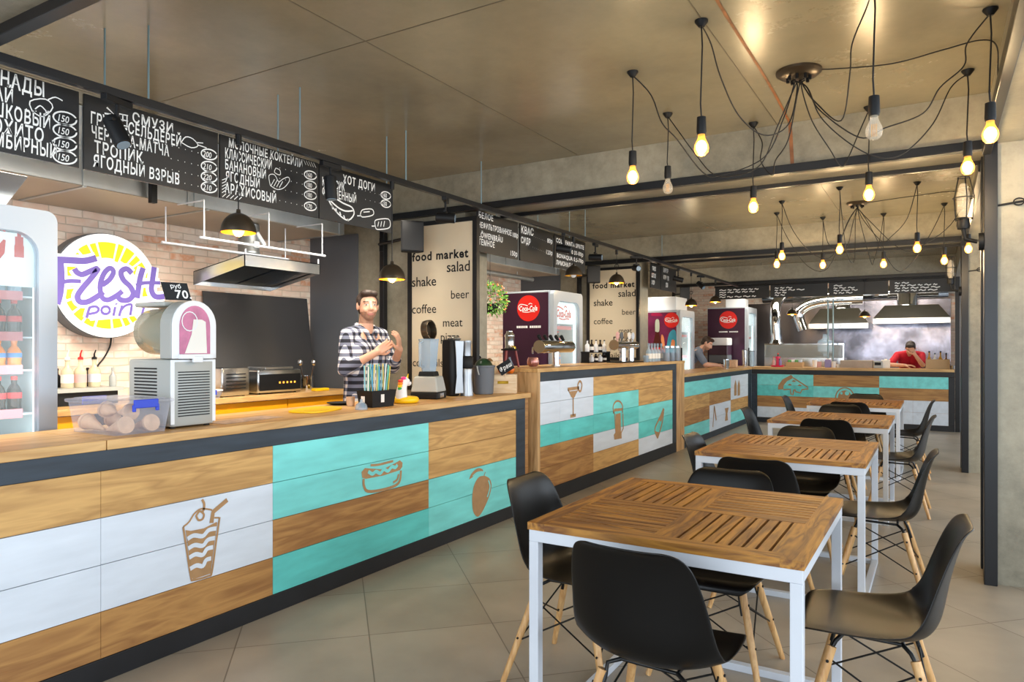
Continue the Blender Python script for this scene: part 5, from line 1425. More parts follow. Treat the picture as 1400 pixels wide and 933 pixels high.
for y in (5.8, 7.9): MB().cyl((-4.66, y, 2.295), (-4.66, y, 2.34), .005).build('hanger', 'galv', t, world=True)
f2 = fridge('drinks refrigerator with plum side and red disc, in the middle booth behind the beer taps', -3.55, 6.79, 7.53, .645, 1.98, side='plum', glow=2, shelves=(.45, .85, 1.15, 1.36, 1.58))
f3 = fridge('drinks refrigerator with a bottle picture on its side, left of the leaning man in grey', -3.55, 11.2, 12.0, .67, 1.97, glow=4, shelves=(.45, .85, 1.2, 1.55))
f4 = fridge('far drinks refrigerator with plum side and red disc, right of the leaning man in grey', -3.2, 14.42, 15.25, .80, 2.16, side='plum', glow=3, shelves=(.45, .85, 1.2, 1.55), ez=.25)
b = MB(); p = at(865, 430, X=-3.6)
for px, py, w_, h_ in ((780, 428, .26, .12),): pass
M['redtext'] = mat('red_script', 'd83a34', .5)
b = MB(); swash(b, (-3.598, 7.13, 1.74), .19, (1, 0, 0), (0, 1, 0)); b.build('red_script', 'redtext', f2, world=True)
for zi, kd, nm_ in ((1.36, 'cola', 'dark cola bottle'), (1.58, 'water', 'clear water bottle'), (1.15, 'fanta', 'orange drink bottle')):
    for k, yy in enumerate((7.02, 7.12, 7.22)):
        drink((-3.72, yy, zi + .0005), kd, '%s in the plum refrigerator of the middle booth, %s of three' % (nm_, ('left', 'middle', 'right')[k]), 'bottles in the middle refrigerator', .165)
# picture on the side of refrigerator 3
xs0, xs1 = -3.55 - .665, -3.61
pb = MB(); yS = 11.2 - .004
M['pict_plum'] = mat('plum_picture_ground', '6a2047', .35, 0, .5, 3); M['pict_org'] = mat('orange_picture_patch', 'd98a5a', .4, 0, .2, 5); M['pict_teal'] = mat('teal_picture_patch', '3b93ad', .4, 0, .25, 5); M['pict_cola'] = mat('cola_picture', '4a1712', .3); M['pict_glass'] = mat('bottle_picture_glass', 'b6bfae', .3); M['pict_mag'] = mat('magenta_picture_band', '9a1745', .4)
pb.bb(xs0, xs1, yS, yS + .003, .10, 1.93, 'pict_plum')
fx = lambda u, z_: (xs0 + u * (xs1 - xs0), yS - .001, z_)
def patch(pts, m, dy=0.0):
    q = [Vector(fx(u, z_)) - Vector((0, dy, 0)) for u, z_ in pts]; q = smoothpath(q + [q[0]], 4)[:-1]; pb.add(q, [tuple(range(len(q)))], m)
patch([(.02, 1.3), (.10, 1.3), (.16, 1.6), (.10, 1.85), (.02, 1.8)], 'pict_org'); patch([(.70, 1.25), (.98, 1.25), (.98, 1.62), (.80, 1.58)], 'pict_teal'); patch([(.84, 1.38), (.94, 1.36), (.96, 1.46), (.88, 1.48)], 'pict_org', .0004)
patch([(.58, 1.2), (.68, 1.22), (.66, 1.5), (.58, 1.55)], 'pict_org'); patch([(.3, 1.88), (.6, 1.87), (.55, 1.92), (.32, 1.92)], 'pict_mag')
patch([(.30, 1.15), (.64, 1.15), (.62, 1.36), (.53, 1.58), (.52, 1.78), (.42, 1.78), (.41, 1.58), (.33, 1.36)], 'pict_cola', .0008); patch([(.41, 1.62), (.52, 1.62), (.52, 1.80), (.42, 1.80)], 'pict_glass', .0012); patch([(.31, 1.22), (.63, 1.22), (.63, 1.34), (.31, 1.34)], 'red', .0012)
swash(pb, (xs0 + .47 * .665, yS - .004, 1.28), .10, (0, -1, 0), (1, 0, 0)); pb.m = [pb.mi('chalk') if (i >= len(pb.m)) else pb.m[i] for i in range(len(pb.f))]
k0 = len(pb.f); pb.lathe([(.125, 0), (.125, .002)], (xs0 + .79 * .665, yS - .002, 1.80), 32, 'red', Matrix.Rotation(PI/2, 3, 'X'))
k1 = len(pb.f); swash(pb, (xs0 + .79 * .665, yS - .006, 1.80), .105, (0, -1, 0), (1, 0, 0))
for i in range(k1, len(pb.f)): pb.m[i] = pb.mi('chalk')
pb.build('side_picture', None, f3, world=True)
t = thing('carton', 'pale carton standing on top of the refrigerator with the bottle picture', 'box', (-3.9, 11.6, 1.971))
MB().rbox((0, 0, .11), (.5, .6, .22), .008).build('carton_body', 'white_plastic', t); MB().bb(-.25, .25, -.02, .02, .2202, .2215).build('tape', 'panel_beige', t)
t = thing('carton', 'white carton on top of the far plum refrigerator', 'box', (-3.5, 14.8, 2.161))
MB().rbox((0, 0, .09), (.34, .5, .18), .008).build('carton_body', 'white_plastic', t); MB().bb(-.17, .17, -.02, .02, .1802, .1815).build('tape', 'panel_beige', t)
# hanging plant
p = at(670, 410, X=-4.1)
t = thing('hanging_plant', 'bushy green hanging plant with orange flowers beside the first word panel', 'plant', (p.x, p.y, p.z))
b = MB(); b.lathe([(.07, -.14), (.10, -.05), (.10, -.045), (.0, -.05)], n=20, cap=False); b.build('pot', 'black_plastic', t, smooth=40)
M['leaf'] = mat('fresh_green_leaf', '5d8f2f', .5, 0, .35, 20); M['petal'] = mat('orange_petal', 'e0703a', .5)
b = MB(); rn = random.Random(8)
for i in range(520):
    a = rn.uniform(0, 2 * PI); ph = math.acos(rn.uniform(-.75, 1)); r_ = .17 * rn.uniform(.7, 1.1)
    c_ = Vector((r_ * math.sin(ph) * math.cos(a), r_ * math.sin(ph) * math.sin(a), r_ * math.cos(ph) * 1.05 - .02))
    d_ = c_.normalized() + Vector((rn.uniform(-.5, .5), rn.uniform(-.5, .5), rn.uniform(-.6, .3))); d_.normalize(); s_ = d_.orthogonal().normalized(); s_ = Matrix.Rotation(rn.uniform(0, 6), 3, d_) @ s_
    l_, w_ = rn.uniform(.03, .05), rn.uniform(.007, .012); nn = d_.cross(s_) * .004
    b.add([c_, c_ + d_ * l_ * .5 + s_ * w_ + nn, c_ + d_ * l_, c_ + d_ * l_ * .5 - s_ * w_ + nn], [(0, 1, 2, 3)])
b.build('foliage', 'leaf', t)
b = MB()
for i in range(46):
    a = rn.uniform(0, 2 * PI); ph = math.acos(rn.uniform(-.6, .9)); r_ = .19
    c_ = Vector((r_ * math.sin(ph) * math.cos(a), r_ * math.sin(ph) * math.sin(a), r_ * math.cos(ph)))
    b.sphere(c_, (.012, .012, .008), None, 6, 4)
b.build('flowers', 'petal', t)
b = MB()
for k in range(3):
    a = k * 2.1; b.cyl((.1 * math.cos(a), .1 * math.sin(a), -.045), (0, 0, .28), .002, n=5)
b.cyl((0, 0, .28), (0, 0, 2.83 - p.z), .0025, n=5); b.build('hanger_wire', 'black_wire', t)
tag(MB().bb(XW, -4.6, 9.005, 9.018, 0, 2.42).build('wall_panel', 'dark_metal'), 'dark grey sheet panel on the second divider behind the plum refrigerator', 'panel')
# beer towers on the raised bar
ZT2 = 1.1805
t = thing('beer_tower', 'chrome beer tower with one column and black tap handles, nearest on the raised bar', 'beer tower', (-3.10, 5.98, ZT2))
MB().lathe([(.05, 0), (.05, .008), (.034, .012), (.034, .14)], n=24).build('column', 'chrome', t, smooth=40)
b = MB(); R_ = Matrix.Rotation(-PI/2, 3, 'X'); b.lathe([(.02, -.335), (.056, -.33), (.058, -.32), (.058, .30), (.056, .31), (.02, .315)], (0, 0, .185), 28, None, R_); b.build('crossbar', 'chrome', t, smooth=40)
M['bronze_face'] = mat('dull_bronze_disc', '8f7a5c', .5, .3)
b = MB(); b.lathe([(.058, 0), (.058, .006)], (-.0, -.336, .185), 24, None, R_); b.build('end_badge', 'bronze_face', t, smooth=30)
for k in range(5):
    y = -.25 + k * .115
    hb = MB(); hb.tube([(-.02, y, .24), (-.045, y, .275)], [.012, .018], 10); hb.sphere((-.048, y, .282), .018); hb.build('tap_handle', 'black', t, smooth=60)
    sp = MB(); sp.tube([(-.05, y, .185), (-.11, y, .175), (-.115, y, .12)], [.012, .010, .008], 8); sp.build('spout', 'chrome', t, smooth=60)
M['copper'] = mat('pink_copper_mug', 'b9837c', .25, .7); M['legred'] = mat('dark_red_leg', '8a2f2a', .4)
p = at(745, 502, Z=ZT2)
t = thing('copper_mug', 'pinkish copper mug under the nearest beer tower', 'mug', (-3.22, 5.75, ZT2))
MB().lathe([(.035, 0), (.055, .02), (.058, .05), (.046, .085), (.044, .085), (.05, .05), (.0, .01)], n=20, cap=False).build('cup', 'copper', t, smooth=50)
MB().tube([(.02, -.05, .07), (.03, -.085, .06), (.03, -.085, .03), (.02, -.05, .02)], .006, 8).build('handle', 'copper', t, smooth=60)
t = thing('drink_dispenser', 'small steel dispenser on dark red legs at the near end of the raised bar', 'dispenser', (-3.30, 5.46, ZT2))
MB().lathe([(.045, .165), (.048, .17), (.042, .18), (.042, .27), (.046, .275), (.046, .29), (.03, .31), (.03, .325)], n=24).build('tank', 'stainless', t, smooth=40)
MB().lathe([(.075, .15), (.078, .155), (.075, .164)], n=24).build('collar', 'black', t, smooth=40)
for k in range(3):
    a = k * 2.1 + .5; MB().tube([(.055 * math.cos(a), .055 * math.sin(a), .15), (.082 * math.cos(a), .082 * math.sin(a), 0)], .010, 8).build('leg', 'legred', t, smooth=60)
MB().tube([(.042, -.01, .185), (.07, -.02, .18), (.07, -.02, .165)], .007, 8).build('tap', 'yellow', t, smooth=60)
t = thing('tasting_glass', 'small clear bell glass between the legs of the steel dispenser', 'glass', (-3.30, 5.46, ZT2))
MB().lathe([(.042, 0), (.040, .01), (.012, .075), (.010, .09)], n=18).build('bell', 'clear_blue', t, smooth=50)
p = at(843, 494, X=-3.15)
t = thing('beer_tower', 'chrome beer tower on two columns with round flower-like tap badges, before the second word panel', 'beer tower', (-3.15, 7.85, ZT2))
MB().rbox((0, .05, .006), (.2, .75, .012), .02).build('drip_tray', 'black', t)
for y in (-.08, .18): MB().lathe([(.04, .012), (.04, .17)], (0, y, 0), 24).build('column', 'chrome', t, smooth=40)
b = MB(); b.lathe([(.02, -.33), (.043, -.325), (.043, .36), (.02, .365)], (0, 0, .205), 24, None, R_); b.build('crossbar', 'chrome', t, smooth=40)
b = MB(); b.lathe([(.06, 0), (.06, .01)], (.0, -.345, .205), 24, None, R_); b.build('end_badge', 'bronze_face', t)
for k in range(5):
    y = -.22 + k * .12; col_ = ('paper_red', 'dark_metal', 'bronze_face', 'paper', 'paper_blue')[k]
    hb = MB(); hb.cyl((-.01, y, .24), (-.01, y, .27), .008)
    hb.lathe([(.042, -.006), (.045, 0), (.042, .006)], (-.005, y, .315), 18, None, Matrix.Rotation(PI/2, 3, 'Y') @ Matrix.Rotation(0, 3, 'X')); hb.build('tap_badge', col_, t, smooth=40)
    sp = MB(); sp.tube([(-.03, y, .205), (-.09, y, .195), (-.095, y, .14)], [.011, .010, .008], 8); sp.build('spout', 'chrome', t, smooth=60)
# bottle rack behind it
t = thing('bottle_rack', 'black two-tier rack behind the far beer tower', 'rack', (-3.39, 7.55, ZT2))
for z_ in (.004, .115): MB().bb(-.055, .055, -.30, .30, z_, z_ + .008).build('tier', 'black', t)
for y in (-.295, .295):
    MB().bb(-.05, .05, y - .004, y + .004, .0, .13).build('end_frame', 'black', t)
for r_ in range(2):
    for k in range(5):
        bottle((-3.39, 7.55 - .24 + k * .12, ZT2 + .0125 + r_ * .111), .083 if r_ == 0 else .13, .026, ('cola', 'white_plastic')[(k + r_) % 2], 'paper' if (k + r_) % 2 == 0 else None, 'black', 'small_bottle', '%s bottle on the %s tier of the black rack, %s from the left' % (('dark', 'white')[(k + r_) % 2], ('lower', 'upper')[r_], ('first', 'second', 'third', 'fourth', 'fifth')[k]), 'bottle', 'bottles in the black rack', n=12)
# water bottles and jars at the far end of the raised bar
for k, px in enumerate((887, 891, 895, 899, 904)):
    p = at(px, 494, X=-3.05)
    bottle((-3.05, p.y, ZT2), .21, .036, 'water', 'paper', 'clear_blue', 'water_bottle', 'clear bottle with white label at the end of the raised bar, %s from the left' % ('first', 'second', 'third', 'fourth', 'fifth')[k], 'bottle', 'water bottles at the end of the raised bar')
M['tea'] = mat('brown_tea', '6b4430', .3, 0, .4, 30)
for k, (px, m_) in enumerate(((911, 'tea'), (918, 'pict_cola'), (925, 'tea'))):
    p = at(px, 493, X=-2.96)
    t = thing('storage_jar', 'glass jar with brown filling at the right end of the raised bar, %s' % ('left of three', 'middle of three', 'right of three')[k], 'jar', (-2.96, p.y, ZT2), 0, 'jars at the end of the raised bar')
    MB().lathe([(.042, 0), (.045, .01), (.045, .15), (.038, .17), (.0, .17)], n=18, cap=False).build('jar_glass', 'clear_blue', t, smooth=50)
    MB().lathe([(.040, .004), (.040, .11)], n=18).build('filling', m_, t, smooth=50)
    MB().lathe([(.040, .171), (.040, .195)], n=18).build('lid', 'stainless', t, smooth=50)
p = at(869, 494, X=-3.1)
t = thing('tea_glass', 'short glass of brown drink beside the far beer tower', 'glass', (-2.97, p.y, ZT2))
MB().lathe([(.03, 0), (.035, .08), (.033, .08), (.028, .004)], n=16, cap=False).build('tumbler', 'clear_blue', t, smooth=50); MB().lathe([(.026, .004), (.029, .05)], n=16).build('drink', 'tea', t)

# ------------------------------------------------------------------ far kitchen
YB = 13.62
xs = [-3.63, -2.62, -1.63, -.68, .28]
kt = [('БУРГЕРЫ', 'САЛАТЫ'), ('ПИЦЦА', 'КУРИЦА'), ('СУПЫ', 'ГРИЛЬ'), ('ПАСТА', 'НАПИТКИ')]
def scribble(tx, o, W_, seed):
    rn = random.Random(seed)
    for r_ in range(4):
        u = .08
        while u < W_ - .25:
            l_ = rn.uniform(.05, .14)
            strokes(tx, o, [[(u, .25 + .19 * r_ + rn.uniform(-.02, .02)), (u + l_ * .3, .20 + .19 * r_), (u + l_ * .6, .28 + .19 * r_), (u + l_, .22 + .19 * r_)]], .017, (0, -1, 0), 2); u += l_ + .03
            if rn.random() < .25: break
lab4 = ['leftmost chalk menu board over the far kitchen', 'second chalk menu board from the left over the far kitchen', 'third chalk menu board from the left over the far kitchen', 'rightmost chalk menu board over the far kitchen, ending in 350р']
for i in range(4):
    W_ = xs[i+1] - xs[i] - .02
    ex = (lambda W_, i: lambda tx, o: scribble(tx, o, W_, i))(W_, i)
    board(lab4[i], xs[i], xs[i] + W_, [('450р', W_ - .22, .45, .065, .8), ('350р', W_ - .22, .80, .065, .8)], z0=2.27, z1=2.50, group='chalk menu boards over the far kitchen', flat_y=YB, extra=ex)
steel('board_rail', 'black rail the far kitchen menu boards hang from', [(-3.65, .26, YB + .013, YB + .04, 2.501, 2.529)])
for px, py, l in ((1083, 430, 'dome pendant lamp over the left of the far counter'), (1182, 433, 'dome pendant lamp over the middle of the far counter')):
    pendant(px, py, l, Y=13.45, ztop=2.53)
# stainless back wall, hoods and pipes
tag(MB().bb(-1.95, .24, 15.97, 15.995, .9, 2.3).build('steel_wall_sheet', mat('wavy_polished_sheet', '86848f', .22, .9, .55, 2.6, .7)), 'polished steel sheet on the back wall behind the man in red', 'panel')  # colour mottling painted in for the sheet's blurred reflections
tag(MB().bb(-3.9, -1.97, 15.97, 15.995, .9, 2.3).build('steel_wall_sheet', mat('dark_polished_sheet', '6a6260', .2, .8, 0, 3, .2)), 'dark steel sheet on the back wall left of the polished sheet', 'panel')
def hood(label, x0, x1, y0, y1, z0, z1, fl):
    t = thing('extractor_hood', label, 'extractor hood', ((x0 + x1) / 2, (y0 + y1) / 2, z0), 0, 'extractor hoods of the far kitchen')
    b = MB(); ins = .18
    lo = [(x0, y0), (x1, y0), (x1, y1), (x0, y1)]; hi = [(x0 + ins, y0 + .25), (x1 - ins, y0 + .25), (x1 - ins, y1), (x0 + ins, y1)]
    b.add([(p_[0], p_[1], z0 + .10) for p_ in lo] + [(p_[0], p_[1], z1) for p_ in hi], [(4, 5, 6, 7)] + [(i, (i+1) % 4, 4 + (i+1) % 4, 4 + i) for i in range(4)])
    b.bb(x0, x1, y0, y0 + .01, z0, z0 + .10); b.bb(x0, x0 + .01, y0 + .01, y1, z0, z0 + .10); b.bb(x1 - .01, x1, y0 + .01, y1, z0, z0 + .10)
    b.build('canopy', 'stainless', t, world=True)
    n = max(1, round((x1 - x0) / .8))
    for k in range(n):
        a = x0 + .03 + (x1 - x0 - .06) * k / n; c_ = x0 + .03 + (x1 - x0 - .06) * (k + 1) / n - .06
        g = MB(); g.prism([(a, y0 + .02, z0 + .015), (c_, y0 + .02, z0 + .015), (c_, y1 - .02, z0 + .10), (a, y1 - .02, z0 + .10)], (0, 0, .01)); g.build('grease_filter', 'black', t, world=True)
    fp = MB()
    for fx_ in fl: fp.lathe([(.17, z1 - .05), (.17, z1 + .02), (.175, z1 + .03), (.17, z1 + .04), (.17, ZC - .002)], (fx_, (y0 + y1) / 2 + .1, 0), 24)
    fp.build('flue_pipe', 'chrome', t, smooth=40, world=True)
hood('left extractor hood of the far kitchen, with a wide round flue', -2.15, -1.10, 14.9, 15.9, 1.72, 2.12, (-1.62,))
hood('right extractor hood of the far kitchen above the man in red', -1.02, .22, 14.9, 15.9, 1.80, 2.15, (-.48,))
t = thing('ventilation_pipe', 'shiny bent ventilation pipe coming down at the left of the far kitchen', 'pipe', (-2.95, 14.6, 1.6))
b = MB(); b.tube(smoothpath([at(1062, 466, Y=14.6), at(1060, 435, Y=14.6), at(1062, 415, Y=14.7), at(1072, 402, Y=14.9), at(1090, 393, Y=15.2)], 5), .10, 18); b.build('pipe', 'chrome', t, smooth=50, world=True)
b = MB(); p = at(1062, 466, Y=14.6); b.lathe([(.14, 0), (.10, .08)], (p.x, p.y, p.z - .06), 18); b.build('collar', 'chrome', t, smooth=50, world=True)
t = thing('ventilation_pipe', 'long curved silver flexible duct above the hoods of the far kitchen', 'pipe', (-1.8, 15.2, 2.2))
b = MB(); b.tube(smoothpath([at(1098, 452, Y=14.72), at(1092, 432, Y=14.72), at(1100, 420, Y=14.72), at(1125, 412, Y=14.72), at(1180, 409, Y=14.72)], 6), .10, 18); b.build('pipe', 'chrome', t, smooth=50, world=True)
t = thing('ventilation_pipe', 'straight silver duct along the back of the far kitchen under the ceiling', 'pipe', (-1.0, 15.7, 2.4))
b = MB(); b.tube([(-3.2, 15.85, 2.45), (.2, 15.85, 2.45)], .135, 20); b.build('pipe', 'chrome', t, smooth=50, world=True)
# low back bench of the far kitchen
t = thing('work_bench', 'stainless work bench along the back of the far kitchen', 'bench', (-1.4, 15.5, 0))
MB().bb(-3.0, .2, 15.2, 15.96, .86, .90).build('bench_top', 'stainless', t, bevel=.003, world=True)
MB().bb(-2.98, .18, 15.24, 15.94, .12, .859).build('bench_body', 'stainless', t, world=True)
for x in (-2.9, -1.4, .1):
    for y in (15.3, 15.9): MB().cyl((x, y, 0), (x, y, .12), .02).build('leg', 'stainless', t, world=True)
# salad display with glass, on the far counter
ZT4 = 1.0005
t = thing('glass_display', 'steel-framed glass display case behind the left part of the far counter', 'display case', (-2.2, 14.5, 0))
x0, x1, y0, y1 = -2.85, -1.45, 14.25, 14.75
MB().bb(x0, x1, y0, y1, 0, 1.16).build('case_body', 'stainless', t, world=True)
b = MB(); b.bb(x0, x1, y0, y0 + .006, 1.16, 1.42); b.bb(x0, x1, y0 + .006, y1, 1.414, 1.42); b.build('glass_screen', 'clear', t, world=True)
b = MB()
for x in (x0 + .01, x1 - .01): b.bb(x - .01, x + .01, y0 + .007, y0 + .027, 1.16, 1.413)
b.bb(x0, x1, y0 - .01, y0 - .001, 1.405, 1.43); b.build('glass_frame', 'chrome', t, world=True)
t = thing('water_jug', 'big clear water jug upside down behind the glass display case', 'jug', (-1.86, 15.05, .0))
bp_ = at(1101, 470, Y=15.05)
MB().bb(-1.86 - .16 + .0, -1.86 + .16, 14.9, 15.2, 0, 1.18).build('cooler_stand', 'dark_metal', t, world=True)
MB().lathe([(.05, 1.18), (.05, 1.23), (.15, 1.28), (.155, 1.45), (.15, 1.48), (.06, 1.53), (.05, 1.62), (.0, 1.63)], (-1.86, 15.05, 0), 20).build('jug_body', 'clear_blue', t, smooth=50, world=True)
# small things on the far counter and at its corner
def on4(px, Y): return at(px, 500, Y=Y).x
def cup(loc, r, h, m, label, name='cup', cat='cup', group=None, lid=None):
    t = thing(name, label, cat, loc, 0, group)
    MB().lathe([(r * .8, 0), (r, h), (r * .94, h), (r * .74, .004), (0, .004)], n=16, cap=False).build('cup_wall', m, t, smooth=50)
    if lid: MB().lathe([(r * 1.04, h + .001), (r * 1.04, h + .008), (r * .8, h + .016)], n=16).build('lid', lid, t, smooth=50)
    return t
M['hotpink'] = mat('bright_pink_plastic', 'e0315f', .4); M['green'] = mat('green_pack', '5fa05a', .5); M['lilac'] = mat('lilac_pack', '8d86b8', .5); M['kraft'] = mat('kraft_board', 'b99a72', .7)
t = thing('sauce_tray', 'bright pink round tray with sauce packets on the far counter', 'tray', (on4(1063, 13.6), 13.6, ZT4))
MB().lathe([(.10, 0), (.125, .03), (.12, .03), (.09, .008), (0, .008)], n=24, cap=False).build('dish', 'hotpink', t, smooth=40)
MB().lathe([(.025, .009), (.025, .15), (.04, .16), (.03, .19)], n=14).build('handle', 'hotpink', t, smooth=40)
for k, (dx, m_) in enumerate(((-.06, 'paper_red'), (.055, 'lilac'), (.0, 'black'))):
    bottle((on4(1063, 13.6) + dx, 13.6 + (.05 if k == 2 else -.04), ZT4 + .009), .16 if k < 2 else .22, .026, m_, None, 'red', 'sauce_bottle', ('pale red sauce bottle on the pink tray', 'lilac sauce bottle on the pink tray', 'black sauce bottle at the back of the pink tray')[k], 'bottle', 'sauce bottles on the pink tray', n=12)
t = thing('condiment_box', 'kraft box with green and white packs on the far counter', 'box', (on4(1087, 13.65), 13.65, ZT4))
b = MB(); b.bb(-.14, .14, -.10, -.09, 0, .09); b.bb(-.14, .14, .09, .10, 0, .09); b.bb(-.14, -.13, -.089, .089, 0, .09); b.bb(.13, .14, -.089, .089, 0, .09); b.bb(-.129, .129, -.089, .089, 0, .008); b.build('tray_box', 'kraft', t)
for k, m_ in enumerate(('green', 'paper', 'green', 'paper_blue')):
    tag(MB().rbox((on4(1087, 13.65) - .09 + .06 * k, 13.65, ZT4 + .07), (.05, .13, .12), .01).build('sauce_pack', m_, smooth=40), '%s pack in the kraft box on the far counter, %s from the left' % (('green', 'white', 'green', 'pale blue')[k], ('first', 'second', 'third', 'fourth')[k]), 'pack', 'packs in the kraft box')
for px, m_, h_, l in ((1114, 'paper', .13, 'white paper cup on the far counter, left of the lilac pack'), (1119, 'paper_red', .10, 'pale red cup beside the white paper cup on the far counter'), (1140, 'white_plastic', .11, 'white cup right of the lilac pack on the far counter'), (1146.5, 'white_plastic', .06, 'low white cup next to the grey crate on the far counter')):
    cup((on4(px, 13.62), 13.62 + (.08 if px == 1119 else 0), ZT4), .042, h_, m_, l, group='cups on the far counter')
t = thing('napkin_box', 'lilac pack of napkins on the far counter between the white cups', 'box', (on4(1132, 13.65), 13.65, ZT4))
MB().rbox((0, 0, .07), (.10, .10, .14), .01).build('pack', 'lilac', t); MB().bb(-.03, .03, -.03, .03, .1402, .16).build('napkins', 'paper', t)
M['crate_grey'] = mat('greyish_cardboard', 'a59a8e', .8, 0, .1, 8)
t = thing('cardboard_box', 'long flat grey box lying on the far counter left of the man in red', 'box', (on4(1171.5, 13.7), 13.7, ZT4))
MB().rbox((0, 0, .065), (.50, .32, .13), .006).build('box_body', 'crate_grey', t); MB().bb(-.25, .25, -.01, .01, .1302, .1312).build('tape', 'panel_beige', t)
t = thing('card_terminal', 'small dark cash terminal between the flat box and the man in red', 'terminal', (on4(1200.5, 13.65), 13.65, ZT4))
MB().rbox((0, 0, .06), (.14, .15, .12), .012).build('terminal_body', 'grey_plastic', t); MB().bb(-.05, .05, -.0765, -.0755, .05, .1).build('screen', 'black', t)
t = thing('takeaway_box', 'white takeaway box beside the man in red', 'box', (on4(1211, 13.8), 13.8, ZT4)); MB().rbox((0, 0, .07), (.13, .13, .14), .006).build('carton', 'paper', t); MB().bb(-.02, .02, -.02, .02, .1402, .16).build('flap', 'paper', t)
t = thing('condiment_crate', 'wooden crate holding oil bottles at the right end of the far counter', 'crate', (on4(1282, 13.65), 13.65, ZT4))
for y in (-.10, .092): MB().bb(-.17, .17, y, y + .008, 0, .16).build('side_board', 'kraft', t)
for x in (-.17, .162): MB().bb(x, x + .008, -.091, .091, 0, .16).build('end_board', 'kraft', t)
M['oil'] = mat('amber_oil', 'b9862e', .15)
for k in range(4):
    bottle((on4(1282, 13.65) - .12 + .08 * k, 13.65, ZT4 + .0005), .24 if k % 2 else .27, .030, ('oil', 'paper', 'oil', 'tea')[k], None, 'black', 'oil_bottle', '%s bottle in the wooden crate on the far counter, %s from the left' % (('amber', 'white', 'amber', 'brown')[k], ('first', 'second', 'third', 'fourth')[k]), 'bottle', 'bottles in the crate on the far counter', n=12)
cup((on4(1302, 13.62), 13.62, ZT4), .035, .06, 'chrome', 'small metal cup at the right end of the far counter')
# corner of counters three and four
p = at(1008, 500, X=-3.2)
t = thing('popcorn_machine', 'white-topped warming cabinet with dark red band in the corner by the far refrigerator', 'warmer', (-3.55, 13.72, 0))
MB().bb(-3.85, -3.5, 13.98, 14.35, 0, 1.05).build('stand', 'black', t, world=True)
MB().rbox((-3.675, 14.16, 1.13), (.36, .36, .155), .01).build('lower_case', 'dark_metal', t, world=True)
MB().rbox((-3.675, 14.16, 1.30), (.36, .36, .18), .01).build('red_band', 'brown_panel', t, world=True)
MB().rbox((-3.675, 14.16, 1.47), (.38, .38, .15), .03).build('white_top', 'white_plastic', t, smooth=40, world=True)
for k, (px, h_, m_, l) in enumerate(((993, .15, 'chrome', 'chrome shaker on the corner of the counters, by the napkin block'), (1018, .30, 'chrome', 'tall chrome cup stack at the corner of the counters, left one'), (1028, .28, 'clear_blue', 'tall clear cup stack at the corner of the counters, right one'))):
    p = at(px, 500, X=-2.98)
    if k: p = Vector((at(px, 500, Y=13.55).x, 13.55, 0))
    cup((p.x, p.y, ZT4), .05, h_, m_, l, 'cup_stack' if k else 'shaker', 'cup', lid='chrome' if k == 0 else 'dark_metal')
p = at(1003, 500, X=-3.12)
t = thing('napkin_holder', 'beige napkin block on the corner of the counters', 'napkins', (-3.12, p.y, ZT4)); MB().rbox((0, 0, .065), (.12, .13, .13), .01).build('napkins', 'wafer', t); MB().bb(-.062, .062, -.01, .01, .131, .138).build('clip', 'chrome', t)
# tap on the far counter with blue pipes
for k, dx in enumerate((0, 7)):
    a = at(1134 + dx - 2, 505, Y=13.9); 
    tag(MB().cyl((a.x, 13.9, ZT4), (a.x, 13.9, 2.27), .012, n=10).build('blue_pipe', 'rod', smooth=50), ('left' if k == 0 else 'right') + ' blue pipe standing on the far counter up to the menu boards', 'pipe', 'blue pipes on the far counter')
# ------------------------------------------------------------------ spider lamps with bare bulbs
M['bulb_glass'] = glass('clear_bulb_glass', 'fff3dc', .02, .22)
M['cord'] = mat('black_twisted_cord', '141211', .7)
M['bulb_halo'] = emit('glowing_amber_bulb_glass', 'ffa63d', 1.3)
nt_ = M['bulb_halo'].node_tree.nodes['Principled BSDF']; nt_.inputs['Alpha'].default_value = .45
M['bulb_core'] = emit('white_hot_filament', 'ffdca6', 14.0)
def bulb_drop(t, ax, ay, zb, lit, s=1.0, power=8):
    """anchor on the ceiling at ax, ay; bulb hanging to height zb (bulb centre)."""
    a = Vector((ax, ay, ZC))
    b = MB(); b.lathe([(.03 * s, 0), (.03 * s, -.006), (.012 * s, -.03)], a, 14, 'black'); b.build('ceiling_hook', None, t, smooth=40, world=True)
    b = MB(); b.tube([a + Vector((0, 0, -.028)), a + Vector((.004, .0, -.2 * (ZC - zb))), Vector((ax - .004, ay, zb + .35 * (ZC - zb))), Vector((ax, ay, zb + .135))], .0035, 6); b.build('drop_cord', 'cord', t, smooth=60, world=True)
    b = MB(); b.lathe([(.006, .145), (.020, .14), (.022, .075), (.019, .062)], (ax, ay, zb), 16); b.build('lamp_holder', 'black', t, smooth=40, world=True)
    prof = [(.004, -.034), (.017, -.031), (.028, -.019), (.0325, .0), (.030, .016), (.022, .034), (.016, .048), (.015, .064)]
    if lit:
        b = MB(); b.lathe(prof, (ax, ay, zb), 18); g = b.build('bulb', 'bulb_halo', t, smooth=70, world=True)
        MB().sphere((ax, ay, zb + .006), (.024, .024, .030)).build('filament', 'bulb_core', g, smooth=80, world=True)
        o = point('bulb_light', (ax, ay, zb - .075), power, None, .035); o.parent = t; o.location = o.location - t.location
    else:
        b = MB(); b.lathe(prof, (ax, ay, zb), 18); g = b.build('bulb', 'bulb_glass', t, smooth=70, world=True)
        f = MB()
        for k in range(4):
            x_ = -.009 + .006 * k; f.cyl((ax + x_, ay, zb - .02), (ax + x_, ay, zb + .03), .0015, n=5)
        f.build('filament', 'bulb_on' if lit is None else 'gold_in', g, world=True)
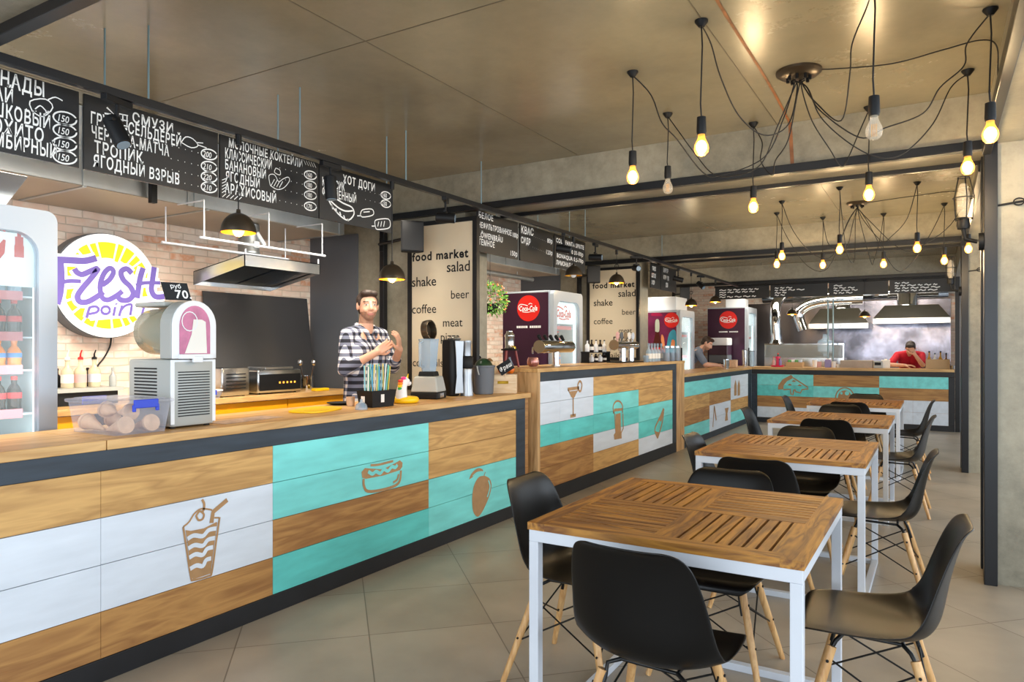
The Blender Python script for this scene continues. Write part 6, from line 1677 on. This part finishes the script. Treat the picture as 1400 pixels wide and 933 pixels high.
def hang(t, pts, n=7):
    b = MB(); b.tube(smoothpath(pts, n), .0034, 6); b.build('cord', 'cord', t, smooth=60, world=True)
def rose(name, label, c, rr, group):
    t = thing(name, label, 'lamp', (c.x, c.y, ZC), 0, group)
    b = MB(); b.lathe([(rr, 0), (rr, -.012), (rr * .8, -.03), (.02, -.034)], c, 32); b.build('ceiling_rose', 'bronze', t, smooth=40, world=True)
    for k in range(8):
        a = k * PI / 4; MB().cyl(c + Vector((.055 * math.cos(a), .055 * math.sin(a), -.03)), c + Vector((.055 * math.cos(a), .055 * math.sin(a), -.055)), .008, n=8).build('cable_gland', 'black', t, world=True)
    return t
c1 = at(1092, 97, Z=ZC)
t = rose('spider_lamp', 'nearest ceiling spider lamp, bulbs on draped black cords', c1, .115, 'ceiling spider lamps')
def tr_(px, py, d0, d1, q):   # a point of a cord, at a depth between rose and hook
    u = (px - 700) / FPX; dd = d0 + (d1 - d0) * q
    return Vector((dd * (u * CY - SY), dd * (u * SY + CY), H - dd * (py - HOR) / FPX))
def dep(p): return -p.x * SY + p.y * CY
B1 = [((865, 98), 243, True, [(1085, 118), (1072, 160), (1045, 215), (985, 240), (960, 235), (925, 190), (905, 168), (890, 130), (872, 102)]),
      ((959, 28), 203, True, [(1090, 120), (1078, 170), (1045, 185), (1010, 158), (985, 105), (972, 60), (962, 33)]),
      ((913, 155), 258, False, [(1086, 120), (1062, 175), (1040, 225), (1005, 240), (975, 238), (950, 210), (928, 180), (915, 158)]),
      ((1030, 168), 284, True, [(1092, 120), (1078, 190), (1060, 220), (1056, 240), (1040, 220), (1042, 195), (1032, 172)]),
      ((1195, -30), 180, False, [(1100, 120), (1115, 140), (1150, 165), (1162, 100), (1165, 60), (1185, 10), (1194, -25)]),
      ((1354, 12), 185, True, [(1102, 118), (1120, 150), (1175, 188), (1210, 175), (1262, 155), (1285, 120), (1318, 90), (1322, 60), (1350, 16)]),
      ((1323, 96), 230, True, [(1104, 120), (1122, 160), (1160, 195), (1200, 215), (1235, 210), (1275, 170), (1300, 120), (1320, 99)]),
      ((1188, 146), 267, True, [(1096, 120), (1110, 165), (1135, 205), (1150, 228), (1160, 215), (1175, 180), (1185, 150)])]
for (ax, ay), by, lit, cord_ in B1:
    a = at(ax, ay, Z=ZC); d1 = dep(a); d0 = dep(c1)
    zb = H - d1 * (by - HOR) / FPX
    bulb_drop(t, a.x, a.y, zb, lit)
    n = len(cord_)
    hang(t, [c1 + Vector((.03 * math.cos(ax), .03 * math.sin(ax), -.05))] + [tr_(x, y, d0, d1, (k + .5) / n) for k, (x, y) in enumerate(cord_[:-1])] + [a + Vector((0, 0, -.02))])
# supply cable to the column beam
q = [c1 + Vector((.1, 0, -.012)), at(1145, 94, Z=ZC - .012), at(1220, 87, Z=ZC - .012), at(1290, 68, Z=ZC - .012), at(1340, 55, Z=ZC - .012), at(1362, 62, Z=ZC - .015)]
q += [Vector((.262, q[-1].y + .12, ZC - .10)), Vector((.262, q[-1].y + .2, 2.56))]
hang(t, q)
c2 = at(1172, 277, Z=ZC)
t = rose('spider_lamp', 'second ceiling spider lamp, farther back over the middle tables', c2, .10, 'ceiling spider lamps')
B2 = [((1069, 275), 351, True), ((1062, 291), 362, True), ((1125, 297), 363, True), ((1148, 256), 342, True), ((1208, 292), 362, True), ((1254, 249), 340, True), ((1291, 278), 357, True), ((1324, 262), 341, True)]
for i, ((ax, ay), by, lit) in enumerate(B2):
    a = at(ax, ay, Z=ZC); zb = H - dep(a) * (by - HOR) / FPX
    bulb_drop(t, a.x, a.y, zb, lit)
    m_ = (c2 + a) / 2; lo = .55 + .12 * math.sin(i * 2.3)
    d_ = a - c2
    hang(t, [c2 + Vector((0, 0, -.05)), c2 + d_ * .12 + Vector((0, 0, -.2)), c2 + d_ * .38 + Vector((.03, 0, -lo)), c2 + d_ * .6 + Vector((0, .03, -lo * .95)), c2 + d_ * .85 + Vector((0, 0, -.3)), a + Vector((0, 0, -.02))], 5)
hang(t, [c2 + Vector((.09, 0, -.012)), at(1250, 268, Z=ZC - .012), at(1310, 262, Z=ZC - .012), Vector((.262, at(1310, 262, Z=ZC).y, ZC - .12)), Vector((.262, at(1310, 262, Z=ZC).y + .1, 2.56))])
# wall lamp / hooks and cables on the columns
def caged(label, y):
    t = thing('wall_lamp', label, 'wall lamp', (.235, y, 1.95), 0, 'black caged wall lamps on the columns')
    b = MB(); b.lathe([(.03, 0), (.035, .02), (.03, .06)], (-.10, 0, .10), 14); b.tube([(-.10, 0, .10), (-.09, 0, .04), (-.03, 0, .02)], .012, 8); b.build('lamp_socket', 'black', t, smooth=50)
    b = MB(); b.lathe([(.05, 0), (.05, .025)], (-.026, 0, .02), 16, None, Matrix.Rotation(PI/2, 3, 'Y')); b.build('wall_plate', 'black', t, smooth=40)
    b = MB(); b.lathe([(.018, .162), (.032, .20), (.034, .30), (.02, .36), (.0, .37)], (-.10, 0, 0), 16); b.build('bulb', 'bulb_glass', t, smooth=60)
    b = MB()
    for k in range(5):
        a = k * 2 * PI / 5; b.tube([(-.10 + .045 * math.cos(a), .045 * math.sin(a), .15), (-.10 + .055 * math.cos(a), .055 * math.sin(a), .28), (-.10 + .03 * math.cos(a), .03 * math.sin(a), .40)], .003, 5)
    for z_, r_ in ((.16, .046), (.28, .055), (.40, .03)): b.tube([(-.10 + r_ * math.cos(a), r_ * math.sin(a), z_) for a in [i * PI / 8 for i in range(16)]], .003, 5, closed=True)
    b.build('wire_cage', 'black_wire', t, smooth=50)
caged('black caged wall lamp on the edge of the nearest column, below the bulbs', 4.89)
caged('black caged wall lamp on the edge of the second column', 9.11)
for y, xa, l in ((4.895, .45, 'black cable with a ring along the front of the nearest column'), (9.115, .45, 'black cable with a ring along the front of the second column')):
    b = MB(); z_ = 1.36 + (475 - (283 if y < 6 else 371)) * (4.08 if y < 6 else 7.65) / 967
    b.tube([(.30, y, z_), (.38, y, z_ + .01), (.5, y, z_ + .02), (.72, y, z_ + .02)], .006, 6)
    b.tube([(.40 + .025 * math.cos(a), y - .006, z_ + .012 + .02 * math.sin(a)) for a in [i * PI / 6 for i in range(12)]], .004, 6, closed=True)
    tag(b.build('column_cable', 'cord', smooth=60), l, 'cable', 'cables on the columns')
# ------------------------------------------------------------------ people
def capsule(b, a, c, ra, rc, n=14, m=None):
    a = Vector(a); c = Vector(c); d = (c - a)
    if d.length < 1e-6: b.sphere(a, ra); return
    d.normalize(); pts = []; rs = []
    for k in range(4): q = PI / 2 * k / 4; pts.append(a - d * ra * math.cos(q)); rs.append(max(.0008, ra * math.sin(q)))
    for k in range(5): pts.append(a + (c - a) * k / 4); rs.append(ra + (rc - ra) * k / 4)
    for k in range(1, 5): q = PI / 2 * k / 4; pts.append(c + d * rc * math.sin(q)); rs.append(max(.0008, rc * math.cos(q)))
    b.tube(pts, rs, n, m)
def chain(b, pts):
    for (a, ra), (c, rc) in zip(pts[:-1], pts[1:]): capsule(b, a, c, ra, rc)
def remeshed(b, vox, name, parent, mats, pick, smooth_it=6):
    """fuse closed shapes into one continuous skin and colour it by place on the body."""
    me = bpy.data.meshes.new(name); me.from_pydata([tuple(v) for v in b.v], [], b.f)
    o = bpy.data.objects.new(name, me); COL.objects.link(o)
    r = o.modifiers.new('r', 'REMESH'); r.mode = 'VOXEL'; r.voxel_size = vox; r.use_smooth_shade = True
    s = o.modifiers.new('s', 'SMOOTH'); s.factor = .5; s.iterations = smooth_it
    dg = bpy.context.evaluated_depsgraph_get()
    m2 = bpy.data.meshes.new_from_object(o.evaluated_get(dg))
    bpy.data.objects.remove(o); bpy.data.meshes.remove(me)
    m2.name = name; m2.materials.clear()
    for q in mats: m2.materials.append(M[q])
    for p in m2.polygons: p.material_index = pick(p.center, p.normal); p.use_smooth = True
    o = bpy.data.objects.new(name, m2); COL.objects.link(o)
    if parent is not None: o.parent = parent
    return o
M['skin'] = mat('skin', 'd3a288', .5, 0, .05, 15); M['lips'] = mat('lips', 'b5746a', .5); M['eye_white'] = mat('eye_white', 'e6e0da', .3); M['iris'] = mat('dark_iris', '4a3a30', .2)
M['hair'] = mat('dark_brown_hair', '33241b', .55, 0, .3, 60, .4); M['beard'] = mat('stubbled_skin', '9d7660', .6, 0, .15, 60); M['brow'] = mat('eyebrow', '4a3526', .6)
M['jeans'] = mat('dark_denim', '2c3442', .7, 0, .1, 40); M['shoe'] = mat('dark_shoe', '202022', .5)
def plaid(name):
    m, nt, b = nmat(name)
    tc = nt.nodes.new('ShaderNodeTexCoord'); sp = nt.nodes.new('ShaderNodeSeparateXYZ'); nt.links.new(tc.outputs['Object'], sp.inputs[0])
    def band(sock, freq):
        mu = nt.nodes.new('ShaderNodeMath'); mu.operation = 'MULTIPLY'; mu.inputs[1].default_value = freq
        fr = nt.nodes.new('ShaderNodeMath'); fr.operation = 'FRACT'; gt = nt.nodes.new('ShaderNodeMath'); gt.operation = 'GREATER_THAN'; gt.inputs[1].default_value = .5
        nt.links.new(sock, mu.inputs[0]); nt.links.new(mu.outputs[0], fr.inputs[0]); nt.links.new(fr.outputs[0], gt.inputs[0]); return gt.outputs[0]
    ad = nt.nodes.new('ShaderNodeMath'); ad.operation = 'ADD'
    xy = nt.nodes.new('ShaderNodeMath'); xy.operation = 'ADD'; nt.links.new(sp.outputs['X'], xy.inputs[0])
    ym = nt.nodes.new('ShaderNodeMath'); ym.operation = 'MULTIPLY'; ym.inputs[1].default_value = .8; nt.links.new(sp.outputs['Y'], ym.inputs[0]); nt.links.new(ym.outputs[0], xy.inputs[1])
    nt.links.new(band(xy.outputs[0], 19), ad.inputs[0]); nt.links.new(band(sp.outputs['Z'], 19), ad.inputs[1])
    dv = nt.nodes.new('ShaderNodeMath'); dv.operation = 'MULTIPLY'; dv.inputs[1].default_value = .5; nt.links.new(ad.outputs[0], dv.inputs[0])
    r = nt.nodes.new('ShaderNodeValToRGB'); r.color_ramp.interpolation = 'CONSTANT'
    r.color_ramp.elements[0].color = lin('d9d6d6'); r.color_ramp.elements[1].position = .75; r.color_ramp.elements[1].color = lin('1a1c28')
    e = r.color_ramp.elements.new(.3); e.color = lin('6d7286')
    nt.links.new(dv.outputs[0], r.inputs['Fac']); nt.links.new(r.outputs['Color'], b.inputs['Base Color']); b.inputs['Roughness'].default_value = .85
    return m
M['plaid'] = plaid('black_and_white_plaid_cotton'); M['red_cotton'] = mat('red_cotton', 'c0112b', .8, 0, .08, 12); M['grey_cotton'] = mat('grey_blue_cotton', '6c7686', .8, 0, .08, 12)
M['phone'] = mat('dark_phone', '15161a', .15)

def basis(f, up):
    f = Vector(f).normalized(); up = Vector(up); up = (up - f * up.dot(f)).normalized(); r = f.cross(up)
    return Matrix((r, f, up)).transposed()          # columns: right, forward, up
def add_head(b, c, R, k=1.0):
    """skull, jaw, nose, ears about the centre c; R maps (right, forward, up)."""
    P = lambda x, y, z: Vector(c) + R @ (Vector((x, y, z)) * k)
    b.sphere(P(0, -.012, .030), (.074 * k, .094 * k, .088 * k), None, 20, 14, R)
    b.sphere(P(0, .016, -.025), (.063 * k, .076 * k, .085 * k), None, 20, 14, R)
    b.sphere(P(0, .038, -.075), (.040 * k, .046 * k, .036 * k), None, 16, 10, R)
    capsule(b, P(-.030, .068, .026), P(.030, .068, .026), .018 * k, .018 * k)
    for s in (-1, 1): b.sphere(P(s * .034, .062, -.030), (.022 * k, .022 * k, .026 * k), None, 12, 8, R)
    capsule(b, P(0, .084, .018), P(0, .104, -.024), .010 * k, .014 * k)
    for s in (-1, 1): b.sphere(P(s * .012, .093, -.028), .010 * k, None, 10, 6)
    capsule(b, P(-.018, .082, -.058), P(.018, .082, -.058), .009 * k, .009 * k); capsule(b, P(-.014, .080, -.068), P(.014, .080, -.068), .009 * k, .009 * k)
    for s in (-1, 1): b.sphere(P(s * .077, -.008, .0), (.011 * k, .020 * k, .032 * k), None, 10, 8, R)
def add_hand(b, wrist, R, curl, k=1.0, side=1):
    """palm, four separate fingers and a thumb. R: columns across the palm (towards the thumb when side=1), along the fingers, out of the back of the hand."""
    W = Vector(wrist); P = lambda x, y, z: W + R @ (Vector((x * side, y, z)) * k)
    for x in (-.028, -.009, .010, .028): capsule(b, P(x * .7, .012, 0), P(x, .082, 0), .014 * k, .0115 * k, 10)
    for i, (x, l) in enumerate(((.029, .072), (.010, .080), (-.010, .074), (-.028, .058))):
        y, z, a = .088, 0.0, 0.0; q = P(x, y, z); r_ = .0092 if i < 3 else .0082
        for j, f in enumerate((.45, .32, .25)):
            a += curl * (.7, 1.0, .8)[j]
            y += l * f * math.cos(a); z -= l * f * math.sin(a)
            n = P(x * (1 + .12 * (j + 1) * (1 - curl * .4)), y, z); capsule(b, q, n, r_ * k, r_ * .9 * k, 10); q = n; r_ *= .92
    t0, t1, t2, t3 = P(.026, .022, -.006), P(.050, .048, -.018), P(.058, .076, -.030), P(.056, .098, -.040)
    capsule(b, t0, t1, .014 * k, .011 * k, 10); capsule(b, t1, t2, .011 * k, .0095 * k, 10); capsule(b, t2, t3, .0095 * k, .008 * k, 10)
def face_pick(c, R, k, neck_z, extra=None, beard=True):
    Ri = R.transposed(); c = Vector(c)
    def pick(p, n):
        q = Ri @ (Vector(p) - c) / k
        if abs(q.x) < .09 and abs(q.y) < .14 and -.13 < q.z < .14:
            for s in (-1, 1):
                e = Vector((q.x - s * .031, 0, q.z - .010))
                if q.y > .05:
                    if e.x ** 2 + (e.z * 1.5) ** 2 < .0055 ** 2: return 3
                    if (e.x / .014) ** 2 + (e.z / .0065) ** 2 < 1: return 2
                    if abs(e.x) < .021 and .018 < e.z < .026 and q.y > .05: return 4
            if q.y > .06 and abs(q.x) < .024 and -.070 < q.z < -.054: return 1
            if beard and q.y > -.01 and q.z < -.045 and not (abs(q.x) < .012 and q.z > -.055): return 5
        return 0 if extra is None else extra(p, q)
    return pick
SKIN = ['skin', 'lips', 'eye_white', 'iris', 'brow', 'beard', 'jeans', 'shoe']
def hair_cap(c, R, k, parent, m='hair'):
    b = MB(); P = lambda x, y, z: Vector(c) + R @ (Vector((x, y, z)) * k)
    b.sphere(P(0, -.026, .044), (.082 * k, .096 * k, .084 * k), None, 22, 16, R)
    b.sphere(P(.015, .040, .098), (.056 * k, .048 * k, .032 * k), None, 16, 10, R); b.sphere(P(-.025, .034, .096), (.046 * k, .044 * k, .030 * k), None, 16, 10, R)
    b.sphere(P(0, -.055, -.01), (.068 * k, .055 * k, .068 * k), None, 16, 10, R)
    for s in (-1, 1): b.sphere(P(s * .070, .008, .035), (.012 * k, .022 * k, .036 * k), None, 10, 8, R)
    return remeshed(b, .007, 'hair', parent, [m], lambda p, n: 0, 3)

def standing(label, loc, heading, hgt, J, cloth, sleeve, head_dir, torso=None, hair='hair', beard=True):
    """J: right/left elbow, wrist and hand directions in the person's own frame (x right, y forward, z up), drawn for 1.80 m."""
    t = thing('person', label, 'person', loc, heading)
    k = hgt / 1.80; S = lambda v: Vector(v) * k
    tz = torso or dict(hip=(0, 0, .95), waist=(0, .0, 1.10), chest=(0, .01, 1.32), neck=(0, .0, 1.50), head=(0, .03, 1.675), shR=(.168, -.005, 1.450), shL=(-.168, -.005, 1.450))
    b = MB(); sh = MB()
    for s in (-1, 1):
        hip = Vector(tz['hip']) + Vector((s * .095, 0, -.02)); kn = Vector((s * .11, .03, .50)); an = Vector((s * .12, -.02, .09))
        chain(b, [(S(hip), .088 * k), (S(kn), .058 * k), (S(an), .042 * k)])
        capsule(b, S(an + Vector((0, -.02, -.045))), S(an + Vector((0, .15, -.055))), .042 * k, .034 * k)
    W, Cc, Nk, Hd = [Vector(tz[q]) for q in ('waist', 'chest', 'neck', 'head')]
    hp = Vector(tz['hip'])
    for s in (-1, 1):
        chain(b, [(S(hp + Vector((s * .075, 0, 0))), .10 * k), (S(W + Vector((s * .065, 0, 0))), .095 * k), (S(Cc + Vector((s * .075, 0, 0))), .105 * k), (S((Nk * .6 + Vector(tz['shR' if s > 0 else 'shL']) * .4)), .055 * k)])
    chain(b, [(S(Nk + (Cc - Nk) * .15), .060 * k), (S(Nk + (Hd - Nk) * .55), .054 * k)])
    Rh = basis(head_dir, (0, 0, 1)) if len(head_dir) == 3 else basis(head_dir[:3], head_dir[3:])
    add_head(b, S(Hd), Rh, k)
    for key, s in (('R', 1), ('L', -1)):
        sp = Vector(tz['sh' + key]); el = Vector(J['el' + key]); wr = Vector(J['wr' + key])
        chain(b, [(S(sp), .052 * k), (S(el), .040 * k), (S(wr), .027 * k)])
        fd = Vector(J['hd' + key]).normalized(); bk = Vector(J['bk' + key]); bk = (bk - fd * bk.dot(fd)).normalized(); ac = fd.cross(bk)
        Rm = Matrix((ac, fd, bk)).transposed()
        add_hand(b, S(wr) - fd * .004, Rm, J.get('curl' + key, .35), k, J.get('side' + key, s))
        # sleeve
        e2 = el + (wr - el) * sleeve if sleeve > 0 else sp + (el - sp) * (1 + sleeve)
        chain(sh, [(S(Nk * .72 + sp * .28 + Vector((0, 0, -.005))), .058 * k), (S(sp), .062 * k)])
        if sleeve > 0: chain(sh, [(S(sp), .062 * k), (S(el), .052 * k), (S(e2), .046 * k)])
        else: chain(sh, [(S(sp), .064 * k), (S(e2), .060 * k)])
    for s in (-1, 1):
        hip = hp + Vector((s * .078, 0, -.06))
        chain(sh, [(S(hip), .112 * k), (S(W + Vector((s * .07, 0, 0))), .108 * k), (S(Cc + Vector((s * .078, 0, 0))), .116 * k), (S(Nk * .55 + Vector(tz['shR' if s > 0 else 'shL']) * .45 + Vector((0, 0, -.03))), .064 * k)])
    capsule(sh, S(Nk + Vector((0, -.022, .0))), S(Cc + Vector((0, -.01, .02))), .066 * k, .105 * k)
    zl = hp.z * k
    pk = face_pick(S(Hd), Rh, k, 0, lambda p, q: (7 if p[2] < .11 * k else (6 if p[2] < zl else 0)), beard)
    o = remeshed(b, .0055, 'body', t, SKIN, pk, 4)
    remeshed(sh, .009, 'shirt', t, [cloth], lambda p, n: 0, 5)
    hair_cap(S(Hd), Rh, k, t, hair)
    if sleeve > 0:
        c_ = MB(); ctr = S(Nk + Vector((0, -.0, .005)))
        for s in (-1, 1):
            c_.tube([ctr + S((s * .062, -.04, .03)), ctr + S((s * .070, .02, .015)), ctr + S((s * .045, .075, -.03)), ctr + S((s * .03, .095, -.075))], [.014 * k, .016 * k, .018 * k, .006 * k], 8)
        c_.tube([ctr + S((-.062, -.04, .03)), ctr + S((0, -.065, .04)), ctr + S((.062, -.04, .03))], .014 * k, 8)
        c_.build('collar', cloth, t, smooth=70)
    return t
# man in plaid, behind the nearest counter
J1 = dict(elR=(.225, .03, 1.19), wrR=(.085, .235, 1.325), hdR=(-.75, .35, .55), bkR=(.35, .9, .1), curlR=.5, elL=(-.225, .07, 1.20), wrL=(-.09, .29, 1.345), hdL=(.35, .25, .9), bkL=(-.5, .85, .0), curlL=.4)
h1 = math.atan2(-.12, .99) - PI / 2
standing('man in a black and white plaid shirt behind the nearest counter, hands raised together', (-3.80, 4.12, 0), h1, 1.80, J1, 'plaid', .42, (.42, .90, .0))
# man in grey leaning on the third counter over his phone
T2 = dict(hip=(0, -.22, .92), waist=(0, -.14, 1.06), chest=(0, .03, 1.24), neck=(0, .16, 1.36), head=(0, .275, 1.47), shR=(.185, .12, 1.30), shL=(-.185, .12, 1.30))
J2 = dict(elR=(.25, .25, 1.095), wrR=(.09, .45, 1.085), hdR=(-.45, .88, .1), bkR=(.2, .1, .95), curlR=.6, elL=(-.25, .25, 1.095), wrL=(-.09, .45, 1.09), hdL=(.45, .88, .1), bkL=(-.2, .1, .95), curlL=.6)
standing('man in a grey-blue shirt leaning on the third counter, looking down at his phone', (-3.68, 12.25, 0), math.atan2(.25, .95) - PI / 2, 1.74, J2, 'grey_cotton', -.25, (.25, .80, -.55, 0, .55, .8), T2)
ph = thing('phone', 'dark phone held low by the man leaning on the third counter', 'phone', (-3.17, 12.40, 1.075), math.atan2(.25, .95) - PI / 2)
MB().rbox((0, 0, 0), (.075, .15, .010), .01, None, RX(.25)).build('case', 'phone', ph, smooth=40)
b = MB(); b.box((0, -.001, .0056), (.066, .138, .0006), None, RX(.25)); b.build('screen', 'black_plastic', ph)
# man in red with his hand over his face, far counter
T3 = dict(hip=(0, -.30, .92), waist=(0, -.20, 1.05), chest=(0, -.02, 1.20), neck=(0, .12, 1.31), head=(-.02, .225, 1.385), shR=(.19, .06, 1.265), shL=(-.19, .06, 1.265))
J3 = dict(elR=(.30, .26, 1.09), wrR=(.05, .37, 1.085), hdR=(-.95, .25, .0), bkR=(0, .1, 1), curlR=.25, elL=(-.21, .29, 1.09), wrL=(-.085, .34, 1.285), hdL=(.45, -.05, .9), bkL=(-.1, .95, .1), curlL=.35)
standing('man in a red T-shirt leaning on the far counter with one hand over his face', (-.40, 14.22, 0), PI, 1.74, J3, 'red_cotton', -.2, (.06, .72, -.62, 0, .62, .75), T3, beard=False)
